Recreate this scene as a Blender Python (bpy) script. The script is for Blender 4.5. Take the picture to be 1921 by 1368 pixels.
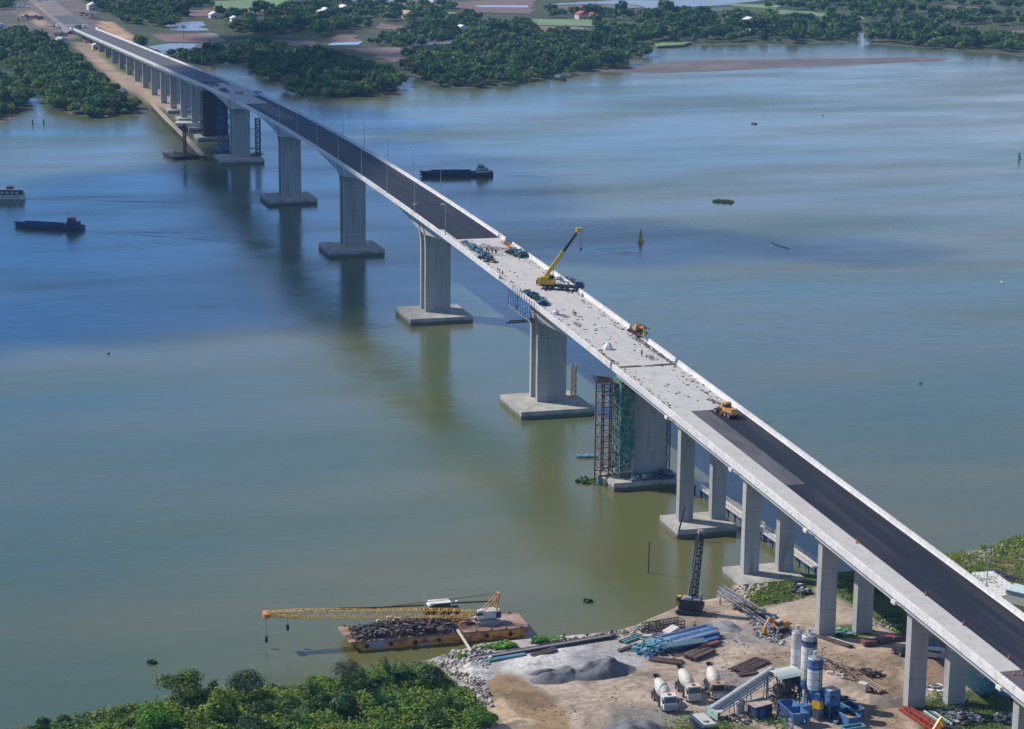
import bpy, bmesh, math, random
import numpy as np
from mathutils import Vector, Matrix
R = math.radians
sc = bpy.context.scene
for o in list(bpy.data.objects): bpy.data.objects.remove(o, do_unlink=True)
col = sc.collection
random.seed(7); rng = np.random.default_rng(7)

# ------------------------------------------------------------------ camera
CAM = np.array([-569.0, 177.13, 149.44]); YAW, PIT, ROLL, FPX = 0.28581, 0.226654, 0.010293, 4334.7
_f = np.array([math.cos(PIT)*math.cos(YAW), -math.cos(PIT)*math.sin(YAW), -math.sin(PIT)])
_r = np.array([-math.sin(YAW), -math.cos(YAW), 0.0]); _u = np.cross(_r, _f)
_c, _s = math.cos(ROLL), math.sin(ROLL)
_r, _u = _c*_r + _s*_u, -_s*_r + _c*_u
cd = bpy.data.cameras.new('camera'); cam = bpy.data.objects.new('camera', cd); col.objects.link(cam)
cd.sensor_width = 36; cd.lens = FPX/1921*36; cd.clip_start = 1; cd.clip_end = 60000
M = Matrix([[_r[0], _u[0], -_f[0], CAM[0]], [_r[1], _u[1], -_f[1], CAM[1]], [_r[2], _u[2], -_f[2], CAM[2]], [0, 0, 0, 1]])
cam.matrix_world = M; sc.camera = cam

# ------------------------------------------------------------------ sun, sky, exposure
SUN_AZ, SUN_EL = R(50), R(41)      # azimuth measured from +X (along the bridge) towards +Y
sv = Vector((math.cos(SUN_EL)*math.cos(SUN_AZ), math.cos(SUN_EL)*math.sin(SUN_AZ), math.sin(SUN_EL)))
sl = bpy.data.lights.new('sun', 'SUN'); sl.energy = 5.0; sl.angle = R(0.5); sl.color = (1.0, .93, .84)
so = bpy.data.objects.new('sun', sl); col.objects.link(so); so.rotation_euler = sv.to_track_quat('Z', 'Y').to_euler(); so.location = (0, 0, 900)
w = bpy.data.worlds.new('World'); sc.world = w; w.use_nodes = True
nt = w.node_tree; nt.nodes.clear()
def N(nt, t, **k):
    n = nt.nodes.new(t)
    for a, b in k.items():
        if a.startswith('i_'): n.inputs[a[2:].replace('_', ' ')].default_value = b
        else: setattr(n, a, b)
    return n
def lk(nt, a, b): nt.links.new(a, b)
sky = N(nt, 'ShaderNodeTexSky', sky_type='NISHITA', sun_disc=False, sun_elevation=SUN_EL, sun_rotation=R(90)-SUN_AZ, altitude=50, air_density=1.0, dust_density=0.15, ozone_density=4.5)
bg = N(nt, 'ShaderNodeBackground'); bg.inputs['Strength'].default_value = 0.085
out = N(nt, 'ShaderNodeOutputWorld')
tc = N(nt, 'ShaderNodeTexCoord'); mp = N(nt, 'ShaderNodeMapping'); mp.inputs['Scale'].default_value = (1, 1, 4.2); mp.inputs['Location'].default_value = (.35, .1, .0)
ns = N(nt, 'ShaderNodeTexNoise'); ns.inputs['Scale'].default_value = 2.1; ns.inputs['Detail'].default_value = 7; ns.inputs['Roughness'].default_value = .55
rp = N(nt, 'ShaderNodeValToRGB'); rp.color_ramp.elements[0].position = .38; rp.color_ramp.elements[1].position = .60
mx = N(nt, 'ShaderNodeMix', data_type='RGBA'); mx.inputs['B'].default_value = (10.0, 10.9, 12.6, 1)
lk(nt, tc.outputs['Generated'], mp.inputs['Vector']); lk(nt, mp.outputs[0], ns.inputs['Vector']); lk(nt, ns.outputs['Fac'], rp.inputs['Fac'])
sx = N(nt, 'ShaderNodeSeparateXYZ'); lk(nt, tc.outputs['Generated'], sx.inputs[0]); lowm = N(nt, 'ShaderNodeMapRange'); lowm.inputs['From Min'].default_value = .12; lowm.inputs['From Max'].default_value = .5; lowm.inputs['To Min'].default_value = 1; lowm.inputs['To Max'].default_value = .25
lk(nt, sx.outputs['Z'], lowm.inputs['Value']); cm = N(nt, 'ShaderNodeMath', operation='MULTIPLY'); lk(nt, rp.outputs['Color'], cm.inputs[0]); lk(nt, lowm.outputs[0], cm.inputs[1]); azm = N(nt, 'ShaderNodeMapRange'); azm.inputs['From Min'].default_value = -.08; azm.inputs['From Max'].default_value = -.30; azm.inputs['To Min'].default_value = .12; azm.inputs['To Max'].default_value = 1; lk(nt, sx.outputs['Y'], azm.inputs['Value']); cm2 = N(nt, 'ShaderNodeMath', operation='MULTIPLY'); lk(nt, cm.outputs[0], cm2.inputs[0]); lk(nt, azm.outputs[0], cm2.inputs[1]); lk(nt, cm2.outputs[0], mx.inputs['Factor']); tnt = N(nt, 'ShaderNodeMix', data_type='RGBA', blend_type='MIX'); tnt.inputs['A'].default_value = (.60, 1.22, 2.05, 1); tnt.inputs['B'].default_value = (.82, .90, 1.0, 1)
tm = N(nt, 'ShaderNodeMapRange'); tm.inputs['From Min'].default_value = .15; tm.inputs['From Max'].default_value = .6; lk(nt, sx.outputs['Z'], tm.inputs['Value']); lk(nt, tm.outputs[0], tnt.inputs['Factor'])
sm = N(nt, 'ShaderNodeVectorMath', operation='MULTIPLY'); lk(nt, sky.outputs[0], sm.inputs[0]); lk(nt, tnt.outputs['Result'], sm.inputs[1]); lk(nt, sm.outputs[0], mx.inputs['A']); lk(nt, mx.outputs['Result'], bg.inputs['Color']); lk(nt, bg.outputs[0], out.inputs[0])
sc.view_settings.view_transform = 'Standard'; sc.view_settings.look = 'None'; sc.view_settings.gamma = 1; sc.view_settings.exposure = 0.12
sc.cycles.max_bounces = 6; sc.cycles.transparent_max_bounces = 12; sc.cycles.use_denoising = True
sc.cycles.volume_bounces = 0

# ------------------------------------------------------------------ picking points of the world
def ray(px, py): return _f + _r*(px-960.5)/FPX - _u*(py-684)/FPX
def at(px, py, z=1.0):
    d = ray(px, py); t = (z-CAM[2])/d[2]; p = CAM + t*d; return Vector((float(p[0]), float(p[1]), float(z)))
def atY(px, py, Y):
    d = ray(px, py); t = (Y-CAM[1])/d[1]; return Vector((CAM + t*d).tolist())
def pix(P):
    d = np.asarray(P, float) - CAM; z = d@_f
    return np.stack([960.5 + FPX*(d@_r)/z, 684 - FPX*(d@_u)/z], -1)
def ztop(X):
    d = abs(X-235.0); return 36.0-6.3e-5*d*d if d < 300 else 30.33-.0385*(d-300)
def zdk(X): return ztop(X)-1.05
def atdk(px, py, off=0.0):
    z = 30.
    for i in range(25):
        P = at(px, py, z); z = .5*z + .5*(zdk(P.x)+off)
    return Vector((P.x, P.y, zdk(P.x)+off))
def slope(X): return math.atan((zdk(X+1)-zdk(X-1))/2)

# ------------------------------------------------------------------ mesh builder
class MB:
    def __init__(s): s.v = []; s.f = []; s.m = []; s.mi = 0
    def add(s, vs, fs):
        n = len(s.v); s.v += [tuple(x) for x in vs]; s.f += [tuple(i+n for i in f) for f in fs]; s.m += [s.mi]*len(fs); return s
    def hexa(s, c): return s.add(c, [(0, 3, 2, 1), (4, 5, 6, 7), (0, 1, 5, 4), (1, 2, 6, 5), (2, 3, 7, 6), (3, 0, 4, 7)])
    def box(s, x, y, z, sx, sy, sz, rz=0, ry=0, tp=1.0):
        """centre x,y, base z"""
        c, q = math.cos(rz), math.sin(rz); P = []
        for zz in (0, sz):
            k = 1 if zz == 0 else tp
            for a, b in ((-1, -1), (1, -1), (1, 1), (-1, 1)):
                u, v = a*sx/2*k, b*sy/2*k
                P.append((x+u*c-v*q, y+u*q+v*c, z+zz+u*math.tan(ry)))
        return s.hexa(P)
    def bar(s, p, q, wd, h=None, up=(0, 0, 1)):
        p, q = Vector(p), Vector(q); h = h or wd; d = q-p
        if d.length < 1e-6: return s
        d.normalize(); u = Vector(up)
        if abs(d.dot(u)) > .98: u = Vector((1, 0, 0))
        a = d.cross(u).normalized()*wd/2; b = a.cross(d).normalized()*h/2
        return s.hexa([p-a-b, p+a-b, p+a+b, p-a+b, q-a-b, q+a-b, q+a+b, q-a+b])
    def cyl(s, p, q, r, r2=None, n=10, cap=True):
        p, q = Vector(p), Vector(q); r2 = r if r2 is None else r2; d = (q-p).normalized()
        u = Vector((0, 0, 1)) if abs(d.z) < .95 else Vector((1, 0, 0)); a = d.cross(u).normalized(); b = d.cross(a)
        P = [p+(a*math.cos(t)+b*math.sin(t))*r for t in [2*math.pi*i/n for i in range(n)]]
        P += [q+(a*math.cos(t)+b*math.sin(t))*r2 for t in [2*math.pi*i/n for i in range(n)]]
        F = [(i, (i+1) % n, n+(i+1) % n, n+i) for i in range(n)]
        if cap: F += [tuple(range(n-1, -1, -1)), tuple(range(n, 2*n))]
        return s.add(P, F)
    def lathe(s, prof, p=(0, 0, 0), ax=(0, 0, 1), n=16, cap=True):
        p = Vector(p); d = Vector(ax).normalized(); u = Vector((0, 0, 1)) if abs(d.z) < .95 else Vector((1, 0, 0)); a = d.cross(u).normalized(); b = d.cross(a)
        P = [p+d*h+(a*math.cos(2*math.pi*i/n)+b*math.sin(2*math.pi*i/n))*r for r, h in prof for i in range(n)]
        F = [(k*n+i, k*n+(i+1) % n, (k+1)*n+(i+1) % n, (k+1)*n+i) for k in range(len(prof)-1) for i in range(n)]
        if cap: F += [tuple(range(n-1, -1, -1)), tuple(range((len(prof)-1)*n, len(prof)*n))]
        return s.add(P, F)
    def prism(s, pts, vec):
        n = len(pts); vec = Vector(vec); P = [Vector(x) for x in pts]+[Vector(x)+vec for x in pts]
        return s.add(P, [tuple(range(n-1, -1, -1)), tuple(range(n, 2*n))]+[(i, (i+1) % n, n+(i+1) % n, n+i) for i in range(n)])
    def sweep(s, sec, xs, fz, closed=True):
        """sec: function X -> list of (y,z rel); swept along X"""
        n0 = len(s.v); S = [sec(x) for x in xs]; n = len(S[0])
        vs = [(x, y, fz(x)+z) for x, q in zip(xs, S) for y, z in q]
        F = [(k*n+i, (k+1)*n+i, (k+1)*n+(i+1) % n, k*n+(i+1) % n) for k in range(len(xs)-1) for i in range(n if closed else n-1)]
        if closed: F += [tuple(range(n)), tuple(range((len(xs)-1)*n+n-1, (len(xs)-1)*n-1, -1))]
        return s.add(vs, F)
    def lattice(s, p, q, w0, w1, n, r=.06, h0=None, h1=None, diag=None, up=(0, 0, 1)):
        p, q = Vector(p), Vector(q); d = (q-p).normalized(); u = Vector(up)
        if abs(d.dot(u)) > .95: u = Vector((1, 0, 0))
        a = d.cross(u).normalized(); b = a.cross(d).normalized(); h0 = h0 or w0; h1 = h1 or w1
        def c(k, i):
            t = k/n; ww = w0+(w1-w0)*t; hh = h0+(h1-h0)*t; sx, sy = ((-1, -1), (1, -1), (1, 1), (-1, 1))[i]
            return p+(q-p)*t+a*sx*ww/2+b*sy*hh/2
        for i in range(4): s.bar(c(0, i), c(n, i), r*1.5)
        for k in range(n+1):
            for i in range(4):
                s.bar(c(k, i), c(k, (i+1) % 4), r)
                if k < n: s.bar(c(k, i), c(k+1, (i+1) % 4), r) if (k+i) % 2 else s.bar(c(k, (i+1) % 4), c(k+1, i), r)
        return s
    def sphere(s, c, r, n=8, m=6, sq=(1, 1, 1)):
        return s.lathe_s(c, r, n, m, sq)
    def lathe_s(s, c, r, n, m, sq):
        P = []
        for j in range(m+1):
            t = math.pi*j/m
            for i in range(n):
                f = 2*math.pi*i/n; P.append((c[0]+r*sq[0]*math.sin(t)*math.cos(f), c[1]+r*sq[1]*math.sin(t)*math.sin(f), c[2]-r*sq[2]*math.cos(t)))
        return s.add(P, [(j*n+i, j*n+(i+1) % n, (j+1)*n+(i+1) % n, (j+1)*n+i) for j in range(m) for i in range(n)])
    def rock(s, c, r, rn=random):
        P = []
        for j, (rr, zz) in enumerate(((.7, -.4), (1, .1), (.55, .65))):
            for i in range(6):
                f = 2*math.pi*i/6+j*.4; k = rr*(.75+.5*rn.random()); P.append((c[0]+r*k*math.cos(f), c[1]+r*k*math.sin(f), c[2]+r*zz*(.8+.4*rn.random())))
        return s.add(P, [tuple(range(5, -1, -1)), tuple(range(12, 18))]+[(j*6+i, j*6+(i+1) % 6, (j+1)*6+(i+1) % 6, (j+1)*6+i) for j in range(2) for i in range(6)])
    def build(s, name, mt, parent=None, loc=None, smooth=False):
        me = bpy.data.meshes.new(name); me.from_pydata(s.v, [], s.f)
        ms = mt if isinstance(mt, (list, tuple)) else [mt]
        for x in ms: me.materials.append(x)
        if len(ms) > 1: me.polygons.foreach_set('material_index', s.m)
        if smooth: me.polygons.foreach_set('use_smooth', [True]*len(s.f))
        me.update()
        o = bpy.data.objects.new(name, me); col.objects.link(o)
        if parent: o.parent = parent
        if loc is not None: o.location = loc
        return o
def tag(o, label=None, cat=None, group=None, kind=None):
    if label: o['label'] = label
    if cat: o['category'] = cat
    if group: o['group'] = group
    if kind: o['kind'] = kind
    return o
def thing(name, label, cat, loc=(0, 0, 0), rz=0, group=None, ry=0):
    o = bpy.data.objects.new(name, None); col.objects.link(o); o.location = loc; o.rotation_euler = (0, ry, rz); o.empty_display_size = .5
    return tag(o, label, cat, group)
_kids = {}
def children(o): return [c for c in col.objects if c.parent == o]
def copy_tree(src, label=None, loc=None, rz=None, group=None, kids=None):
    ks = kids if kids is not None else tree_of(src)
    mp_ = {}
    for o in [src]+ks:
        c = o.copy(); col.objects.link(c); mp_[o.name] = c
        if o is not src: c.parent = mp_[o.parent.name]
    r = mp_[src.name]
    if loc is not None: r.location = loc
    if rz is not None: r.rotation_euler = (r.rotation_euler[0], r.rotation_euler[1], rz)
    if label: r['label'] = label
    if group: r['group'] = group
    return r
def tree_of(o):
    L = []
    for c in children(o): L.append(c); L += children(c)
    return L

# ------------------------------------------------------------------ materials
def mat(name, c, rough=.8, var=.25, scale=.5, metal=0, c2=None, bump=0, detail=6, c3=None, s3=4., stretch=(1, 1, 1), obj_rand=0, trans=0, spec=None, lo=.38, hi=.62, seamz=0, seamx=0, wet=0):
    m = bpy.data.materials.new(name); m.use_nodes = True; t = m.node_tree; b = t.nodes['Principled BSDF']
    b.inputs['Roughness'].default_value = rough; b.inputs['Metallic'].default_value = metal
    if spec is not None: b.inputs['Specular IOR Level'].default_value = spec
    g = N(t, 'ShaderNodeTexCoord'); mpn = N(t, 'ShaderNodeMapping'); mpn.inputs['Scale'].default_value = stretch
    lk(t, g.outputs['Object'], mpn.inputs['Vector'])
    n = N(t, 'ShaderNodeTexNoise'); n.inputs['Scale'].default_value = scale; n.inputs['Detail'].default_value = detail; n.inputs['Roughness'].default_value = .62
    lk(t, mpn.outputs[0], n.inputs['Vector'])
    c2 = c2 or tuple(max(0, x*(1-var)) for x in c)
    r_ = N(t, 'ShaderNodeValToRGB'); r_.color_ramp.elements[0].position = lo; r_.color_ramp.elements[1].position = hi
    r_.color_ramp.elements[0].color = (*c2, 1); r_.color_ramp.elements[1].color = (*c, 1)
    lk(t, n.outputs['Fac'], r_.inputs['Fac']); last = r_.outputs['Color']
    if c3:
        n3 = N(t, 'ShaderNodeTexNoise'); n3.inputs['Scale'].default_value = s3; n3.inputs['Detail'].default_value = 4
        lk(t, mpn.outputs[0], n3.inputs['Vector'])
        r3 = N(t, 'ShaderNodeValToRGB'); r3.color_ramp.elements[0].position = .55; r3.color_ramp.elements[1].position = .7
        lk(t, n3.outputs['Fac'], r3.inputs['Fac']); x3 = N(t, 'ShaderNodeMix', data_type='RGBA'); x3.inputs['B'].default_value = (*c3, 1)
        lk(t, r3.outputs['Color'], x3.inputs['Factor']); lk(t, last, x3.inputs['A']); last = x3.outputs['Result']
    def darken(last, fac_out, c):
        x_ = N(t, 'ShaderNodeMix', data_type='RGBA'); x_.inputs['B'].default_value = (*c, 1); lk(t, fac_out, x_.inputs['Factor']); lk(t, last, x_.inputs['A']); return x_.outputs['Result']
    if seamz or seamx or wet:
        ge = N(t, 'ShaderNodeNewGeometry'); se = N(t, 'ShaderNodeSeparateXYZ'); lk(t, ge.outputs['Position'], se.inputs[0])
        for ch, per in (('Z', seamz), ('X', seamx)):
            if per:
                a1 = N(t, 'ShaderNodeMath', operation='MULTIPLY'); a1.inputs[1].default_value = 1/per; a2 = N(t, 'ShaderNodeMath', operation='FRACT'); a3 = N(t, 'ShaderNodeMath', operation='LESS_THAN'); a3.inputs[1].default_value = (.13 if ch == 'X' else .10)/per; a4 = N(t, 'ShaderNodeMath', operation='MULTIPLY'); a4.inputs[1].default_value = .55
                lk(t, se.outputs[ch], a1.inputs[0]); lk(t, a1.outputs[0], a2.inputs[0]); lk(t, a2.outputs[0], a3.inputs[0]); lk(t, a3.outputs[0], a4.inputs[0]); last = darken(last, a4.outputs[0], tuple(x*.35 for x in c))
        if wet:
            a0 = N(t, 'ShaderNodeMath', operation='MULTIPLY_ADD'); a0.inputs[1].default_value = .9; lk(t, n.outputs['Fac'], a0.inputs[0]); lk(t, se.outputs['Z'], a0.inputs[2]); a1 = N(t, 'ShaderNodeMapRange'); a1.inputs['From Min'].default_value = wet; a1.inputs['From Max'].default_value = wet+.35; a1.inputs['To Min'].default_value = .85; a1.inputs['To Max'].default_value = 0
            lk(t, a0.outputs[0], a1.inputs['Value']); last = darken(last, a1.outputs[0], (.085, .085, .06))
    if obj_rand:
        oi = N(t, 'ShaderNodeObjectInfo'); hs = N(t, 'ShaderNodeHueSaturation'); mr = N(t, 'ShaderNodeMapRange'); mr.inputs['To Min'].default_value = 1-obj_rand; mr.inputs['To Max'].default_value = 1+obj_rand
        lk(t, oi.outputs['Random'], mr.inputs['Value']); lk(t, mr.outputs[0], hs.inputs['Value']); lk(t, last, hs.inputs['Color'])
        m2_ = N(t, 'ShaderNodeMapRange'); m2_.inputs['To Min'].default_value = .47; m2_.inputs['To Max'].default_value = .53; ml = N(t, 'ShaderNodeMath', operation='FRACT'); m10 = N(t, 'ShaderNodeMath', operation='MULTIPLY'); m10.inputs[1].default_value = 7.7
        lk(t, oi.outputs['Random'], m10.inputs[0]); lk(t, m10.outputs[0], ml.inputs[0]); lk(t, ml.outputs[0], m2_.inputs['Value']); lk(t, m2_.outputs[0], hs.inputs['Hue'])
        last = hs.outputs['Color']
    lk(t, last, b.inputs['Base Color'])
    if bump:
        bp = N(t, 'ShaderNodeBump'); bp.inputs['Strength'].default_value = bump; bp.inputs['Distance'].default_value = .1
        lk(t, n.outputs['Fac'], bp.inputs['Height']); lk(t, bp.outputs[0], b.inputs['Normal'])
    if trans:
        b.inputs['Transmission Weight'].default_value = 0
        tr = N(t, 'ShaderNodeBsdfTranslucent'); ms_ = N(t, 'ShaderNodeMixShader'); ms_.inputs[0].default_value = trans
        lk(t, last, tr.inputs['Color']); lk(t, b.outputs[0], ms_.inputs[1]); lk(t, tr.outputs[0], ms_.inputs[2]); lk(t, ms_.outputs[0], t.nodes['Material Output'].inputs['Surface'])
    return m
MT = {}
MT['conc'] = mat('concrete', (.48, .465, .44), .85, c2=(.42, .41, .39), scale=.3, c3=(.36, .35, .33), s3=.6)
MT['pier'] = mat('pier concrete', (.37, .365, .34), .85, c2=(.29, .29, .275), scale=.22, c3=(.24, .235, .22), s3=.6, stretch=(1, 1, .16), seamz=4.0)
MT['cap'] = mat('pile cap concrete', (.42, .40, .35), .9, c2=(.28, .27, .23), scale=.3, wet=2.25)
MT['deckc'] = mat('deck concrete', (.46, .435, .41), .9, c2=(.34, .325, .305), scale=.14, c3=(.30, .285, .27), s3=.5, stretch=(.5, 1, 1), lo=.44, hi=.58)
MT['para'] = mat('parapet concrete', (.66, .64, .61), .8, c2=(.55, .53, .50), scale=.3, c3=(.44, .42, .39), s3=1.4, seamx=6.0)
MT['asph'] = mat('asphalt', (.018, .021, .031), .7, spec=.22, c2=(.011, .014, .023), scale=.35, c3=(.036, .035, .042), s3=.35, stretch=(.06, 1.2, 1))
MT['asph2'] = mat('dusty asphalt', (.095, .092, .095), .8, c2=(.055, .055, .06), scale=.3, stretch=(.3, 1.6, 1))
MT['rust'] = mat('rusty steel', (.17, .10, .075), .8, c2=(.075, .052, .045), scale=1.3, metal=.2)
MT['dark'] = mat('dark steel', (.05, .05, .055), .6, scale=1.5, metal=.3)
MT['steel'] = mat('galvanised steel', (.42, .43, .44), .5, scale=2, metal=.4)
MT['yel'] = mat('yellow paint', (.72, .42, .02), .45, c2=(.55, .31, .015), scale=1.5)
MT['ora'] = mat('orange paint', (.62, .27, .05), .5, c2=(.42, .18, .05), scale=1.5)
MT['blue'] = mat('blue paint', (.045, .15, .37), .6, c2=(.035, .09, .22), scale=1.2, c3=(.16, .22, .30), s3=1.6)
MT['lblue'] = mat('pale blue paint', (.16, .33, .48), .6, c2=(.10, .24, .36), scale=1.5)
MT['navy'] = mat('navy paint', (.02, .045, .14), .6, scale=1)
MT['green'] = mat('green mesh', (.045, .22, .15), .8, c2=(.025, .11, .085), scale=1.1, c3=(.30, .32, .22), s3=1.2, stretch=(1, 1, .5))
MT['tealp'] = mat('teal paint', (.10, .30, .30), .6, scale=1)
MT['white'] = mat('white paint', (.72, .71, .68), .55, c2=(.60, .585, .55), scale=.9, c3=(.50, .47, .42), s3=2.2)
MT['cream'] = mat('dusty cream paint', (.60, .56, .48), .6, var=.2, scale=1.5)
MT['red'] = mat('red paint', (.40, .07, .05), .6, scale=1.5)
MT['tyre'] = mat('tyre rubber', (.025, .025, .026), .9, scale=3)
MT['glass'] = mat('dark glass', (.02, .03, .04), .1, scale=1)
MT['orange'] = mat('orange plastic', (.80, .17, .04), .6, var=.1, scale=3)
MT['mud'] = mat('wet mud', (.19, .135, .105), .6, c2=(.13, .095, .078), scale=.05)
MT['wood'] = mat('timber', (.38, .31, .23), .9, scale=2)
MT['bark'] = mat('bark', (.16, .12, .085), .95, scale=3)
MT['scrap'] = mat('scrap metal', (.16, .13, .115), .8, c2=(.06, .052, .05), scale=.9, c3=(.34, .32, .31), s3=1.6)
MT['skin'] = mat('skin', (.35, .2, .13), .7, scale=5)
MT['cloth'] = mat('dark cloth', (.05, .06, .10), .9, scale=5)
def leafmat(name, a, b_, rr=.3, sc_=.35): return mat(name, a, .7, c2=b_, scale=sc_, detail=3, obj_rand=rr, trans=.22, spec=.15)
# ------------------------------------------------------------------ water
def noise_bump(t, vec, specs):
    last = None
    for sx, sy, scl, dist, st in specs:
        m_ = N(t, 'ShaderNodeMapping'); m_.inputs['Scale'].default_value = (sx, sy, 1); m_.inputs['Rotation'].default_value = (0, 0, .3); lk(t, vec, m_.inputs['Vector'])
        n_ = N(t, 'ShaderNodeTexNoise'); n_.inputs['Scale'].default_value = scl; n_.inputs['Detail'].default_value = 3; lk(t, m_.outputs[0], n_.inputs['Vector'])
        b_ = N(t, 'ShaderNodeBump'); b_.inputs['Strength'].default_value = st; b_.inputs['Distance'].default_value = dist; lk(t, n_.outputs['Fac'], b_.inputs['Height'])
        if last: lk(t, last, b_.inputs['Normal'])
        last = b_.outputs[0]
    return last
def water_mat(name, ca, cb, rough=.1, st=1.0):
    m = bpy.data.materials.new(name); m.use_nodes = True; t = m.node_tree; b = t.nodes['Principled BSDF']
    g = N(t, 'ShaderNodeNewGeometry')
    mp1 = N(t, 'ShaderNodeMapping'); mp1.inputs['Scale'].default_value = (.004, .0016, 1); mp1.inputs['Rotation'].default_value = (0, 0, .35); lk(t, g.outputs['Position'], mp1.inputs['Vector'])
    n1 = N(t, 'ShaderNodeTexNoise'); n1.inputs['Scale'].default_value = 3.; n1.inputs['Detail'].default_value = 6; lk(t, mp1.outputs[0], n1.inputs['Vector'])
    r1 = N(t, 'ShaderNodeValToRGB'); r1.color_ramp.elements[0].position = .42; r1.color_ramp.elements[1].position = .62; r1.color_ramp.elements[0].color = (*ca, 1); r1.color_ramp.elements[1].color = (*cb, 1)
    lk(t, n1.outputs['Fac'], r1.inputs['Fac']); lk(t, r1.outputs['Color'], b.inputs['Base Color'])
    mp2 = N(t, 'ShaderNodeMapping'); mp2.inputs['Scale'].default_value = (.012, .0035, 1); mp2.inputs['Rotation'].default_value = (0, 0, .3); lk(t, g.outputs['Position'], mp2.inputs['Vector'])
    n2 = N(t, 'ShaderNodeTexNoise'); n2.inputs['Scale'].default_value = 1.6; n2.inputs['Detail'].default_value = 7; n2.inputs['Roughness'].default_value = .6; lk(t, mp2.outputs[0], n2.inputs['Vector'])
    m2 = N(t, 'ShaderNodeMapRange'); m2.inputs['From Min'].default_value = .35; m2.inputs['From Max'].default_value = .7; m2.inputs['To Min'].default_value = rough*.6; m2.inputs['To Max'].default_value = rough*1.7; lk(t, n2.outputs['Fac'], m2.inputs['Value']); lk(t, m2.outputs[0], b.inputs['Roughness'])
    b.inputs['IOR'].default_value = 1.33
    nb = noise_bump(t, g.outputs['Position'], [(1, .8, .03, .14*st, .35), (1, .7, .13, .16*st, .5), (1, .5, .55, .07*st, .6), (1, .7, 2.2, .016*st, .5)])
    lk(t, nb, b.inputs['Normal']); return m
MT['water'] = water_mat('river water', (.064, .096, .042), (.104, .108, .038), .20)
MT['pond'] = water_mat('pond water', (.12, .13, .15), (.16, .16, .17), .05, .3)
ZW = 1.0
m = MB(); m.add([(-3000, -12000, ZW), (14000, -12000, ZW), (14000, 9000, ZW), (-3000, 9000, ZW)], [(0, 1, 2, 3)])
tag(m.build('water', MT['water']), kind='structure')

# ------------------------------------------------------------------ numpy helpers
def inpoly(P, poly):
    x, y = P[..., 0], P[..., 1]; c = np.zeros(x.shape, bool); n = len(poly)
    for i in range(n):
        x1, y1 = poly[i]; x2, y2 = poly[(i+1) % n]
        if y1 == y2: continue
        c ^= ((y1 > y) != (y2 > y)) & (x < (x2-x1)*(y-y1)/(y2-y1)+x1)
    return c
def dpoly(P, poly):
    """signed distance, positive inside"""
    d = np.full(P.shape[:-1], 1e9); n = len(poly)
    for i in range(n):
        a = np.array(poly[i], float); b = np.array(poly[(i+1) % n], float); ab = b-a; L = max(ab@ab, 1e-9)
        t = np.clip(((P-a)@ab)/L, 0, 1); q = P-a-t[..., None]*ab; d = np.minimum(d, np.hypot(q[..., 0], q[..., 1]))
    return np.where(inpoly(P, poly), d, -d)
def W2(pts, z=1.0): return [tuple(at(x, y, z)[:2]) for x, y in pts]
def jitter(pts, amp, step, sd=1):
    rn = np.random.default_rng(sd); o = []; n = len(pts)
    for i in range(n):
        a = np.array(pts[i]); b = np.array(pts[(i+1) % n]); L = np.linalg.norm(b-a); k = max(1, int(L/step))
        for j in range(k): o.append(tuple(a+(b-a)*j/k+(rn.normal(0, amp, 2) if L < 3000 else 0)))
    return o
def vnoise(x, y, s, sd=0):
    """cheap smooth value noise"""
    rn = np.random.default_rng(sd); T = rn.random((64, 64)); u = x/s; v = y/s; i = np.floor(u).astype(int); j = np.floor(v).astype(int); a = u-i; b = v-j; a = a*a*(3-2*a); b = b*b*(3-2*b)
    g = lambda p, q: T[p % 64, q % 64]
    return (g(i, j)*(1-a)+g(i+1, j)*a)*(1-b)+(g(i, j+1)*(1-a)+g(i+1, j+1)*a)*b
def fbm(x, y, s, sd=0, o=4): return sum(vnoise(x, y, s/2**k, sd+k)/2**k for k in range(o))/sum(1/2**k for k in range(o))
def grid_mesh(name, X, Y, Z, colr, mt, keep=None):
    nx, ny = X.shape; vs = np.stack([X, Y, Z], -1).reshape(-1, 3); idx = np.arange(nx*ny).reshape(nx, ny)
    q = np.stack([idx[:-1, :-1], idx[1:, :-1], idx[1:, 1:], idx[:-1, 1:]], -1).reshape(-1, 4)
    if keep is not None:
        kk = keep.reshape(-1)[q].any(1); q = q[kk]
    me = bpy.data.meshes.new(name); me.vertices.add(len(vs)); me.vertices.foreach_set('co', vs.ravel().astype(np.float32))
    me.loops.add(q.size); me.loops.foreach_set('vertex_index', q.ravel().astype(np.int32)); me.polygons.add(len(q))
    me.polygons.foreach_set('loop_start', np.arange(0, q.size, 4, dtype=np.int32)); me.polygons.foreach_set('loop_total', np.full(len(q), 4, np.int32))
    me.polygons.foreach_set('use_smooth', np.ones(len(q), bool)); me.update(calc_edges=True)
    if colr is not None:
        ca = me.color_attributes.new('Col', 'FLOAT_COLOR', 'POINT'); ca.data.foreach_set('color', np.concatenate([colr.reshape(-1, 3), np.ones((len(vs), 1))], 1).ravel().astype(np.float32))
    me.materials.append(mt); o = bpy.data.objects.new(name, me); col.objects.link(o); return o
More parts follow.
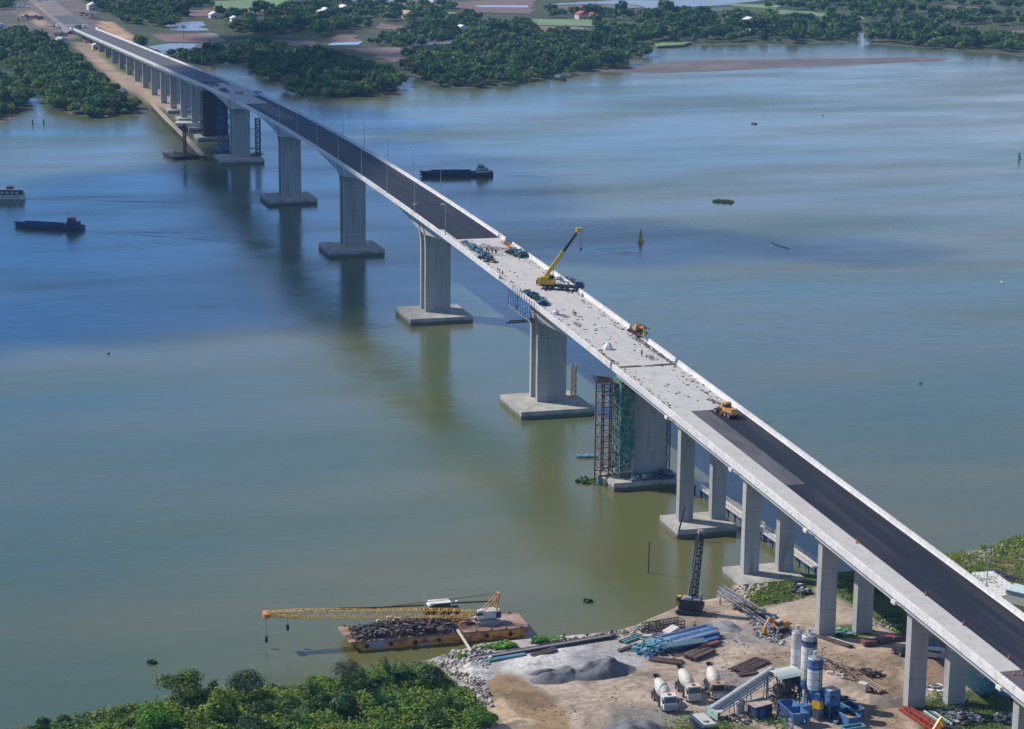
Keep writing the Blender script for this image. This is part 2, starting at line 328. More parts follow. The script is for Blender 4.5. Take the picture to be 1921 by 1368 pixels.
def ground_mat(name, s=.8, amt=.35, s2=.06, bump=.3):
    m = bpy.data.materials.new(name); m.use_nodes = True; t = m.node_tree; b = t.nodes['Principled BSDF']; b.inputs['Roughness'].default_value = .95; b.inputs['Specular IOR Level'].default_value = .2
    a = N(t, 'ShaderNodeAttribute', attribute_name='Col'); g = N(t, 'ShaderNodeNewGeometry')
    last = a.outputs['Color']
    for k, (sc_, am) in enumerate(((s, amt), (s2, amt*.8), (s*5, amt*.6))):
        n = N(t, 'ShaderNodeTexNoise'); n.inputs['Scale'].default_value = sc_; n.inputs['Detail'].default_value = 5; n.inputs['Roughness'].default_value = .65; lk(t, g.outputs['Position'], n.inputs['Vector'])
        r_ = N(t, 'ShaderNodeMapRange'); r_.inputs['From Min'].default_value = .3; r_.inputs['From Max'].default_value = .7; r_.inputs['To Min'].default_value = 1-am; r_.inputs['To Max'].default_value = 1+am*.6; lk(t, n.outputs['Fac'], r_.inputs['Value'])
        v = N(t, 'ShaderNodeVectorMath', operation='SCALE'); lk(t, last, v.inputs[0]); lk(t, r_.outputs[0], v.inputs['Scale']); last = v.outputs[0]
        if k == 0:
            bp = N(t, 'ShaderNodeBump'); bp.inputs['Strength'].default_value = bump; bp.inputs['Distance'].default_value = .4; lk(t, n.outputs['Fac'], bp.inputs['Height']); lk(t, bp.outputs[0], b.inputs['Normal'])
    lk(t, last, b.inputs['Base Color']); return m
def paint(C, PXL, poly, c, soft, al=1.0, nz=None, amp=0):
    d = dpoly(PXL, poly)
    if nz is not None: d = d+(nz-.5)*amp
    k = np.clip(d/soft+.5, 0, 1)[..., None]*al
    C[:] = C*(1-k)+np.array(c)*k

# ------------------------------------------------------------------ near bank
NSH = [(-260, 1430), (40, 1368), (130, 1352), (250, 1328), (330, 1310), (430, 1295), (560, 1288), (640, 1275), (700, 1255), (780, 1243), (850, 1224), (900, 1211), (1000, 1200), (1100, 1192), (1160, 1182), (1205, 1166), (1240, 1150), (1272, 1134), (1320, 1127), (1362, 1121), (1372, 1100), (1385, 1089), (1440, 1083), (1500, 1082), (1560, 1078), (1620, 1072), (1700, 1058), (1790, 1040), (1850, 1022), (1921, 1003), (2300, 930)]
nshw = W2(NSH, 1.0)+[(-300, -260), (-900, -400), (-900, 420)]
xs = np.arange(-262, -112, .6); ys = np.arange(-125, 190, .6); GX, GY = np.meshgrid(xs, ys, indexing='ij')
dd = dpoly(np.stack([GX, GY], -1), nshw)+(fbm(GX, GY, 9, 3)-.5)*3.0
def near_z(dd, X, Y): return np.where(dd > 0, 1.0+1.6*(1-np.exp(-dd/2.2)), 1.0+dd*.35)
GZ = near_z(dd, GX, GY)+np.where(dd > 2, (fbm(GX, GY, 7, 11)-.5)*.35, 0)
def ngz(x, y):
    i = int(np.clip((x+262)/.6, 0, len(xs)-1)); j = int(np.clip((y+125)/.6, 0, len(ys)-1)); return float(GZ[i, j])
def ag(px, py, dz=0):
    z = 2.6
    for k in range(4): P = at(px, py, z); z = ngz(P.x, P.y)
    P = at(px, py, z); return Vector((P.x, P.y, z+dz))
PXL = pix(np.stack([GX, GY, GZ], -1)); nz = fbm(GX, GY, 12, 21); nz2 = fbm(GX, GY, 4, 31)
SAND = (.48, .39, .30); GREY = (.30, .29, .28); DIRT = (.27, .185, .115); GRASS = (.075, .13, .03); PALE = (.52, .50, .46); DKG = (.10, .105, .11)
C = np.ones(GX.shape+(3,))*np.array(SAND)
C = C*(1-.25*np.clip((nz2-.45)*4, 0, 1)[..., None])
def P_(poly, c, soft=8, al=1, amp=20): paint(C, PXL, poly, c, soft, al, nz, amp)
P_([(-400, 1500), (-300, 1300), (560, 1270), (700, 1245), (800, 1235), (840, 1262), (880, 1300), (930, 1330), (935, 1500)], (.06, .09, .03), 10)
P_([(800, 1230), (880, 1215), (1000, 1200), (1010, 1230), (930, 1260), (900, 1300), (860, 1290), (830, 1260)], (.42, .38, .34), 14)
P_([(850, 1235), (1000, 1205), (1180, 1190), (1230, 1230), (1180, 1260), (1010, 1285), (900, 1290), (860, 1262)], (.40, .38, .35), 18)
P_([(940, 1238), (1060, 1215), (1090, 1222), (1080, 1240), (980, 1265), (945, 1262)], (.62, .61, .58), 10)
P_([(1060, 1222), (1190, 1215), (1200, 1240), (1160, 1262), (1080, 1255)], (.40, .40, .40), 14)
P_([(905, 1270), (960, 1262), (1010, 1290), (1060, 1330), (1080, 1400), (960, 1400), (930, 1340)], (.30, .21, .12), 14)
P_([(912, 1325), (940, 1310), (985, 1345), (1000, 1400), (915, 1400)], (.52, .40, .27), 8)
P_([(1150, 1330), (1230, 1325), (1330, 1330), (1330, 1400), (1140, 1400)], (.22, .20, .17), 18)
P_([(1330, 1265), (1400, 1250), (1400, 1300), (1345, 1300)], (.25, .22, .20), 10)
P_([(1200, 1150), (1290, 1130), (1360, 1140), (1300, 1200), (1220, 1200)], (.33, .26, .20), 14)
P_([(1330, 1190), (1400, 1165), (1470, 1185), (1480, 1215), (1400, 1212)], (.30, .28, .27), 14, .8)
P_([(1380, 1235), (1560, 1215), (1640, 1225), (1700, 1210), (1700, 1235), (1560, 1245), (1420, 1245)], (.33, .23, .15), 12, .55)
P_([(1373, 1100), (1420, 1085), (1450, 1100), (1440, 1120), (1380, 1125)], (.42, .33, .22), 10)
P_([(1400, 1110), (1450, 1085), (1530, 1075), (1530, 1120), (1480, 1130), (1420, 1140)], GRASS, 10)
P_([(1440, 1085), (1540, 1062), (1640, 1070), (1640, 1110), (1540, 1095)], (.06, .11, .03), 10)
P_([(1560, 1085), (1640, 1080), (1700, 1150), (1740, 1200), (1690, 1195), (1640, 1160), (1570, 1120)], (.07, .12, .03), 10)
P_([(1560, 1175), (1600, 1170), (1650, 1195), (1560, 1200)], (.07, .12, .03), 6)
P_([(1640, 1050), (1780, 1030), (1921, 1000), (2300, 900), (2300, 1200), (1921, 1140), (1850, 1100), (1760, 1110)], (.085, .14, .035), 8)
P_([(1850, 1045), (1921, 1030), (2000, 1060), (1921, 1105), (1870, 1090)], (.24, .19, .13), 14, .7)
P_([(1800, 1040), (1850, 1035), (1860, 1052), (1810, 1058)], (.40, .33, .27), 8, .8)
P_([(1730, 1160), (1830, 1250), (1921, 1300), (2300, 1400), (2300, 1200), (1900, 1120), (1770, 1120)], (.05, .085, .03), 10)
P_([(1730, 1200), (1780, 1200), (1800, 1290), (1730, 1290)], (.26, .18, .12), 10)
P_([(1700, 1330), (1770, 1300), (1840, 1300), (1921, 1330), (1921, 1400), (1740, 1400)], (.12, .14, .06), 14)
P_([(1600, 1250), (1700, 1225), (1700, 1400), (1560, 1400), (1560, 1330), (1640, 1320)], (.36, .27, .185), 14)
P_([(1240, 1368), (1300, 1355), (1420, 1355), (1470, 1400), (1240, 1400)], (.14, .15, .07), 10)
# wheel tracks
tr = np.abs(np.sin((PXL[..., 1]+PXL[..., 0]*.18+nz*46)*.30)); mask = np.clip(dpoly(PXL, [(1000, 1300), (1200, 1240), (1500, 1200), (1700, 1215), (1680, 1260), (1400, 1260), (1240, 1300), (1100, 1368)])/25, 0, 1)
C *= (1-.22*(mask*(tr > .80))[..., None]); tr2 = np.abs(np.sin((PXL[..., 0]*.55+PXL[..., 1]*.9+nz*70)*.16)); mask2 = np.clip(dpoly(PXL, [(1560, 1240), (1700, 1215), (1700, 1300), (1640, 1368), (1560, 1330)])/15, 0, 1)
C *= (1-.28*(mask2*(tr2 > .8))[..., None]); C *= (1-.30*np.clip((fbm(GX, GY, 3.2, 61)-.56)*7, 0, 1)*(fbm(GX, GY, 22, 62) > .48))[..., None]
k = np.clip((1.75-GZ)/.5, 0, 1)[..., None]; C = C*(1-k)+np.array((.13, .11, .075))*k
MT['near'] = ground_mat('yard soil', .9, .30, .09, .5)
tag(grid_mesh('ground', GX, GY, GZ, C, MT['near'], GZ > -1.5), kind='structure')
m = MB(); m.add([(-262, -2500, 2.3), (-262, 190, 2.3), (-262, 2500, 2.3), (-3000, 2500, 2.3), (-3000, -2500, 2.3)], [(0, 1, 2, 3, 4)])
MT['sandy'] = mat('sandy soil', (.40, .32, .24), .95, c2=(.14, .15, .07), scale=.02); tag(m.build('ground', MT['sandy']), kind='structure')

# ------------------------------------------------------------------ far bank
FSH = [(-60, 262), (-5, 240), (12, 228), (34, 208), (48, 200), (50, 188), (42, 176), (36, 164), (20, 152), (12, 142), (-5, 128), (-80, 120), (-80, 84), (-5, 112), (20, 122), (45, 150), (62, 168), (78, 182), (100, 205), (130, 216), (165, 224), (205, 222), (250, 213), (275, 205), (292, 208), (330, 236), (380, 240), (400, 215), (440, 195), (480, 170), (492, 150), (512, 166), (545, 180), (620, 186), (690, 182), (740, 176), (752, 168), (752, 150), (765, 143), (775, 150), (800, 158), (830, 166), (900, 166), (960, 161), (1010, 150), (1050, 147), (1100, 140), (1150, 132), (1190, 124), (1220, 112), (1224, 104), (1238, 90), (1300, 86), (1400, 84), (1500, 84), (1600, 80), (1607, 70), (1618, 62), (1624, 72), (1630, 82), (1680, 86), (1740, 92), (1800, 96), (1860, 101), (1921, 108), (2400, 150)]
fw = W2(FSH, 1.0)+[(9000, -6000), (9000, 4000), (900, 1500)]
xs2 = np.arange(540, 2300, 5.); ys2 = np.arange(-1250, 420, 5.); FX, FY = np.meshgrid(xs2, ys2, indexing='ij')
fd = dpoly(np.stack([FX, FY], -1), fw)+(fbm(FX, FY, 45, 5)-.5)*16
bar_w = W2([(1110, 136), (1215, 122), (1240, 114), (1330, 112), (1420, 112), (1600, 109), (1700, 107), (1790, 110), (1760, 115), (1600, 122), (1400, 132), (1230, 138)], 1.0)
bd = dpoly(np.stack([FX, FY], -1), bar_w)+(fbm(FX, FY, 60, 8)-.5)*14
crk = W2([(395, 120), (440, 116), (490, 122), (500, 140), (490, 158), (440, 165), (400, 150)], 1.0)
cdm = dpoly(np.stack([FX, FY], -1), crk)
FZ = np.where(fd > 0, .6+1.5*(1-np.exp(-fd/14)), .6+fd*.05)
FZ = np.maximum(FZ, np.where(bd > -30, 1.0+np.clip(bd*.012, -.4, .13), -9))
FZ = np.where(cdm > -10, np.minimum(FZ, 1.0-cdm*.05), FZ)
PF = pix(np.stack([FX, FY, FZ], -1)); fn = fbm(FX, FY, 80, 41)
C = np.ones(FX.shape+(3,))*np.array((.055, .085, .035)); C = C*(1-fn[..., None]*.5)+np.array((.10, .085, .05))*fn[..., None]*.5
def P_(poly, c, soft=2.5, al=1, amp=3): paint(C, PF, poly, c, soft, al, fn, amp)
P_([(135, 78), (175, 80), (260, 120), (340, 165), (390, 205), (360, 215), (290, 200), (240, 170), (190, 130)], (.36, .28, .20))
P_([(190, 40), (215, 42), (262, 82), (262, 95), (230, 80), (180, 50)], (.46, .30, .18))
P_([(20, 8), (60, 0), (150, 0), (180, 20), (185, 60), (130, 75), (60, 60), (0, 45), (-30, 20)], (.17, .135, .12)); P_([(0, 14), (40, 30), (110, 62), (60, 66), (0, 48)], (.11, .11, .07), 3, .8); P_([(38, 30), (60, 20), (90, 45), (80, 52)], (.40, .27, .18), 2)
P_([(185, 95), (215, 100), (300, 160), (290, 170), (215, 125)], (.10, .13, .05))
P_([(390, 150), (440, 150), (520, 168), (560, 186), (480, 190), (400, 180)], (.20, .14, .11))
k = np.clip((1.32-FZ)/.35, 0, 1)[..., None]; C = C*(1-k)+np.array((.17, .125, .10))*k
k = np.clip(bd/12+.8, 0, 1)[..., None]*.9; C = C*(1-k)+np.array((.155, .135, .14))*k
MT['far'] = ground_mat('far soil', .05, .3, .01, .1)
tag(grid_mesh('ground', FX, FY, FZ, C, MT['far'], FZ > -2), kind='structure')
m = MB(); m.add([(2290, -9000, 2.05), (14000, -9000, 2.05), (14000, 8000, 2.05), (2290, 8000, 2.05)], [(0, 1, 2, 3)]); m.add([(700, 415, 1.9), (2290, 415, 1.9), (2290, 4000, 1.9), (700, 4000, 1.9)], [(0, 1, 2, 3)]); m.add([(1500, -1245, 1.9), (1500, -5000, 1.9), (2290, -5000, 1.9), (2290, -1245, 1.9)], [(0, 1, 2, 3)])
MT['plain'] = mat('farmland', (.10, .14, .06), .95, c2=(.16, .13, .09), scale=.004, c3=(.05, .09, .04), s3=.01)
tag(m.build('ground', MT['plain']), kind='structure')
MT['f_brown'] = mat('ploughed mud', (.17, .10, .075), .8, c2=(.12, .075, .06), scale=.02, c3=(.22, .20, .20), s3=.012, stretch=(.4, 1, 1))
MT['f_green'] = mat('green field', (.16, .24, .09), .9, c2=(.12, .19, .08), scale=.02)
MT['f_dkgreen'] = mat('dark green field', (.07, .12, .06), .9, scale=.02)
MT['f_pale'] = mat('shallow pond bed', (.24, .25, .27), .3, c2=(.16, .155, .16), scale=.02, stretch=(.4, 1, 1))
FIELDS = [('f_brown', [(284, 65), (401, 62), (425, 81), (306, 79)]), ('f_pale', [(282, 88), (314, 82), (450, 84), (455, 95), (433, 101), (300, 102)]), ('f_brown', [(365, 84), (444, 84), (448, 94), (360, 97)]),
 ('f_pale', [(317, 43), (379, 41), (390, 58), (319, 58)]), ('f_brown', [(352, 19), (514, 16), (514, 27), (357, 32)]), ('f_green', [(398, 3), (545, -1), (561, 12), (520, 16), (400, 16)]),
 ('f_pale', [(561, 0), (760, -2), (740, 4), (600, 5)]), ('f_brown', [(710, 5), (805, 4), (805, 14), (718, 14)]), ('pond', [(718, 15), (802, 15), (802, 20), (732, 19)]), ('f_green', [(799, 20), (886, 26), (880, 30), (799, 27)]),
 ('f_brown', [(840, 5), (1000, -2), (1000, 27), (902, 24), (859, 14)]), ('pond', [(895, 11), (990, 11), (985, 15), (900, 14)]), ('f_dkgreen', [(902, 38), (1000, 39), (1000, 54), (913, 49)]), ('f_brown', [(702, 43), (761, 51), (745, 57), (707, 54)]),
 ('f_brown', [(615, 80), (632, 66), (675, 69), (680, 79), (640, 82)]), ('pond', [(617, 81), (680, 79), (676, 85), (615, 85)]), ('f_pale', [(778, 73), (856, 72), (856, 81), (778, 87)]), ('f_brown', [(648, 92), (751, 89), (780, 100), (745, 119), (697, 103)]),
 ('f_pale', [(1014, 10), (1144, 2), (1460, -1), (1347, 11), (1215, 18), (1187, 8)]), ('f_brown', [(1020, 12), (1190, 9), (1200, 15), (1080, 20)]), ('f_dkgreen', [(1268, 17), (1374, 14), (1366, 23), (1287, 23)]), ('f_green', [(1374, 7), (1460, 10), (1460, 18), (1380, 12)]), ('f_green', [(1460, 19), (1623, 31), (1616, 37), (1460, 27)]),
 ('f_green', [(1000, 37), (1115, 38), (1115, 50), (1000, 48)]), ('f_brown', [(1010, 50), (1079, 51), (1115, 60), (1079, 67), (1010, 64)]), ('f_green', [(1227, 82), (1285, 80), (1285, 85), (1232, 88)]), ('f_brown', [(1844, 61), (1930, 58), (1930, 73), (1856, 70)]),
 ('f_brown', [(1779, 11), (1834, 14), (1868, 24), (1808, 24)]), ('pond', [(1806, 25), (1834, 22), (1834, 31), (1820, 32)]), ('f_brown', [(480, 76), (590, 78), (590, 90), (500, 88)]), ('f_brown', [(780, 0), (830, 0), (830, 4), (780, 4)]), ('pond', [(500, 90), (545, 91), (530, 98), (505, 100)])]
for i, (mn, pl) in enumerate(FIELDS):
    pts = jitter([tuple(at(x, y, 2.2)[:2]) for x, y in pl], 2.0, 14, i); m = MB()
    m.prism([(x, y, 1.6) for x, y in pts], (0, 0, .75+.012*i)); tag(m.build('pond' if mn == 'pond' else 'field', MT[mn]), kind='structure')
# approach road beyond the far end of the bridge, dirt embankment
m = MB(); xr = np.arange(1150, 2000, 25.)
m.sweep(lambda X: [(-9, 0), (-20, -6.2), (20, -6.2), (9, 0)], xr, lambda X: max(3.2, ztop(X)-1.05+.0), True)
MT['emb'] = mat('embankment soil', (.22, .175, .15), .95, c2=(.13, .12, .10), scale=.05); tag(m.build('road', MT['emb']), kind='structure')
m = MB(); m.sweep(lambda X: [(-8, 0), (-8, -.3), (8, -.3), (8, 0)], np.arange(1152, 1330, 20.), lambda X: max(3.2, ztop(X)-1.05)+.05); tag(m.build('road', MT['asph2']), kind='structure')
# ------------------------------------------------------------------ the bridge
bridge = thing('bridge', 'long grey concrete girder bridge under construction crossing the river', 'bridge')
HW = 8.25; XA, XB = -75.5, 555.0; XN, XF = -340.0, 1150.0; SP = 37.87
main_p = [0, 120, 240, 360, 480]
def depth(X):
    d = min(abs(X-p) for p in main_p); d = max(0, d-3.8)
    L = 56.2 if X > -3 and X < 483 else 70; k = min(1, d/L); return 2.9+3.7*(1-k)**2
def webw(X): return 4.0
def secm(X):
    D = depth(X); return [(-HW, 0), (-HW, -.4), (-5.4, -.75), (-4.15, -D), (4.15, -D), (5.4, -.75), (HW, -.4), (HW, 0)]
m = MB(); xm = sorted(set([XA, XB]+list(np.arange(XA, XB, 4.))+[p+e for p in main_p for e in (-3.8, 3.8)])); m.sweep(secm, xm, zdk); m.build('main_girder', MT['conc'], bridge)
def seca(X): return [(-HW, 0), (-HW, -.45), (-7.5, -.55), (-7.3, -1.9), (-6.4, -1.9), (-6.2, -.7), (6.2, -.7), (6.4, -1.9), (7.3, -1.9), (7.5, -.55), (HW, -.45), (HW, 0)]
for a, b in ((XN, XA-1.2), (XB+1.2, XF)):
    m = MB(); m.sweep(seca, list(np.linspace(a, b, 40)), zdk)
    for y in (-3.4, 0, 3.4): m.sweep(lambda X: [(y-.9, -.6), (y-.6, -1.9), (y+.6, -1.9), (y+.9, -.6)], list(np.linspace(a, b, 40)), zdk)
    m.build('approach_girder', MT['conc'], bridge)
def parapet(a, b, s, name='parapet'):
    m = MB(); y = s*HW; xs_ = list(np.linspace(a, b, max(2, int((b-a)/6))))
    m.sweep(lambda X: [(y+s*.05, -.45), (y+s*.05, 1.0), (y-s*.30, 1.05), (y-s*.42, .35), (y-s*.62, .0), (y-s*.62, -.0)][::(1 if s > 0 else -1)], xs_, zdk)
    n = int((b-a)/12)
    return m.build(name, MT['para'], bridge)
for s, segs in ((1, [(XN, XA-.9), (XA+.6, -3.0+0), (19, 440), (458, 549), (552, XF)]), (-1, [(XN, XA-.9), (XA+.9, -56), (-42, 62), (69, XF)])):
    for a, b in segs: parapet(a, b, s)
# surfacing
def strip(poly, dz, mt, name):
    P = [atdk(x, y) for x, y in poly]; m = MB(); m.add([(p.x, max(-7.6, min(7.6, p.y)), zdk(p.x)+dz) for p in P], [tuple(range(len(P)))]); return m.build(name, mt, bridge)
def surf(x0, x1, y0, y1, dz, mt, name='asphalt_surface', n=None):
    m = MB(); xs_ = np.linspace(x0, x1, n or max(2, int(abs(x1-x0)/6))); f0 = y0 if callable(y0) else (lambda X: y0); f1 = y1 if callable(y1) else (lambda X: y1)
    V = []; 
    for X in xs_: V += [(X, f0(X), zdk(X)+dz), (X, f1(X), zdk(X)+dz), (X, f0(X), zdk(X)+.003), (X, f1(X), zdk(X)+.003)]
    F = []
    for i in range(len(xs_)-1):
        a = 4*i; b = a+4; F += [(a, b, b+1, a+1), (a, a+2, b+2, b), (a+1, b+1, b+3, a+3)]
    F += [(0, 1, 3, 2), (4*len(xs_)-4, 4*len(xs_)-2, 4*len(xs_)-1, 4*len(xs_)-3)]
    m.add(V, F); return m.build(name, mt, bridge)
surf(XB+2, XF-.5, -7.6, 7.6, .09, MT['asph2'])
surf(90, 430, -7.6, 7.6, .09, MT['asph'])
surf(74, 90, -7.6, 5.4, .09, MT['asph'])
surf(XN, -262, -7.6, 7.6, .06, MT['asph2']); surf(-262, -114, -7.6, 2.8, .10, MT['asph'])
surf(-167, -114.5, -1.2, 2.75, .13, MT['asph2'], 'asphalt_patch'); surf(395, 470, -7.6, -4.5, .10, MT['asph']); surf(360, 425, -3.5, 3.5, .12, MT['asph2'], 'asphalt_patch')
for y0, y1 in ((-7.6, -2.4), (1.2, 6.4)):
    m = MB(); m.box(-75.6, (y0+y1)/2, zdk(-75.6)-.02, .9, y1-y0, .05); m.build('joint_gap', MT['rust' if y0 > 0 else 'dark'], bridge)
# piers
def cap(x, y, sx, sy, top, bot, parent, nm='pile_cap'):
    m = MB(); m.box(x, y, bot, sx, sy, top-bot); m.build(nm, [MT['cap']], parent)
def blade(x0, x1, zb, X):
    m = MB(); zt = zdk(X)-.45; hz = zt-zb; n = 14; V = []
    for i in range(n+1):
        t = i/n; z = zb+hz*t; r_ = max(0, (z-(zt-10))/10); hw = 4.0+2.0*r_**1.8
        V += [(x0, -hw+.5, z), (x1, -hw+.5, z), (x1+.0, -hw, z), (x1, hw, z), (x1, hw-.5, z), (x0, hw-.5, z)][:0]
        V += [(x0, -hw, z), (x1, -hw, z), (x1, hw, z), (x0, hw, z)]
    F = [(4*i+j, 4*i+(j+1) % 4, 4*i+4+(j+1) % 4, 4*i+4+j) for i in range(n) for j in range(4)]; m.add(V, F); return m
for X in main_p:
    pr = blade(X-3.6, X-2.1, 3.0, X).build('pier', MT['pier'], bridge); blade(X+2.1, X+3.6, 3.0, X).build('pier_blade', MT['pier'], pr)
    cap(X-3.2 if X == 0 else X-3, 1.2, 20, 20, 3.0, -1.0, pr)
for X, s in ((XA, -1), (XB, 1)):
    m = MB(); m.box(X+.3, 0, 3.0, 4.2, 10.4, zdk(X)-2.6-3.0); m.box(X, 0, zdk(X)-2.62, 4.6, 12, .8); pr = m.build('pier', MT['pier'], bridge)
    cap(X-1+.3, 1.6, 13, 15.6, 3.0, -1.0, pr)
ix = 0
for k in range(1, 16):
    for X in ([XA-.8-SP*k] if k < 8 else [])+([XB+SP*k] if k < 16 else []):
        inwat = (X > -160 and X < 0) or (X > 0 and k <= 3); zb = 3.0 if inwat else 1.4; zt = zdk(X)-1.9
        if zt-1.2 < zb+1: continue
        m = MB(); m.box(X, 0, zt-1.25, 1.9, 11.6, 1.27); pr = m.build('pier', MT['pier'], bridge)
        for y in (3.8, -3.8):
            mm = MB(); mm.box(X, y, zb, 1.9, 3.3, zt-1.25-zb); mm.build('column', MT['pier'], pr)
        if inwat: cap(X-1, 1.0, 11.5, 13.6, 3.0, -1, pr)
        mm = MB(); mm.box(X+.1, HW+.28, zdk(X)-1.25, 1.5, .5, .62); mm.build('drain_box', MT['para'], pr)
m = MB(); m.box(XF+1, 0, 1.5, 3, 19, zdk(XF)-1.6); m.box(XF+5, 9.4, 2, 8, .7, zdk(XF)-1.0); m.box(XF+5, -9.4, 2, 8, .7, zdk(XF)-1.0); m.build('abutment', MT['para'], bridge)
# lamp posts
lp = thing('lamp_post', 'slim grey lamp post', 'lamp post', (0, 0, 0), group='lamp posts along the bridge parapets')
m = MB(); m.cyl((0, 0, 0), (0, 0, 9.0), .12, .06, 6); m.build('pole', MT['steel'], lp)
m = MB(); m.box(0, 0, -.1, .4, .4, .35); m.build('base_plate', MT['steel'], lp)
m = MB(); m.cyl((0, 0, 8.9), (0, -1.1, 9.35), .05, .04, 5); m.box(0, -1.3, 9.3, .25, .6, .1); m.build('lamp_arm', MT['steel'], lp)
kids = tree_of(lp); first = True; ordn = ['nearest', 'second nearest', 'third', 'fourth', 'fifth', 'sixth', 'seventh', 'eighth', 'ninth', 'tenth', 'eleventh', 'twelfth', 'thirteenth', 'fourteenth']
for s, side, xs_ in ((1, 'left', [76.5+37.4*i for i in range(8)]+[565+42*i for i in range(6)]), (-1, 'right', [-229, 71]+[107.7+37.2*i for i in range(8)]+[600+45*i for i in range(4)])):
    for i, X in enumerate(xs_):
        lab = f'slim grey lamp post, {ordn[i]} of those on the {side} parapet of the bridge'; loc = (X, s*8.15, zdk(X)+1.0)
        if first: lp.location = loc; lp['label'] = lab; first = False
        else: copy_tree(lp, lab, loc, 0 if s > 0 else math.pi, kids=kids)
# ------------------------------------------------------------------ trees
def crown_arr(seed, rad, hgt, nl, nq, leaf, z0=0., flat=.75, spread=.62):
    """leaf quads spread over several overlapping lobes; returns verts (n,4,3)"""
    rn = np.random.default_rng(seed); L = []
    for i in range(nl):
        a = rn.uniform(0, 6.28); q = spread*math.sqrt(rn.uniform(0, 1)) if i else 0
        r_ = rn.uniform(.36, .58)*(1.25 if i == 0 else 1); L.append((q*math.cos(a)*rad, q*math.sin(a)*rad, z0+hgt*(.35+.42*rn.uniform(0, 1)*(1-q*.6)), r_))
    L = np.array(L); k = rn.integers(0, nl, nq); d = rn.normal(0, 1, (nq, 3)); d[:, 2] = np.abs(d[:, 2])*.9-.25; d /= np.linalg.norm(d, axis=1)[:, None]
    rr = L[k, 3]*(1.12-.55*rn.random(nq)**1.3); c = L[k, :3]+d*np.stack([rr*rad, rr*rad, rr*hgt*flat], -1)
    nrm = d+rn.normal(0, .38, (nq, 3)); nrm /= np.linalg.norm(nrm, axis=1)[:, None]
    t = np.cross(nrm, rn.normal(0, 1, (nq, 3))); t /= np.linalg.norm(t, axis=1)[:, None]; b = np.cross(nrm, t); s = leaf*rn.uniform(.6, 1.3, (nq, 1))
    return np.stack([c-t*s-b*s*.6, c+t*s-b*s*.6, c+t*s*.7+b*s*.7, c-t*s*.7+b*s*.7], 1)
def quads_mesh(name, Q, mt):
    me = bpy.data.meshes.new(name); n = len(Q); me.vertices.add(n*4); me.vertices.foreach_set('co', Q.reshape(-1).astype(np.float32)); me.loops.add(n*4); me.loops.foreach_set('vertex_index', np.arange(n*4, dtype=np.int32))
    me.polygons.add(n); me.polygons.foreach_set('loop_start', np.arange(0, n*4, 4, dtype=np.int32)); me.polygons.foreach_set('loop_total', np.full(n, 4, np.int32)); me.update(calc_edges=True); me.materials.append(mt); return me
MT['leaf_dk'] = leafmat('dark leaves', (.085, .165, .040), (.040, .090, .028))
MT['leaf_md'] = leafmat('green leaves', (.165, .27, .045), (.070, .135, .03))
MT['leaf_yl'] = leafmat('yellow green leaves', (.27, .34, .04), (.10, .16, .024))
MT['leaf_gy'] = leafmat('grey green leaves', (.12, .155, .07), (.05, .075, .04))
MT['leaf_near'] = leafmat('bright leaves', (.23, .36, .045), (.08, .16, .024), .25, .5)
def trunk_mesh(h, r, seed, nl=4, rad=2.5):
    rn = random.Random(seed); m = MB(); top = (rn.uniform(-.3, .3), rn.uniform(-.3, .3), h*.55); m.cyl((0, 0, -.4), top, r, r*.6, 6)
    for i in range(nl):
        a = i*6.28/nl+rn.uniform(-.4, .4); m.cyl(top, (top[0]+rad*.5*math.cos(a), top[1]+rad*.5*math.sin(a), h*rn.uniform(.7, .88)), r*.5, r*.15, 5)
    me = bpy.data.meshes.new('trunk'); me.from_pydata(m.v, [], m.f); me.update(); me.materials.append(MT['bark']); return me
def mk(name, me, parent, loc=None):
    o = bpy.data.objects.new(name, me); col.objects.link(o); o.parent = parent
    if loc is not None: o.location = loc
    return o
FV = []   # far tree variants
for i in range(7):
    rad = [4.6, 5.2, 3.8, 4.4, 5.0, 3.4, 4.8][i]; h = [8.5, 7.5, 9.5, 7, 10, 8, 6.5][i]
    Q = crown_arr(100+i, rad, h, 11, 760, .60, z0=h*.02, flat=.55, spread=.8); FV.append((quads_mesh('crown', Q, MT[['leaf_dk', 'leaf_md', 'leaf_dk', 'leaf_md', 'leaf_dk', 'leaf_gy', 'leaf_yl'][i]]), trunk_mesh(h, .22, i, 4, rad), rad, h))
def palm_mesh(nf, L, z, w_, seed, droop=.5):
    rn = random.Random(seed); m = MB()
    for i in range(nf):
        a = i*6.28/nf+rn.uniform(-.25, .25); el = rn.uniform(.25, 1.3); pts = []
        for j in range(7):
            t = j/6; r_ = L*t*math.cos(el)*(1-.12*t); zz = z+L*t*math.sin(el)-droop*L*t*t*(.4+.8*math.cos(el)); pts.append(Vector((r_*math.cos(a), r_*math.sin(a), zz)))
        side = Vector((-math.sin(a), math.cos(a), 0))
        for j in range(6):
            d = pts[j+1]-pts[j]; ww = w_*(1-.6*abs(j-2.5)/3)
            for s in (-1, 1):
                for q in (0, .5):
                    p = pts[j]+d*q; e = p+side*s*ww+d*.6+Vector((0, 0, -.35*ww)); m.add([p, p+d*.42, e+d*.12, e], [(0, 1, 2, 3)])
    return m
pm = palm_mesh(16, 3.6, 8.5, .75, 3); pme = bpy.data.meshes.new('crown'); pme.from_pydata(pm.v, [], pm.f); pme.update(); pme.materials.append(MT['leaf_md'])
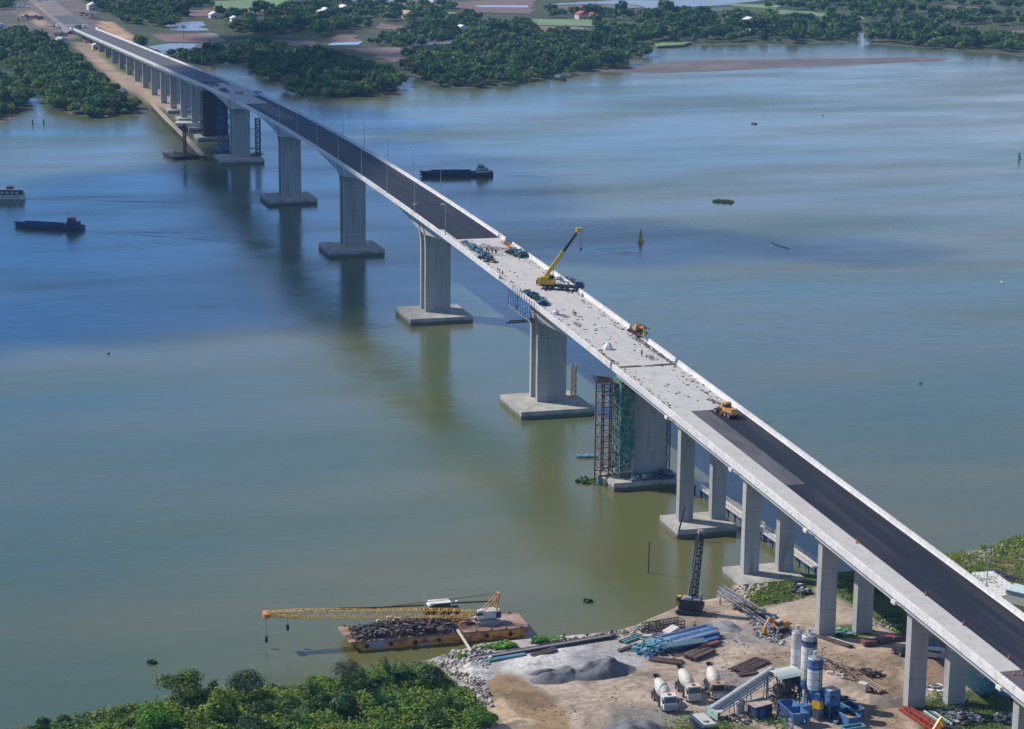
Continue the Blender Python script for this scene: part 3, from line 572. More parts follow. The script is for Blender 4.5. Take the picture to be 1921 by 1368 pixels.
m = MB(); m.cyl((0, 0, -.3), (.4, .1, 4.5), .2, .15, 6); m.cyl((.4, .1, 4.5), (0, 0, 8.6), .15, .12, 6); ptr = bpy.data.meshes.new('trunk'); ptr.from_pydata(m.v, [], m.f); ptr.update(); ptr.materials.append(MT['bark'])

FOREST = [('in the wood on the left bank', [(-60, 95), (0, 70), (50, 70), (95, 86), (135, 114), (178, 150), (218, 183), (252, 198), (250, 208), (215, 216), (165, 219), (128, 212), (98, 198), (75, 172), (50, 160), (22, 122), (0, 112), (-60, 105)], 6.2, 2),
 ('on the small spit at the far left', [(-60, 150), (8, 150), (30, 168), (46, 188), (40, 198), (15, 212), (-60, 235)], 6.2, 2),
 ('on the wooded point right of the bridge', [(470, 120), (520, 105), (590, 108), (690, 118), (738, 150), (748, 170), (690, 178), (620, 182), (550, 176), (515, 160), (480, 140)], 6.6, 2),
 ('in the shore wood behind the river bend', [(760, 108), (850, 96), (925, 88), (1005, 86), (1100, 90), (1180, 92), (1215, 104), (1180, 120), (1100, 134), (1050, 142), (960, 157), (900, 162), (825, 162), (785, 148), (757, 136)], 8, 2),
 ('along the distant right shore', [(1180, 64), (1300, 58), (1400, 56), (1600, 48), (1606, 72), (1500, 80), (1300, 79), (1235, 78), (1200, 84), (1110, 86), (1050, 78)], 10.5, 1),
 ('on the shore beyond the creek mouth', [(1625, 60), (1700, 50), (1800, 66), (1925, 80), (1925, 98), (1800, 92), (1740, 89), (1680, 82), (1630, 79)], 9.5, 1),
 ('', [(1030, 24), (1260, 24), (1350, 30), (1600, 44), (1600, 56), (1200, 56), (1090, 52), (1130, 36), (1020, 34)], 13, 0),
 ('', [(1400, 13), (1600, 16), (1790, 26), (1925, 32), (1925, 52), (1700, 46), (1630, 36), (1450, 18)], 14, 0), ('', [(1380, -3), (1925, -4), (1925, 20), (1850, 18), (1780, 10), (1600, 16), (1460, 8)], 16, 0),
 ('', [(170, -2), (396, -2), (398, 12), (350, 20), (345, 52), (290, 54), (235, 45), (200, 25), (160, 8)], 11, 0), ('', [(395, 28), (450, 24), (560, 14), (700, 18), (790, 26), (835, 34), (800, 42), (700, 40), (690, 56), (600, 72), (590, 60), (480, 70), (425, 58)], 11, 0),
 ('', [(800, 40), (900, 34), (905, 48), (1000, 54), (1010, 68), (1100, 66), (1180, 62), (1190, 88), (1000, 84), (860, 90), (770, 94), (690, 84), (760, 70)], 10.5, 0),
 ('by the inlet beside the bridge', [(435, 96), (478, 92), (530, 98), (532, 110), (500, 118), (470, 130), (450, 118)], 8, 1), ('', [(310, 104), (440, 102), (440, 116), (400, 124), (330, 116)], 9, 0), ('', [(-40, -2), (24, -2), (26, 18), (-40, 24)], 11, 0),
 ('', [(600, 6), (700, 8), (860, 16), (860, 24), (700, 16), (560, 14)], 14, 0), ('', [(1440, 5), (1700, 2), (1700, 12), (1450, 10)], 16, 0)]
cand = []; fr = random.Random(5)
for gi, (nm, poly, sp, pr) in enumerate(FOREST):
    pw = W2(poly, 1.8); P = np.array(pw); x0, y0 = P.min(0); x1, y1 = P.max(0)
    gx = np.arange(x0, x1, sp); gy = np.arange(y0, y1, sp); A = np.stack(np.meshgrid(gx, gy, indexing='ij'), -1).reshape(-1, 2)
    A = A+np.random.default_rng(gi).uniform(-.42, .42, A.shape)*sp; A = A[inpoly(A, pw)]; A = A[fbm(A[:, 0], A[:, 1], 30, 70+gi) > (.355 if pr == 0 else .32)] if len(A) else A
    for x, y in A: cand.append((x, y, gi))
cx = np.array([(c[0], c[1]) for c in cand]); dist = np.hypot(cx[:, 0]-CAM[0], cx[:, 1]-CAM[1]); pxy = pix(np.concatenate([cx, np.full((len(cx), 1), 3.)], 1))
vis = (pxy[:, 0] > -40) & (pxy[:, 0] < 1960) & (pxy[:, 1] > -30); cand = [c for c, v in zip(cand, vis) if v]; dist = dist[vis]
order = np.argsort(dist); KN = ['dark', 'green', 'tall dark', 'low green', 'broad dark', 'grey green', 'yellowish']
def far_z(x, y):
    i = int(np.clip((x-540)/5, 0, len(xs2)-1)); j = int(np.clip((y+1250)/5, 0, len(ys2)-1)); return float(max(1.0, FZ[i, j]))
WQ = {}; NIND = 235; nind = 0
for o_i in order:
    x, y, gi = cand[o_i]; v = fr.choice([0, 0, 1, 1, 2, 3, 3, 4, 5, 6]); s = fr.uniform(.55, 1.25); rz = fr.uniform(0, 6.28); z = far_z(x, y)-.1; nm = FOREST[gi][0]
    if nind < NIND and nm:
        nind += 1; t = thing('mangrove_tree', f'{KN[v]} bushy tree {nm}', 'tree', (x, y, z), rz, 'trees '+nm); t.scale = (s, s, s*fr.uniform(.85, 1.15)); mk('crown', FV[v][0], t); mk('trunk', FV[v][1], t)
    else:
        me = FV[v][0]; far = dist[o_i] > 1500; key = (v, far)
        if key not in WQ:
            a = np.empty(len(me.vertices)*3, np.float32); me.vertices.foreach_get('co', a); a = a.reshape(-1, 4, 3); st = 3 if far else 2; b = a[::st].copy(); cc = b.mean(1, keepdims=True); b = cc+(b-cc)*math.sqrt(st)*.92; WQ[key] = (b, [])
        b = WQ[key][0]; c, q = math.cos(rz), math.sin(rz); Rm = np.array([[c, -q, 0], [q, c, 0], [0, 0, 1]])*s; WQ[key][1].append(b@Rm.T+np.array([x, y, z]))
by = {}
for (v, far), (b, L) in WQ.items():
    if L: by.setdefault(FV[v][0].materials[0].name, []).append(np.concatenate(L))
mi = list(by); Q = np.concatenate([np.concatenate(by[k]) for k in mi]); me = quads_mesh('wood', Q, bpy.data.materials[mi[0]])
for k in mi[1:]: me.materials.append(bpy.data.materials[k])
me.polygons.foreach_set('material_index', np.concatenate([np.full(sum(len(a) for a in by[k]), i, np.int32) for i, k in enumerate(mi)])); o = bpy.data.objects.new('wood', me); col.objects.link(o)
tag(o, 'far-off wood of dark green trees beyond the river', 'wood', kind='stuff'); print('trees', nind, 'wood quads', len(Q))
# single trees that stand out
for px, py, s, lab in [(265, 94, 1.15, 'lone dark tree rising beside the far approach parapet'), (600, 66, 1.3, 'round tree standing between the two ponds inland'), (1250, 30, 1.5, 'tall tree standing above the inland hedge right of the middle')]:
    P = at(px, py, 2.0); t = thing('tree', lab, 'tree', P); t.scale = (s,)*3; mk('crown', FV[4][0], t); mk('trunk', FV[4][1], t)
for i, (px, py) in enumerate([(36, 60), (345, 74), (424, 62), (470, 60), (655, 52), (665, 56), (1150, 50), (1170, 52), (1190, 52)]):
    P = at(px, py, 2.0); t = thing('palm_tree', 'slender palm tree in the inland village gardens', 'palm tree', P, i*1.3, 'palms of the inland village'); mk('crown', pme, t); mk('trunk', ptr, t)

# ------------------------------------------------------------------ near bank vegetation
nr = random.Random(11); NV = []
for i, (rad, h, lf, mt, nl, nq) in enumerate([(2.4, 2.6, .20, 'leaf_near', 8, 1500), (1.8, 2.0, .18, 'leaf_yl', 7, 1100), (2.6, 3.2, .22, 'leaf_dk', 8, 1500), (1.3, 1.6, .16, 'leaf_md', 6, 800), (2.0, 2.3, .17, 'leaf_gy', 7, 1000)]):
    NV.append((quads_mesh('foliage', crown_arr(300+i, rad, h*.9, nl+4, nq, lf, flat=.5, spread=.95), MT[mt]), trunk_mesh(h*.8, .06, 50+i, 5, rad), rad))
VEG = [(55, 1366), (130, 1356), (250, 1334), (330, 1316), (430, 1302), (560, 1296), (640, 1282), (700, 1262), (780, 1250), (825, 1260), (850, 1290), (905, 1330), (930, 1400), (900, 1470), (-100, 1470), (-100, 1420)]
vw = W2(VEG, 2.2); P = np.array(vw); A = []
for x in np.arange(P[:, 0].min(), P[:, 0].max(), 2.6):
    for y in np.arange(P[:, 1].min(), P[:, 1].max(), 2.6): A.append((x+nr.uniform(-1.2, 1.2), y+nr.uniform(-1.2, 1.2)))
A = np.array(A); A = A[inpoly(A, vw)]; pp = pix(np.concatenate([A, np.full((len(A), 1), 2.2)], 1)); A = A[(pp[:, 1] < 1405) & (pp[:, 0] > -60)]
KB = ['bright green leafy', 'yellow green', 'dark green', 'small mid green', 'grey green']; cnt = 0
for x, y in A:
    v = nr.choice([0, 0, 1, 1, 2, 3, 3, 4]); s = nr.uniform(.45, .95); p_ = pix([(x, y, 2)])[0]
    if p_[0] < 330: s *= .55; v = nr.choice([0, 3, 2])
    where = 'at the tapering left end of the near bank' if p_[0] < 330 else ('in the thicket left of the nipa palms' if p_[0] < 640 else 'in the thicket beside the rubble slope')
    t = thing('bush', f'{KB[v]} bush {where}', 'bush', (x, y, ngz(x, y)-.1), nr.uniform(0, 6.28), f'bushes {where}'); t.scale = (s, s, s*nr.uniform(.7, 1.2)); mk('foliage', NV[v][0], t); mk('stem', NV[v][1], t); cnt += 1
    if cnt > 270: break
print('bushes', cnt)
def big(name, lab, cat, px, py, rad, h, mt, nl, nq, lf, seed, z0=.2, flat=.6):
    P = ag(px, py); t = thing(name, lab, cat, P); mk('crown', quads_mesh('crown', crown_arr(seed, rad, h, nl, nq, lf, z0=z0*h, flat=flat), MT[mt]), t); mk('trunk', trunk_mesh(h*1.0, .16, seed, 6, rad), t)
big('tree', 'small spreading tree with a thin crown at the water edge left of the thicket', 'tree', 338, 1318, 4.6, 5.4, 'leaf_md', 11, 2000, .19, 401, .12, .5)
big('tree', 'small dark thin tree between two larger crowns', 'tree', 396, 1322, 1.5, 4.0, 'leaf_gy', 5, 480, .16, 402, .2)
big('tree', 'feathery grey green tree behind the vine covered clump', 'tree', 462, 1318, 3.6, 6.2, 'leaf_gy', 12, 2600, .14, 403, 0, .62)
big('tree', 'thick tree smothered in bright yellow green vines', 'tree', 422, 1360, 3.0, 7.0, 'leaf_yl', 10, 3200, .22, 404, 0, .55)
big('tree', 'dark rounded tree low in the middle of the thicket', 'tree', 640, 1345, 3.6, 4.0, 'leaf_dk', 9, 2600, .22, 405, 0)
big('tree', 'sparse grey wispy tree beside the nipa palms', 'tree', 652, 1285, 3.2, 4.8, 'leaf_gy', 10, 1300, .11, 406, 0, .62)
big('tree', 'dense dark bush at the foot of the rubble slope', 'tree', 808, 1290, 3.4, 3.6, 'leaf_dk', 8, 2600, .22, 407, 0)
big('tree', 'bright round clump of leaves near the sand heap', 'tree', 905, 1366, 2.6, 3.0, 'leaf_near', 8, 2200, .2, 408, 0)
big('tree', 'rounded dark tree at the bottom edge of the thicket', 'tree', 470, 1400, 3.8, 5.2, 'leaf_dk', 9, 2800, .24, 409, 0)
big('tree', 'bright leafy tree at the bottom edge left of the vine covered one', 'tree', 290, 1372, 3.6, 4.2, 'leaf_near', 9, 2400, .22, 410, 0)
MT['nipa'] = leafmat('palm fronds', (.07, .16, .04), (.03, .08, .022), .2, 1)
for i, (px, py, L, lab) in enumerate([(735, 1284, 6.6, 'large nipa palm with arching dark fronds'), (690, 1292, 5.0, 'smaller nipa palm on the left of the large one'), (590, 1318, 4.2, 'short nipa palm sunk in the thicket'), (520, 1345, 4.6, 'nipa palm near the bottom edge left of the middle of the thicket'), (712, 1335, 4.8, 'nipa palm low in the thicket below the large one'), (560, 1368, 4.8, 'nipa palm cut by the bottom edge of the photo'), (845, 1335, 3.6, 'short nipa palm beside the sand heap'), (772, 1278, 4.8, 'nipa palm on the right of the large one')]):
    t = thing('nipa_palm', lab, 'palm tree', ag(px, py), i); palm_mesh(24, L, .9, .6, 20+i, .55).build('fronds', MT['nipa'], t); m = MB(); m.cyl((0, 0, -.2), (0, 0, .5), .25, .1, 7); m.build('stem', MT['bark'], t)
MT['dryg'] = leafmat('dry stems', (.30, .25, .13), (.16, .13, .07), .2, 1)
# ground cover (short weeds) as uncountable stuff
def cover(poly, n, leaf, mtn, label, hmax=.5, sd=0, z=None):
    pw = W2(poly, 2.4); P = np.array(pw); rn = np.random.default_rng(sd); A = rn.uniform(P.min(0), P.max(0), (n*3, 2)); A = A[inpoly(A, pw)][:n]
    cl = fbm(A[:, 0], A[:, 1], 5, sd+3); A = A[cl > .42]; i = np.clip(((A[:, 0]+262)/.6).astype(int), 0, len(xs)-1); j = np.clip(((A[:, 1]+125)/.6).astype(int), 0, len(ys)-1)
    n = len(A); c = np.stack([A[:, 0], A[:, 1], GZ[i, j]+rn.random(n)*hmax*fbm(A[:, 0], A[:, 1], 3, sd+9)*1.6], -1); c = c[GZ[i, j] > 1.35]; n = len(c)
    nrm = rn.normal(0, .5, (n, 3)); nrm[:, 2] = 1; nrm /= np.linalg.norm(nrm, axis=1)[:, None]; t = np.cross(nrm, rn.normal(0, 1, (n, 3))); t /= np.linalg.norm(t, axis=1)[:, None]; b = np.cross(nrm, t); s = leaf*rn.uniform(.6, 1.4, (n, 1))
    o = bpy.data.objects.new('ground_cover', quads_mesh('ground_cover', np.stack([c-t*s-b*s, c+t*s-b*s, c+t*s*.7+b*s, c-t*s*.7+b*s], 1), MT[mtn])); col.objects.link(o); tag(o, label, 'weeds', kind='stuff')
cover(VEG, 70000, .19, 'leaf_near', 'low leafy ground cover between the bushes of the near bank', 1.5, 1); cover(VEG, 52000, .125, 'leaf_yl', 'yellow green creepers spread over the near bank', 1.9, 12); cover(VEG, 26000, .22, 'leaf_dk', 'dark creepers filling the hollows of the near bank', 1.3, 23); cover(VEG, 9000, .12, 'dryg', 'dry straw coloured stems among the bushes of the near bank', 2.0, 34)
cover([(1640, 1052), (1780, 1034), (1925, 1004), (2000, 1000), (2000, 1180), (1921, 1140), (1850, 1095), (1760, 1110)], 16000, .13, 'leaf_near', 'weeds on the bank right of the bridge deck', .7, 2)
cover([(1400, 1110), (1450, 1088), (1545, 1066), (1640, 1072), (1700, 1150), (1740, 1200), (1690, 1195), (1560, 1110), (1480, 1130), (1410, 1142)], 16000, .12, 'leaf_md', 'weeds under the bridge by the water', .6, 3)
cover([(1700, 1330), (1770, 1290), (1840, 1290), (1921, 1310), (2000, 1400), (1740, 1400)], 9000, .1, 'leaf_md', 'weeds around the feet of the nearest columns', .4, 4)
cover([(1240, 1360), (1300, 1345), (1480, 1350), (1480, 1420), (1240, 1420)], 5000, .12, 'leaf_near', 'weeds in front of the batching plant', .8, 5)
cover([(850, 1232), (905, 1212), (1000, 1200), (1060, 1196), (1060, 1204), (1000, 1212), (900, 1226), (860, 1240)], 5000, .13, 'leaf_near', 'weeds along the water edge behind the barge', .7, 6)
cover([(1225, 1085+85), (1235, 1166), (1245, 1172), (1235, 1176)], 200, .1, 'leaf_md', 'tuft of weeds by the stacked frames', .3, 7)
# ------------------------------------------------------------------ clouds that shade part of the river, and the haze
MT['cloud'] = bpy.data.materials.new('cloud'); MT['cloud'].use_nodes = True; t = MT['cloud'].node_tree; t.nodes.clear()
o_ = N(t, 'ShaderNodeOutputMaterial'); d_ = N(t, 'ShaderNodeBsdfDiffuse'); d_.inputs['Color'].default_value = (.9, .9, .9, 1); tr_ = N(t, 'ShaderNodeBsdfTransparent'); mx_ = N(t, 'ShaderNodeMixShader'); mx_.inputs[0].default_value = .45
lk(t, tr_.outputs[0], mx_.inputs[1]); lk(t, d_.outputs[0], mx_.inputs[2]); lk(t, mx_.outputs[0], o_.inputs['Surface'])
HC = 1500.0
def cloud(label, polypx, zs, n, r0, sd):
    pw = [tuple(at(x, y, z)[:2]) for (x, y), z in zip(polypx, zs)] if isinstance(zs, list) else W2(polypx, zs)
    off = Vector((sv.x, sv.y, 0))*(HC/sv.z); P = np.array(pw); rn = np.random.default_rng(sd); m = MB(); k = 0
    while k < n:
        q = rn.uniform(P.min(0), P.max(0))
        if dpoly(np.array([q]), pw)[0] < r0*.3: continue
        r_ = r0*rn.uniform(.6, 1.3); m.sphere((q[0]+off.x, q[1]+off.y, HC+rn.uniform(-20, 20)), r_, 12, 8, (1, 1, .45)); k += 1
    tag(m.build('cloud', MT['cloud'], smooth=True), label, 'cloud')
cloud('broad low cloud whose shadow falls across the middle of the river', [(-700, 640), (0, 655), (330, 632), (600, 608), (720, 590), (800, 520), (900, 480), (1100, 500), (1300, 500), (1700, 492), (1720, 468), (1300, 440), (1050, 400), (930, 310), (700, 210), (560, 190), (450, 200), (380, 280), (250, 330), (0, 380), (-700, 380)], 1.0, 330, 26, 1)
cloud('small cloud shading the wooded point on the far side', [(455, 60), (620, 60), (760, 100), (760, 200), (650, 215), (470, 200), (400, 110)], 1.0, 22, 34, 2)
0 and cloud('long thin cloud shading the inland woods', [(560, 20), (1100, 60), (1250, 95), (1200, 150), (960, 175), (850, 160), (780, 110), (560, 60)], 1.0, 110, 40, 3)
MT['haze'] = bpy.data.materials.new('haze'); MT['haze'].use_nodes = True; t = MT['haze'].node_tree; t.nodes.clear()
o_ = N(t, 'ShaderNodeOutputMaterial'); v_ = N(t, 'ShaderNodeVolumePrincipled'); v_.inputs['Color'].default_value = (.30, .60, 1, 1); v_.inputs['Density'].default_value = .00006; v_.inputs['Anisotropy'].default_value = .2; lk(t, v_.outputs[0], o_.inputs['Volume'])
m = MB(); m.hexa([(-3500, -13000, -30), (15000, -13000, -30), (15000, 10000, -30), (-3500, 10000, -30), (-3500, -13000, 175), (15000, -13000, 175), (15000, 10000, 175), (-3500, 10000, 175)])
tag(m.build('haze', MT['haze']), 'thin blue haze over the river and the far bank', 'haze', kind='stuff')
# ------------------------------------------------------------------ shared builders for the objects
def wb(m, name, mt, parent, **k):
    L = parent.location if parent.parent is None else parent.parent.location
    rt = parent if parent.parent is None else parent.parent; a = -rt.rotation_euler[2]; c, q = math.cos(a), math.sin(a)
    m.v = [((x-L[0])*c-(y-L[1])*q, (x-L[0])*q+(y-L[1])*c, z-L[2]) for x, y, z in m.v]; return m.build(name, mt, parent, **k)
def pxX(px, py, X): d = ray(px, py); t = (X-CAM[0])/d[0]; return Vector((CAM+t*d).tolist())
def ang(a, b): return math.atan2(b[1]-a[1], b[0]-a[0])
def clutter(n, lx, ly, h, sd, kind='mix', sl=1.0, long_=None):
    """random stack of bars, boards and blocks filling a footprint"""
    rn = random.Random(sd); m = MB()
    for i in range(n):
        x, y = rn.uniform(-lx/2, lx/2), rn.uniform(-ly/2, ly/2); k = 1-(2*x/lx)**2*.5-(2*y/ly)**2*.4; z = rn.uniform(0, h*max(.15, k)); t = kind if kind != 'mix' else rn.choice(['bar', 'box', 'board', 'bar', 'box'])
        a = rn.uniform(0, 6.28) if long_ is None else long_+rn.uniform(-.18, .18)
        if t == 'bar':
            L = rn.uniform(.8, 2.6)*sl; dz = rn.uniform(-.5, .7) if long_ is None else rn.uniform(-.05, .12); q = .05+.06*rn.random(); m.bar((x-L/2*math.cos(a), y-L/2*math.sin(a), z+.08), (x+L/2*math.cos(a), y+L/2*math.sin(a), max(.06, z+dz)), q*1.6)
        elif t == 'box': s_ = rn.uniform(.25, .8)*sl; m.box(x, y, z*.8, s_, s_*rn.uniform(.5, 1.2), s_*rn.uniform(.4, .9), a)
        else: L = rn.uniform(.8, 1.8)*sl; m.box(x, y, z, L, L*.5, .05, a, rn.uniform(-.3, .3))
        m.mi = rn.randrange(3)
    return m
def heap(name, label, cat, loc, rz, lx, ly, h, n, mts, sd, kind='mix', sl=1., long_=None, group=None, part='pieces'):
    t = thing(name, label, cat, loc, rz, group)
    mm = clutter(n, lx, ly, h, sd, kind, sl, long_); k = max(1, n//3)
    mm.build(part, [MT[x] for x in (mts*3)[:3]], t); return t
def wheel(m, x, y, z, r, w_): m.cyl((x, y-w_/2, z), (x, y+w_/2, z), r, n=12)
def wheels(parent, pts, r, w_=.35):
    for x, y in pts:
        m = MB(); wheel(m, x, y, r, r, w_); o = m.build('wheel', MT['tyre'], parent); m = MB(); wheel(m, x, y, r, r*.5, w_+.04); m.build('rim', MT['steel'], o)

# ------------------------------------------------------------------ people (one skinned body each)
def person_mesh(pose, sd=0):
    rn = random.Random(sd); lean = {'stand': .03, 'walk': .06, 'bend': .75}[pose]
    V = {}; hip = .92 if pose != 'bend' else .86
    V['pel'] = (0, 0, hip); c, s = math.cos(lean), math.sin(lean)
    up = lambda d, y=0, f=0: (d*s+f*c, y, hip+d*c-f*s)
    V['abd'] = up(.22); V['che'] = up(.42); V['nk'] = up(.56); V['hd'] = up(.66, 0, .02); V['ht'] = up(.80, 0, .02); V['ns'] = up(.70, 0, .11)
    R_ = dict(pel=.14, abd=.125, che=.15, nk=.06, hd=.085, ht=.08, ns=.02); E = [('pel', 'abd'), ('abd', 'che'), ('che', 'nk'), ('nk', 'hd'), ('hd', 'ht'), ('hd', 'ns')]
    st = .28 if pose == 'walk' else .06
    for k, y, f in (('l', .11, 1), ('r', -.11, -1)):
        V['h'+k] = (0, y, hip-.06); V['k'+k] = (f*st*.55+.04, y, .48); V['a'+k] = (f*st, y, .09); V['t'+k] = (f*st+.17, y*1.2, .04)
        V['s'+k] = up(.48, y*1.75); q = .05 if pose != 'bend' else .28; V['e'+k] = (V['s'+k][0]+q-f*st*.5, y*2.3, V['s'+k][2]-.29); V['w'+k] = (V['e'+k][0]+.12, y*2.1, V['e'+k][2]-.22); V['p'+k] = (V['w'+k][0]+.05, y*2.05, V['w'+k][2]-.08)
        R_.update({'h'+k: .10, 'k'+k: .06, 'a'+k: .045, 't'+k: .04, 's'+k: .065, 'e'+k: .045, 'w'+k: .03, 'p'+k: .038})
        E += [('pel', 'h'+k), ('h'+k, 'k'+k), ('k'+k, 'a'+k), ('a'+k, 't'+k), ('che', 's'+k), ('s'+k, 'e'+k), ('e'+k, 'w'+k), ('w'+k, 'p'+k)]
        for j in range(5):
            n_ = f'f{j}{k}'; L = [.05, .085, .09, .085, .065][j]; V[n_] = (V['p'+k][0]+L*.4+(.03 if j == 0 else 0), V['p'+k][1]+(j-2)*.018, V['p'+k][2]-L*.9); R_[n_] = .009; E.append(('p'+k, n_))
    return V, E, R_
def skinned(name, V, E, R_, mt, parent, grow=0, only=None):
    ks = [k for k in V if only is None or k in only]; ix_ = {k: i for i, k in enumerate(ks)}
    me = bpy.data.meshes.new(name); me.from_pydata([V[k] for k in ks], [(ix_[a], ix_[b]) for a, b in E if a in ix_ and b in ix_], []); me.update(); me.materials.append(mt)
    o = bpy.data.objects.new(name, me); col.objects.link(o); o.parent = parent; md = o.modifiers.new('skin', 'SKIN'); sk = me.skin_vertices
    if not sk:
        import bmesh as _b; bm = _b.new(); bm.from_mesh(me); bm.verts.layers.skin.verify(); bm.to_mesh(me); bm.free(); sk = me.skin_vertices
    for i, k in enumerate(ks): sk[0].data[i].radius = (R_[k]+grow,)*2; sk[0].data[i].use_root = (i == 0)
    ss = o.modifiers.new('sub', 'SUBSURF'); ss.levels = 1; ss.render_levels = 1; return o
def person(label, loc, rz, pose='stand', vest='orange', sd=0, group='workers on the bridge deck', helm='yel'):
    t = thing('person', label, 'person', loc, rz, group); V, E, R_ = person_mesh(pose, sd)
    skinned('body', V, E, R_, MT['skin'], t); skinned('vest', V, E, R_, MT[vest], t, .02, {'pel', 'abd', 'che', 'sl', 'sr', 'el', 'er'}); skinned('trousers', V, E, R_, MT['cloth'], t, .018, {'pel', 'hl', 'hr', 'kl', 'kr', 'al', 'ar'})
    m = MB(); m.sphere((V['ht'][0], 0, V['ht'][2]+.01), .115, 8, 6, (1.1, 1, .8)); m.build('helmet', MT[helm], t); return t

# ------------------------------------------------------------------ yellow truck crane on the deck
P0 = atdk(1022, 541); P1 = Vector((.8, -7.6, zdk(1))); a = ang(P0, P1); Lc = 11.0
cr = thing('mobile_crane', 'yellow truck crane with raised telescopic boom standing on the bare concrete deck', 'crane', P0, a)
m = MB(); m.box(4.6, 0, .75, 11.6, 2.3, .5); m.box(9.6, 0, .7, 1.9, 2.4, .8); m.build('chassis', MT['dark'], cr)
m = MB(); m.box(9.7, -.55, 1.5, 1.7, 1.2, .95, tp=.85); m.build('driver_cab', MT['navy'], cr); m = MB(); m.box(10.3, -.55, 1.75, .6, 1.05, .45); m.build('windscreen', MT['glass'], cr)
wheels(cr, [(x, y) for x in (.3, 1.7, 4.4, 5.8, 8.6) for y in (-1.05, 1.05)], .55)
for x, y in ((1.0, 2.6), (1.0, -2.6), (7.0, 2.6), (7.0, -2.6)):
    m = MB(); m.bar((x, 0, .85), (x, y, .85), .3); m.cyl((x, y, 0), (x, y, .9), .1, n=7); m.box(x, y, 0, .7, .7, .12); m.build('outrigger', MT['dark'], cr)
m = MB(); m.box(.6, 0, 1.3, 4.2, 2.3, 1.1); m.box(.2, -.75, 2.4, 2.0, .7, .9, tp=.85); m.box(-1.2, 0, 1.25, 1.1, 2.6, 1.7); m.box(1.6, .7, 2.4, 1.4, .9, 1.2, tp=.8); m.build('turntable_body', MT['yel'], cr)
m = MB(); m.box(1.75, .7, 2.75, 1.3, .96, .6); m.build('operator_window', MT['glass'], cr)
m = MB(); m.box(-1.85, 0, 1.1, .5, 2.5, 1.3); m.build('counterweight', MT['ora'], cr)
tip = pxX(1086, 431, 3.0); piv = cr.location+Vector((.0, 0, 2.9)); v = tip-piv
m = MB(); m.bar(piv, piv+v*.55, .78, .95); wb(m, 'boom_section', MT['yel'], cr)
for o in [c for c in children(cr) if c.name.startswith('boom')]: pass
def unrot(o, t):   # part built in world axes under a turned empty
    return o
unrot(bpy.data.objects['boom_section'], cr)
m = MB(); m.bar(piv+v*.55, piv+v*.93, .58, .72); unrot(wb(m, 'boom_section', MT['dark'], cr), cr)
m = MB(); m.bar(piv+v*.93, tip, .5, .6); m.box(tip.x, tip.y, tip.z-.5, .9, 1.5, 1.0, 0); unrot(wb(m, 'boom_head', MT['yel'], cr), cr)
m = MB(); m.bar(piv+Vector((-.6, -1.9, -1.0)), piv+v*.26, .22); m.bar(piv+Vector((-.6, -1.9, -1.0)), piv+v*.26+Vector((.3, 0, 0)), .12); unrot(wb(m, 'lift_cylinder', MT['yel'], cr), cr)
m = MB(); ht_ = tip+Vector((0, -.6, -.5)); m.bar(ht_, ht_+Vector((0, 0, -4.3)), .07); m.box(ht_.x, ht_.y, ht_.z-5.2, .45, .45, .9); unrot(wb(m, 'hook_block', MT['dark'], cr), cr)
heap('material_pile', 'dark bundles and frames beside the truck crane against the right parapet', 'material pile', atdk(1068, 530), ang(atdk(1050, 522), atdk(1085, 543)), 8.5, 2.8, 1.3, 160, ['dark', 'lblue', 'scrap'], 31)
heap('material_pile', 'purple grey stack of sheets behind the truck crane', 'material pile', atdk(1052, 524), .5, 3.0, 2.0, 1.0, 26, ['scrap', 'steel', 'navy'], 32, 'board')

# ------------------------------------------------------------------ blue work platform hung on the left edge
xa, xb = atY(1006, 568, 8.25).x, atY(965, 535, 8.25).x
wp = thing('work_platform', 'blue mesh work platform hung outside the left deck edge above the nearest twin pier', 'work platform', (0, 8.6, zdk(0)-3.4))
m = MB(); z0, z1 = zdk(-8)-3.6, zdk(-8)+1.5; n = 9
for i in range(n+1):
    X = xa+(xb-xa)*i/n; dz = zdk(X)-zdk(-8); m.bar((X, 8.75, z0+dz), (X, 8.75, z1+dz), .12); m.bar((X, 9.9, z0+dz), (X, 9.9, z1+dz-.6), .12); m.bar((X, 8.6, z0+dz), (X, 10, z0+dz), .12); m.bar((X, 8.6, z0+dz+2.4), (X, 10, z0+dz+2.4), .1)
for zz in (0, .8, 1.6, 2.4, 3.3, 4.2): m.bar((xa, 9.92, z0+zz+zdk(xa)-zdk(-8)), (xb, 9.92, z0+zz+zdk(xb)-zdk(-8)), .12)
wb(m, 'frame', MT['blue'], wp)
m = MB()
for i in range(n):
    if i in (5,): continue
    X0, X1 = xa+(xb-xa)*(i+.06)/n, xa+(xb-xa)*(i+.94)/n; d0, d1 = zdk(X0)-zdk(-8), zdk(X1)-zdk(-8)
    m.prism([(X0, 9.8, z0+.3+d0), (X1, 9.8, z0+.3+d1), (X1, 9.8, z1-.9+d1), (X0, 9.8, z1-.9+d0)], (0, .04, 0))
wb(m, 'mesh_panel', mat('blue netting', (.03, .13, .30), .8, c2=(.02, .05, .13), scale=1.6, c3=(.25, .36, .40), s3=2), wp)
m = MB(); m.hexa([(xa, 8.5, z0-.12+zdk(xa)-zdk(-8)), (xb, 8.5, z0-.12+zdk(xb)-zdk(-8)), (xb, 10, z0-.12+zdk(xb)-zdk(-8)), (xa, 10, z0-.12+zdk(xa)-zdk(-8)), (xa, 8.5, z0+zdk(xa)-zdk(-8)), (xb, 8.5, z0+zdk(xb)-zdk(-8)), (xb, 10, z0+zdk(xb)-zdk(-8)), (xa, 10, z0+zdk(xa)-zdk(-8))]); wb(m, 'walkway', MT['wood'], wp)
m = MB()
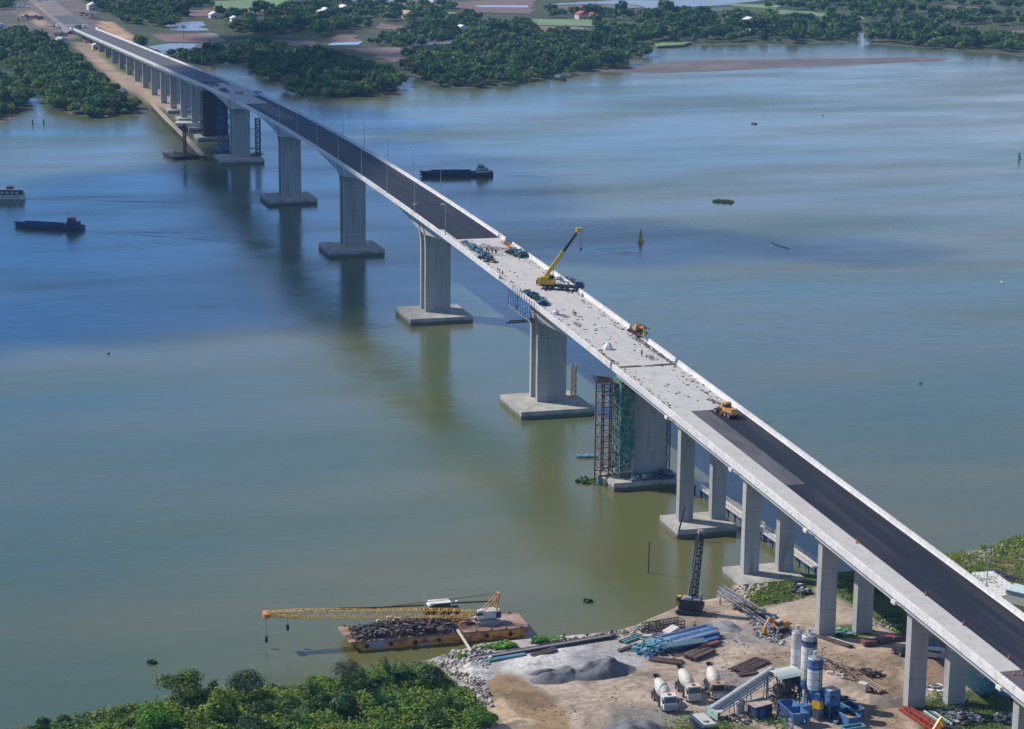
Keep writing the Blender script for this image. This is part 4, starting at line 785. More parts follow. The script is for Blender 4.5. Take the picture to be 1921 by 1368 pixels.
for k in range(8): m.bar((-3+k*.7, 8.3, zdk(0)-3.6), (-2.6+k*.7, 4.8+.2*k, zdk(0)-7.5), .12); m.bar((-3+k*.7, 7.6, zdk(0)-4), (-3.4+k*.7, 5.2, zdk(0)-6.5), .1)
wb(m, 'underslung_brace', MT['tealp'], wp)
bm_ = thing('steel_beam', 'pair of dark steel beams sticking out to the left through the top of the nearest twin pier', 'beam', (0, 4, 24))
m = MB(); b0 = pxX(951, 606, 0); m.bar((.0, 3.8, pxX(1000, 603, 0).z), (0.6, b0.y, pxX(951, 606, 0.6).z), .35); m.bar((1.6, 3.8, pxX(1000, 603, 0).z+.1), (2.0, b0.y-1.2, pxX(962, 602, 2.0).z), .3); wb(m, 'beam', MT['dark'], bm_)
heap('material_pile', 'blue and dark frames piled on the deck behind the blue work platform', 'material pile', atdk(1003, 560), ang(atdk(985, 545), atdk(1030, 575)), 16, 2.2, 1.4, 240, ['tealp', 'dark', 'navy'], 33)
heap('material_pile', 'dark blue heap at the near end of the frames behind the work platform', 'material pile', atdk(1018, 572), .3, 2.6, 2.2, 1.5, 50, ['navy', 'dark', 'lblue'], 34, 'box')
t = thing('water_tank', 'small white plastic tank by the left parapet near the nearest twin pier', 'tank', atdk(1043, 590), .4); m = MB(); m.lathe([(.75, 0), (.8, .1), (.8, .8), (.5, 1.05), (.2, 1.1)], n=14); m.build('body', MT['white'], t, smooth=False); m = MB(); m.cyl((0, 0, 1.1), (0, 0, 1.25), .22); m.build('lid', MT['blue'], t)
heap('gravel_pile', 'flat grey green heap of aggregate on the deck beside the small white tank', 'gravel pile', atdk(1056, 593), ang(atdk(1048, 590), atdk(1066, 597)), 4.4, 1.7, .35, 120, ['scrap', 'conc', 'tealp'], 35, 'box', .3)
person('worker in orange vest walking beside the flat heap of aggregate', atdk(1076, 592), 1.2, 'walk', 'orange', 1); person('worker in red vest bending next to the walking worker on the deck', atdk(1080, 594), 2.6, 'bend', 'red', 2)
person('dark clothed worker standing alone on bare deck near the expansion joint', atdk(1204, 669), .5, 'stand', 'cloth', 3)
person('worker at the left parapet, farther of two leaning over the edge', atdk(937, 512), 1.6, 'bend', 'cloth', 4); person('worker at the left parapet, nearer of two leaning over the edge', atdk(943, 518), 1.7, 'stand', 'red', 5)
person('worker in white shirt standing by the end of the black asphalt', atdk(936, 446), 1.0, 'stand', 'white', 6)
for i, (px, py) in enumerate([(913, 474), (917, 478), (924, 476), (930, 478)]): person(f'worker by the asphalt edge, {["far left", "left", "right", "far right"][i]} of the group of four among the upright bars', atdk(px, py), i, 'stand', ['cloth', 'orange', 'cloth', 'navy'][i], 10+i)
t = thing('tent', 'small white and violet dome tent pitched on the concrete deck', 'tent', atdk(1141, 655), .6)
m = MB(); m.lathe([(1.25, 0), (1.15, .5), (.8, 1.1), (.3, 1.6), (.02, 1.75)], n=7); m.build('canopy', MT['white'], t); m = MB(); m.prism([(1.0, -.6, 0), (1.35, .35, 0), (.45, -.1, 1.45)], (-.06, .05, 0)); m.build('door_flap', mat('violet cloth', (.30, .25, .60), .8, scale=3), t)
heap('plank', 'long pale board lying on the deck near the tent', 'board', atdk(1103, 626), ang(atdk(1093, 618), atdk(1112, 633)), 4.5, .5, .1, 3, ['white', 'cream', 'wood'], 36, 'bar', 2.0, 0.0)
for i_, (px, py, lx_, ly_, n_, ms_, lab_) in enumerate([(1085, 610, 4, 1.2, 30, ['scrap', 'wood', 'conc'], 'flat grey boards beside the pale long board on the deck'), (1128, 575, 6, .8, 34, ['scrap', 'dark', 'conc'], 'thin line of scrap along the middle of the bare deck'), (1222, 672, 5, 1.6, 40, ['white', 'scrap', 'cream'], 'white bags and scraps strewn just before the expansion joint'), (1340, 755, 5, 1.2, 36, ['scrap', 'dark', 'conc'], 'dark crumbs of asphalt scattered before the orange road machine'), (1090, 552, 5, 1.0, 24, ['dark', 'scrap', 'conc'], 'dark curved bars on the deck near the truck crane')]):
    heap('debris_heap', lab_, 'debris', atdk(px, py), ang(atdk(px-8, py-5), atdk(px+8, py+6)), lx_, ly_, .18, n_, ms_, 200+i_, 'mix', .45)
# right side machine among material near the joint
P = atdk(1197, 627); a = ang(atdk(1180, 613), atdk(1214, 637))
t = thing('excavator', 'yellow machine with a lowered arm half hidden by bundles at the right parapet gap', 'excavator', P, a)
m = MB(); m.box(0, .8, .1, 3.2, .5, .7); m.box(0, -.8, .1, 3.2, .5, .7); m.build('track', MT['dark'], t); m = MB(); m.box(-.2, 0, .85, 2.2, 2.0, .9); m.box(.4, -.5, 1.7, 1.1, .9, .9, tp=.85); m.build('body', MT['ora'], t)
m = MB(); m.bar((.8, .3, 1.3), (2.8, .3, 2.6), .3); m.bar((2.8, .3, 2.6), (3.8, .3, .8), .25); m.box(3.8, .3, .3, .7, .8, .6); m.build('arm', MT['yel'], t)
heap('material_pile', 'large dark heap of formwork and steel around the yellow machine at the right parapet gap', 'material pile', P, a, 7.0, 3.0, 1.5, 120, ['dark', 'scrap', 'rust'], 37)
heap('material_pile', 'thin bars fanning out behind the dark heap at the right edge of the deck', 'material pile', atdk(1205, 622)+Vector((0, 0, .9)), a, 6, 1.0, .8, 26, ['dark', 'rust', 'dark'], 38, 'bar', 1.4, .2)
# paving gang at the near end of the far asphalt
heap('material_pile', 'blue crates and frames lined up inside the left parapet where the asphalt ends', 'material pile', atdk(893, 470), ang(atdk(872, 458), atdk(915, 487)), 26, 2.2, 1.3, 240, ['tealp', 'dark', 'lblue'], 39)
heap('material_pile', 'navy tarpaulin covered stack at the near end of the blue crates', 'material pile', atdk(908, 485), .9, 3.2, 2.0, 1.1, 30, ['navy', 'navy', 'dark'], 40, 'box')
heap('material_pile', 'rusty beams on the deck just past the navy stack', 'material pile', atdk(920, 492), ang(atdk(912, 490), atdk(930, 492)), 4, 1.6, .5, 26, ['rust', 'dark', 'rust'], 41, 'bar')
heap('material_pile', 'green and dark equipment heap by the right parapet where the asphalt ends', 'material pile', atdk(970, 478), ang(atdk(952, 470), atdk(988, 484)), 9, 3.8, 1.9, 220, ['tealp', 'scrap', 'dark'], 42)
heap('dust_heap', 'white crushed stone spread at the ragged end of the asphalt', 'gravel pile', atdk(915, 465), ang(atdk(895, 460), atdk(945, 470)), 10, 6, .25, 260, ['white', 'conc', 'scrap'], 43, 'box', .45)
heap('barrier', 'orange and brown barriers by the right parapet at the asphalt end', 'barrier', atdk(953, 462), ang(atdk(942, 452), atdk(958, 466)), 9, .8, .9, 30, ['rust', 'orange', 'ora'], 44, 'bar')
m = MB(); t = thing('bar_rack', 'row of upright dark bars standing across the deck at the asphalt end', 'bars', atdk(922, 478), ang(atdk(912, 478), atdk(936, 480)))
for i in range(14): m.bar((i*.55-3.8, random.uniform(-.6, .6), 0), (i*.55-3.8+random.uniform(-.3, .3), random.uniform(-.6, .6), random.uniform(1.2, 2.4)), .09)
m.build('bars', MT['dark'], t)
t = thing('paving_screed', 'low pale barrier frame lying across the dark asphalt', 'barrier', atdk(805, 384), ang(atdk(782, 384), atdk(829, 384)))
m = MB(); m.bar((-5.2, 0, .5), (5.2, 0, .5), .14); m.bar((-5.2, .9, .3), (5.2, .9, .3), .1)
for x in np.arange(-5, 5.1, 1.25): m.bar((x, 0, 0), (x, 0, .5), .1); m.bar((x, 0, .5), (x, .9, .3), .08)
m.build('frame', MT['tealp'], t)
for x in (-4.4, 4.4): m = MB(); m.box(x, -.5, .05, 1.5, .9, .35, tp=.5); m.build('end_block', MT['cream'], t)
# road grader near the joint
P = atdk(1363, 780); a = ang(atdk(1350, 770), atdk(1378, 783)); t = thing('road_grader', 'orange yellow wheeled road machine parked at the start of the near asphalt', 'grader', P, a)
m = MB(); m.bar((-3.0, 0, 1.5), (.6, 0, 1.7), .45, .4); m.box(1.6, 0, .8, 2.8, 1.7, 1.2, tp=.9); m.box(-2.9, 0, .7, .6, 1.2, .8); m.build('frame', MT['ora'], t); m = MB(); m.box(.0, 0, 1.2, 1.3, 1.5, 1.9, tp=.9); m.build('cab', MT['yel'], t); m = MB(); m.box(0, 0, 2.0, 1.25, 1.56, .7); m.build('cab_window', MT['glass'], t)
m = MB(); m.box(-1.2, 0, .15, .25, 3.2, .6, .5); m.build('blade', MT['ora'], t); wheels(t, [(-2.9, .9), (-2.9, -.9), (.9, .95), (.9, -.95), (2.3, .95), (2.3, -.95)], .6)
# cones, debris
cn = thing('traffic_cone', '', 'traffic cone', (0, 0, 0), 0, 'cones along the edge of the near asphalt'); m = MB(); m.cyl((0, 0, .05), (0, 0, .72), .17, .03, 8); m.build('cone', MT['orange'], cn); m = MB(); m.box(0, 0, 0, .42, .42, .05); m.build('base', MT['red'], cn)
ck = tree_of(cn); cl = ['smallest and farthest orange cone on the asphalt edge', 'second orange cone from the far end along the asphalt edge', 'third orange cone along the asphalt edge', 'fourth orange cone, the last before the end of the bare concrete strip', 'left one of the two orange cones across the end of the concrete strip', 'right one of the two orange cones across the end of the concrete strip']
for i, (px, py) in enumerate([(1607, 1018), (1736, 1116), (1807, 1172), (1892, 1236), (1902, 1266), (1918, 1266)]):
    P = atdk(px, py, .1)
    if i == 0: cn.location = P; cn['label'] = cl[0]
    else: copy_tree(cn, cl[i], P, kids=ck)
dr = random.Random(9); DB = [(1150+dr.uniform(0, 0), 0)]*0
m = MB()
for i in range(620):
    X = dr.choice([dr.uniform(-75, 55), dr.uniform(-113, -76), dr.uniform(-75, 55)]); y = dr.choice([dr.uniform(-7.5, 7.5), dr.uniform(-7.5, -5), dr.uniform(5.5, 7.5)]); s_ = dr.uniform(.08, .32); m.mi = dr.randrange(3); m.box(X, y, zdk(X), s_*dr.uniform(.5, 3), s_, s_*.6, dr.uniform(0, 3))
o = m.build('debris', [MT['scrap'], MT['white'], MT['rust']]); tag(o, 'small bits of debris strewn over the bare concrete deck', 'debris', kind='stuff')
# grey mud swept along the right parapet before the joint
m = MB(); rn = random.Random(4)
for i in range(220):
    k = rn.random(); X = -50-25*k; m.rock((X, -7.3+rn.random()*(1.9-1.2*k), zdk(X)+.02), rn.uniform(.08, .25), rn)
tag(m.build('rubble_strip', MT['scrap']), 'strip of broken grey mortar along the right parapet before the joint', 'rubble', kind='stuff')
m = MB()
for i in range(120):
    X = rn.uniform(-74, -60); m.rock((X, 7.3-rn.random()*1.6, zdk(X)+.02), rn.uniform(.08, .22), rn)
tag(m.build('rubble_strip', MT['scrap']), 'strip of grey mortar inside the left parapet before the joint', 'rubble', kind='stuff')
# far-side equipment on the deck
for px, py, lx, ly, h, n, ms, lab, sd in [(395, 160, 16, 7, 2.0, 90, ['navy', 'dark', 'scrap'], 'dark equipment crowd on the far deck where the asphalt stops', 51), (420, 172, 14, 2.5, 1.6, 60, ['dark', 'scrap', 'rust'], 'dark frames along the left parapet of the far deck', 52), (448, 176, 8, 3, 1.0, 30, ['ora', 'wood', 'cream'], 'pale brown timber stack in the middle of the far deck', 53), (488, 178, 18, 2.2, 1.7, 70, ['scrap', 'rust', 'steel'], 'rusty steel stack along the right parapet of the far deck', 54), (425, 158, 22, .6, .8, 26, ['orange', 'red', 'ora'], 'line of orange barriers across the far deck', 55)]:
    heap('material_pile', lab, 'material pile', atdk(px, py), 0 if ly < lx else 0, lx, ly, h, n, ms, sd)
t = thing('truck', 'blue and white lorry on the road at the far end of the bridge', 'truck', atdk(156, 53), math.pi+.2); m = MB(); m.box(-1.5, 0, 1.0, 5.5, 2.4, 1.7); m.build('load_bed', MT['blue'], t); m = MB(); m.box(2.6, 0, .7, 2.0, 2.4, 2.2, tp=.9); m.build('cab', MT['white'], t); wheels(t, [(2.6, 1.1), (2.6, -1.1), (-2.6, 1.1), (-2.6, -1.1)], .5)
t = thing('truck', 'dark lorry beside the blue and white one at the far end of the bridge', 'truck', atdk(147, 54), math.pi+.3); m = MB(); m.box(-1.5, 0, 1.0, 5.0, 2.4, 1.5); m.build('load_bed', MT['navy'], t); m = MB(); m.box(2.4, 0, .7, 1.8, 2.4, 2.0, tp=.9); m.build('cab', MT['dark'], t); wheels(t, [(2.4, 1.1), (2.4, -1.1), (-2.4, 1.1), (-2.4, -1.1)], .5)

# ------------------------------------------------------------------ scaffolds and towers at the piers
JX = XA; zt_ = zdk(JX)-1.6
t = thing('truss_tower', 'rusty steel truss tower standing left of the netted junction pier', 'tower', (JX+1, 8.3, 3))
x0, x1, y0, y1 = JX-1.0, JX+3.4, 6.7, 10.6
m = MB(); zb, zz = 1.4, zt_-2.2; n = 8
for X in (x0, x1):
    for Y in (y0, (y0+y1)/2, y1): m.bar((X, Y, zb), (X, Y, zz), .3)
for i in range(n+1):
    z = zb+1.8+(zz-zb-1.8)*i/n
    for A_, B_ in (((x0, y0), (x1, y0)), ((x1, y0), (x1, y1)), ((x1, y1), (x0, y1)), ((x0, y1), (x0, y0))):
        m.bar((*A_, z), (*B_, z), .18)
        if i < n: z2 = z+(zz-zb-1.8)/n; (m.bar((*A_, z), (*B_, z2), .14) if i % 2 else m.bar((*B_, z), (*A_, z2), .14))
m.bar((x0-.3, y0-2, zb+4.8), (x0-.3, y1+.7, zb+3.2), .3); m.bar((x0-.3, y0-2, zb+2.2), (x0-.3, y1+.7, zb+1.8), .35); wb(m, 'truss', MT['rust'], t)
m = MB(); rn = random.Random(3)
for k in range(22): m.box((x0+x1)/2+rn.uniform(-.4, .4), 7.2+k*.19, zz+rn.uniform(0, .25), 4.6+rn.uniform(-.8, 1.2), .16, .08, rn.uniform(-.08, .08))
for k in range(34): u_ = rn.uniform(-1, 1); m.bar((x0+2+u_*2.6, 7+rn.random()*2, zz+.3+rn.random()*.4), (x0+2+u_*2.6+rn.uniform(-1, 1), 9.5+rn.random()*3, zz+.4+rn.random()*1.1), .09)
wb(m, 'platform', MT['rust'], t)
m = MB(); m.cyl((x0+1.0, y0-.3, 1.4), (x0+1.0, y0-.3, zt_-6), .22, n=8); m.cyl((x0+.3, y1+.2, 0), (x0+.3, y1+.2, 3), .6, n=10); wb(m, 'pipe', MT['lblue'], t)
t = thing('scaffold', 'green netted scaffold wrapped round the left corner of the junction pier', 'scaffold', (JX-2.5, 5.2, 3)); m = MB()
for X in np.linspace(JX-3.3, JX+2.2, 5):
    for Y in ((5.7, 6.6)): m.bar((X, Y, 3), (X, Y, zt_-1.2), .09)
for Y in np.linspace(3.6, 6.6, 3): m.bar((JX-3.3, Y, 3), (JX-3.3, Y, zt_-1.2), .09)
for z in np.arange(4.5, zt_-1, 1.9): m.bar((JX-3.3, 6.6, z), (JX+2.2, 6.6, z), .08); m.bar((JX-3.3, 3.6, z), (JX-3.3, 6.6, z), .08); m.box(JX-3.0, 5.2, z-.1, .9, 3.0, .08)
wb(m, 'frame', MT['cream'], t); m = MB(); rn = random.Random(8)
nz_ = 22
for (A_, B_) in (((JX-3.42, 3.4), (JX-3.42, 6.7)), ((JX-3.42, 6.72), (JX+2.3, 6.72))):
    nn = 5; P = {}
    for i in range(nn+1):
        for j in range(nz_+1): k = i/nn; P[i, j] = (A_[0]+(B_[0]-A_[0])*k+rn.uniform(-.12, .12), A_[1]+(B_[1]-A_[1])*k+rn.uniform(-.12, .12), 3.3+(zt_-1.0-3.3)*j/nz_)
    for i in range(nn):
        for j in range(nz_):
            if rn.random() < (.42 if j < 5 else .14): continue
            q = [P[i, j], P[i+1, j], P[i+1, j+1], P[i, j+1]]; m.prism(q, (-.03, .02, 0))
    wb(m, 'netting', MT['green'], t); m = MB()
t = thing('scaffold', 'thin dark scaffold climbing the right edge of the junction pier', 'scaffold', (JX, -5.6, 3)); m = MB(); m.lattice((JX-1.6, -5.8, 3), (JX-1.6, -5.8, zt_-4), .7, .7, 11, .07); wb(m, 'frame', MT['dark'], t)
heap('material_pile', 'red, blue and dark odds and ends at the right foot of the junction pier', 'material pile', (JX-4.8, -4.0, 3.02), .1, 5, 4.4, 1.4, 90, ['dark', 'rust', 'lblue'], 60)
heap('material_pile', 'low rubble and boards in front of the junction pier', 'material pile', (JX-4.8, 2.0, 3.02), .1, 4, 6.4, .4, 70, ['scrap', 'tealp', 'cream'], 61)
t = thing('stair_tower', 'narrow grey lattice tower standing on the right of the nearest twin pier cap', 'tower', (1.5, -7.6, 3)); m = MB(); m.lattice((1.5, -7.6, 3), (1.5, -7.6, pxX(1092, 684, 1.5).z), 1.2, 1.2, 9, .14); wb(m, 'lattice', MT['wood'], t)
t = thing('stair_tower', 'red and white lattice tower right of the farthest twin pier', 'tower', (480, -10.3, 3)); m = MB(); zt2 = pxX(488, 222, 480).z; m.lattice((480, -8.2, 3), (480, -8.2, zt2), 2.0, 2.0, 12, .22); m.bar((480, -4, zt2-5), (480, -8.2, zt2-4.6), .3); m.bar((480, -4, 6.2), (480, -8.2, 6.2), .3); wb(m, 'lattice', MT['rust'], t)
heap('material_pile', 'dark machinery at the foot of the red and white lattice tower', 'material pile', (479, -7.2, 3.02), 0, 4, 6, 1.8, 50, ['dark', 'rust', 'scrap'], 62)
t = thing('truss_tower', 'blue and white braced tower between the two farthest wide piers', 'tower', (516, 2, 3)); m = MB()
for X in (508, 524):
    for Y in (3.2, -1.5): m.bar((X, Y, 1), (X, Y, zdk(516)-7), .4)
for z in np.arange(3, zdk(516)-7, 4.5):
    for Y in (3.2, -1.5): m.bar((508, Y, z), (524, Y, z+4), .3); m.bar((508, Y, z+4), (524, Y, z+4), .3)
    m.bar((508, 3.2, z), (508, -1.5, z+4), .35); m.bar((508, -1.5, z), (508, 3.2, z+4), .3)
m.box(516, 1, .8, 22, 7, 1.4); wb(m, 'truss', MT['navy'], t)
t = thing('scaffold', 'dark shuttering scaffold covering the far junction pier', 'scaffold', (551, 0, 3)); m = MB()
for Y in np.linspace(-6.0, 6.0, 11): m.bar((550.9, Y, 2.2), (550.9, Y, zdk(550)-3.6), .16); 
for z in np.arange(3.5, zdk(550)-4, 1.6): m.bar((550.9, -6, z), (550.9, 6, z), .14); m.box(550.5, 0, z-.1, .8, 12, .08)
for X in np.linspace(551, 558, 4): m.bar((X, 6.2, 2), (X, 6.2, zdk(555)-3), .16)
for z in np.arange(3.5, zdk(550)-4, 1.6): m.bar((551, 6.2, z), (558, 6.2, z), .12)
wb(m, 'frame', MT['dark'], t); m = MB(); m.box(551.1, 0, 2.2, .06, 12, zdk(550)-5.6); wb(m, 'shuttering', mat('dark shutter panels', (.06, .065, .075), .85, c2=(.03, .03, .035), scale=.8), t)
# ------------------------------------------------------------------ vessels
def hull_mesh(L, B, H, rake=.16, stern=.06, bow_rise=.35, n=14, draft=.6, full=.75):
    """bow at +x, waterline z=0"""
    m = MB(); S = []
    for i in range(n+1):
        t = i/n; x = -L/2+L*t; k = 1.0
        if t > full: k = max(.03, 1-((t-full)/(1-full))**1.9)
        if t < .08: k = .82+.18*t/.08
        sh = bow_rise*max(0, (t-.7)/.3)**2*H+.12*H*max(0, (.15-t)/.15); xx = x
        S.append([(xx, -B/2*k, H+sh), (xx-(rake*L*.35*max(0, (t-.8)/.2)), -B/2*k*.9, 0), (xx-(rake*L*.5*max(0, (t-.8)/.2)), -B/2*k*.7, -draft), (xx-(rake*L*.5*max(0, (t-.8)/.2)), B/2*k*.7, -draft), (xx-(rake*L*.35*max(0, (t-.8)/.2)), B/2*k*.9, 0), (xx, B/2*k, H+sh)])
    V = [p for s in S for p in s]; F = [(6*i+j, 6*i+6+j, 6*i+7+j, 6*i+1+j) for i in range(n) for j in range(5)]+[(0, 1, 2, 3, 4, 5), tuple(6*n+j for j in range(5, -1, -1))]
    D = len(V)
    for s in S: V += [(s[0][0], s[0][1]*.94, s[0][2]-.35), (s[5][0], s[5][1]*.94, s[5][2]-.35)]
    F += [(D+2*i, D+2*i+2, D+2*i+3, D+2*i+1) for i in range(n)]+[(6*i, 6*i+6, D+2*i+2, D+2*i) for i in range(n)]+[(6*i+5, D+2*i+1, D+2*i+3, 6*i+11) for i in range(n)]
    m.add(V, F); return m
def ship(label, a, b, B, H, hm, hm2, cab, roofm, coam, trim):
    """a = bow pixel, b = stern pixel on the waterline"""
    A_, B_ = at(*a), at(*b); L = (A_-B_).length; c = (A_+B_)/2; t = thing('cargo_boat', label, 'boat', (c.x, c.y, ZW), ang(B_, A_))
    hull_mesh(L, B, H).build('hull', MT[hm], t); m = hull_mesh(L*1.002, B*1.02, H*.35, n=14); m.build('lower_hull', MT[hm2], t)
    m = MB(); z = H-.3; l0, l1 = -L*.20, L*.34
    for y in (-B*.36, B*.36): m.box((l0+l1)/2, y, z, l1-l0, .25, 1.0)
    for x in (l0, l1): m.box(x, 0, z, .25, B*.72, 1.0)
    m.box((l0+l1)/2, 0, z, l1-l0, B*.68, .35); m.build('hold_coaming', MT[coam], t)
    m = MB(); m.box(-L*.36, 0, z, L*.16, B*.7, 1.8); m.box(-L*.34, 0, z+1.8, L*.08, B*.55, 1.3); o = m.build('wheelhouse', MT[cab], t)
    m2 = MB(); m2.box(-L*.34, 0, z+2.2, L*.082, B*.56, .6); 
    for k in range(5): m2.box(-L*.36-L*.06+k*L*.03, 0, z+.9, .5, B*.705, .6)
    m2.build('window', MT['glass'], o); m = MB(); m.box(-L*.34, 0, z+3.1, L*.10, B*.65, .15); m.box(-L*.38, 0, z+1.8, L*.10, B*.8, .12); m.build('roof', MT[roofm], o)
    m = MB(); m.cyl((-L*.31, 0, z+3.8), (-L*.31, 0, z+6), .06, n=5); m.cyl((L*.44, 0, z), (L*.44, 0, z+2.6), .06, n=5); m.build('mast', MT[trim], t)
    m = MB(); m.box(L*.43, 0, z+.1, 1.2, 1.2, .7); m.box(-L*.46, 0, z, 1.4, B*.4, .9); m.build('winch', MT[trim], t); return t
MT['hgreen'] = mat('dark green hull paint', (.02, .05, .045), .5, scale=.5); MT['hnavy'] = mat('navy hull paint', (.02, .03, .075), .5, scale=.5); MT['hblue'] = mat('faded blue hull', (.05, .06, .17), .6, scale=.7)
ship('long dark empty cargo boat beyond the bridge heading left', (786, 331), (924, 330), 6.4, 1.9, 'hnavy', 'dark', 'cream', 'tealp', 'hnavy', 'steel')
ship('blue and green cargo boat with a red wheelhouse roof left of the bridge', (26, 425), (156, 432), 5.2, 1.5, 'hblue', 'hgreen', 'navy', 'red', 'hblue', 'rust')
A_, B_ = at(-48, 372), at(46, 373); c = (A_+B_)/2; t = thing('ferry_boat', 'pale hulled boat with a white roofed cabin cut off by the left edge', 'boat', (c.x, c.y, ZW), ang(B_, A_)); L = (A_-B_).length
hull_mesh(L, 5.4, 1.9).build('hull', MT['cream'], t); m = MB(); m.box(-L*.08, 0, 1.7, L*.76, 4.4, 2.1); o = m.build('cabin', MT['hnavy'], t); m = MB(); m.box(-L*.08, 0, 3.8, L*.82, 5.0, .25); m.build('roof', MT['white'], o); m = MB()
for k in range(7): m.box(-L*.38+k*L*.1, 0, 2.3, 1.3, 4.46, .9)
m.build('window', MT['cream'], o); m = MB(); m.box(-L*.22, 0, 4.05, 2.6, 2.2, 1.0); m.build('deck_house', MT['red'], t)
# moored barge with scrap and crawler crane
ZD = 2.9
c4 = [at(634, 1176, ZD), at(657, 1205, ZD), at(994, 1176, ZD), at(972, 1150, ZD)]
cc = sum(c4, Vector())/4; bg_ = thing('barge', 'rusty flat barge moored at the bank carrying a scrap heap', 'barge', (cc.x, cc.y, ZW))
FL, NL, NR, FR = c4; ax = (NR-NL).normalized(); lo = lambda p, dx: Vector((p.x, p.y, .4))+ax*dx
MT['barge_side'] = mat('rusty barge plating', (.74, .34, .06), .75, c2=(.34, .10, .045), scale=.45, c3=(.36, .36, .38), s3=.22, stretch=(1, 1, 2.2), lo=.42, hi=.52)
m = MB(); m.hexa([lo(FL, 3.2), lo(NL, 3.2), lo(NR, -2.0), lo(FR, -2.0), FL-Vector((0, 0, .35)), NL-Vector((0, 0, .35)), NR-Vector((0, 0, .35)), FR-Vector((0, 0, .35))]); wb(m, 'hull', MT['barge_side'], bg_)
m = MB(); m.hexa([FL-Vector((0, 0, .35)), NL-Vector((0, 0, .35)), NR-Vector((0, 0, .35)), FR-Vector((0, 0, .35)), FL, NL, NR, FR]); wb(m, 'deck', mat('barge deck plates', (.38, .22, .14), .85, c2=(.20, .12, .085), scale=.4, c3=(.33, .31, .30), s3=.25), bg_)
m = MB()
for k in range(12):
    p = NL+(NR-NL)*(k+.4)/12; m.box(p.x, p.y, ZD, .3, .3, .35); p = FL+(FR-FL)*(k+.4)/12; m.box(p.x, p.y, ZD, .3, .3, .35)
wb(m, 'bollard', MT['rust'], bg_)
for k in range(7): m = MB(); p = NL+(NR-NL)*(k+.7)/7.5+Vector((-.1, .12, 0)); m.lathe([(.28, -.14), (.42, 0), (.28, .14)], (p.x-.1, p.y, 1.9), (1, 0, 0), 10); wb(m, 'fender', MT['tyre'], bg_)
ba = ang(NL, NR); across = (FL-NL); bl = (NR-NL).length; bw = across.length
def onb(u, v, z=ZD): p = NL+(NR-NL)*u+(FL-NL)*v; return Vector((p.x, p.y, z))
heap('scrap_heap', 'jumbled dark scrap metal heap covering the left half of the barge deck', 'scrap heap', onb(.32, .42), ba, bl*.56, bw*.72, 2.2, 560, ['scrap', 'rust', 'scrap'], 70, 'mix', 1.1)
heap('scrap_heap', 'orange brown scrap between the dark heap and the barge crane', 'scrap heap', onb(.64, .62), ba, bl*.16, bw*.45, .8, 90, ['rust', 'ora', 'scrap'], 73, 'mix', .7)
heap('material_pile', 'low brown boxes along the far edge of the barge deck', 'material pile', onb(.55, .85), ba, bl*.25, bw*.2, .8, 40, ['rust', 'wood', 'cream'], 71, 'box')
heap('material_pile', 'pale tarpaulin covered load beside the scrap on the barge', 'material pile', onb(.28, .86), ba, 5, 2, .9, 14, ['cream', 'white', 'cream'], 72, 'box', 1.5)
def crawler(t, s=1.0, bodym='cream', gant=True):
    for y in (-1.35, 1.35):
        m = MB(); m.prism([(-2.3, y-.3, .35), (-1.9, y-.3, 0), (1.9, y-.3, 0), (2.3, y-.3, .35), (2.3, y-.3, .65), (1.9, y-.3, .9), (-1.9, y-.3, .9), (-2.3, y-.3, .65)], (0, .6, 0)); m.build('track', MT['steel' if bodym == 'cream' else 'dark'], t)
    m = MB(); m.cyl((0, 0, .8), (0, 0, 1.2), .8, n=12); m.box(-.6, .15, 1.2, 3.6, 2.3, 1.35); m.build('body', MT[bodym], t); m = MB(); m.box(-1.9, 0, 1.15, 1.0, 2.7, 1.2); m.build('counterweight', MT['navy' if bodym == 'cream' else 'ora'], t)
    m = MB(); m.box(1.6, .95, 1.2, 1.3, .9, 1.7, tp=.85); o = m.build('cab', MT['white' if bodym == 'cream' else 'dark'], t); m = MB(); m.box(1.75, .95, 1.9, 1.25, .94, .6); m.build('window', MT['glass'], o)
tc_ = onb(.80, .5); cc_ = thing('crawler_crane', 'orange and white crawler crane on the barge with its lattice boom lowered over the water', 'crane', tc_, ba+math.pi); crawler(cc_)
m = MB(); m.bar((-1.6, .8, 2.4), (-2.2, .6, 5.6), .22); m.bar((-1.6, -.8, 2.4), (-2.2, -.6, 5.6), .22); m.bar((.9, .7, 2.4), (-2.2, .6, 5.6), .18); m.bar((.9, -.7, 2.4), (-2.2, -.6, 5.6), .18); m.bar((-2.2, .7, 5.6), (-2.2, -.7, 5.6), .3); m.bar((-.2, .5, 3.4), (-1.8, -.4, 4.6), .12); m.build('gantry', MT['ora'], cc_)
root = tc_+Vector((math.cos(ba+math.pi)*1.6, math.sin(ba+math.pi)*1.6, 2.0)); tp_ = at(499, 1152, 7.6); v = tp_-root; MT['boom_y'] = mat('orange lattice paint', (.80, .50, .08), .5, c2=(.60, .33, .06), scale=1)
m = MB(); m.lattice(root, root+v*.12, .7, 1.5, 3, .08, .5, 1.4); m.lattice(root+v*.12, root+v*.84, 1.5, 1.5, 20, .075, 1.4, 1.4); m.lattice(root+v*.84, tp_, 1.5, .8, 5, .11, 1.4, .7); wb(m, 'boom', MT['boom_y'], cc_); unrot(bpy.data.objects['boom'], cc_)
m = MB(); m.box(tp_.x, tp_.y, tp_.z-.5, 1.0, 2.4, .8, ba); unrot(wb(m, 'boom_head', MT['ora'], cc_), cc_)
m = MB(); g_ = tc_+Vector((math.cos(ba)*2.2, math.sin(ba)*2.2, 5.6))
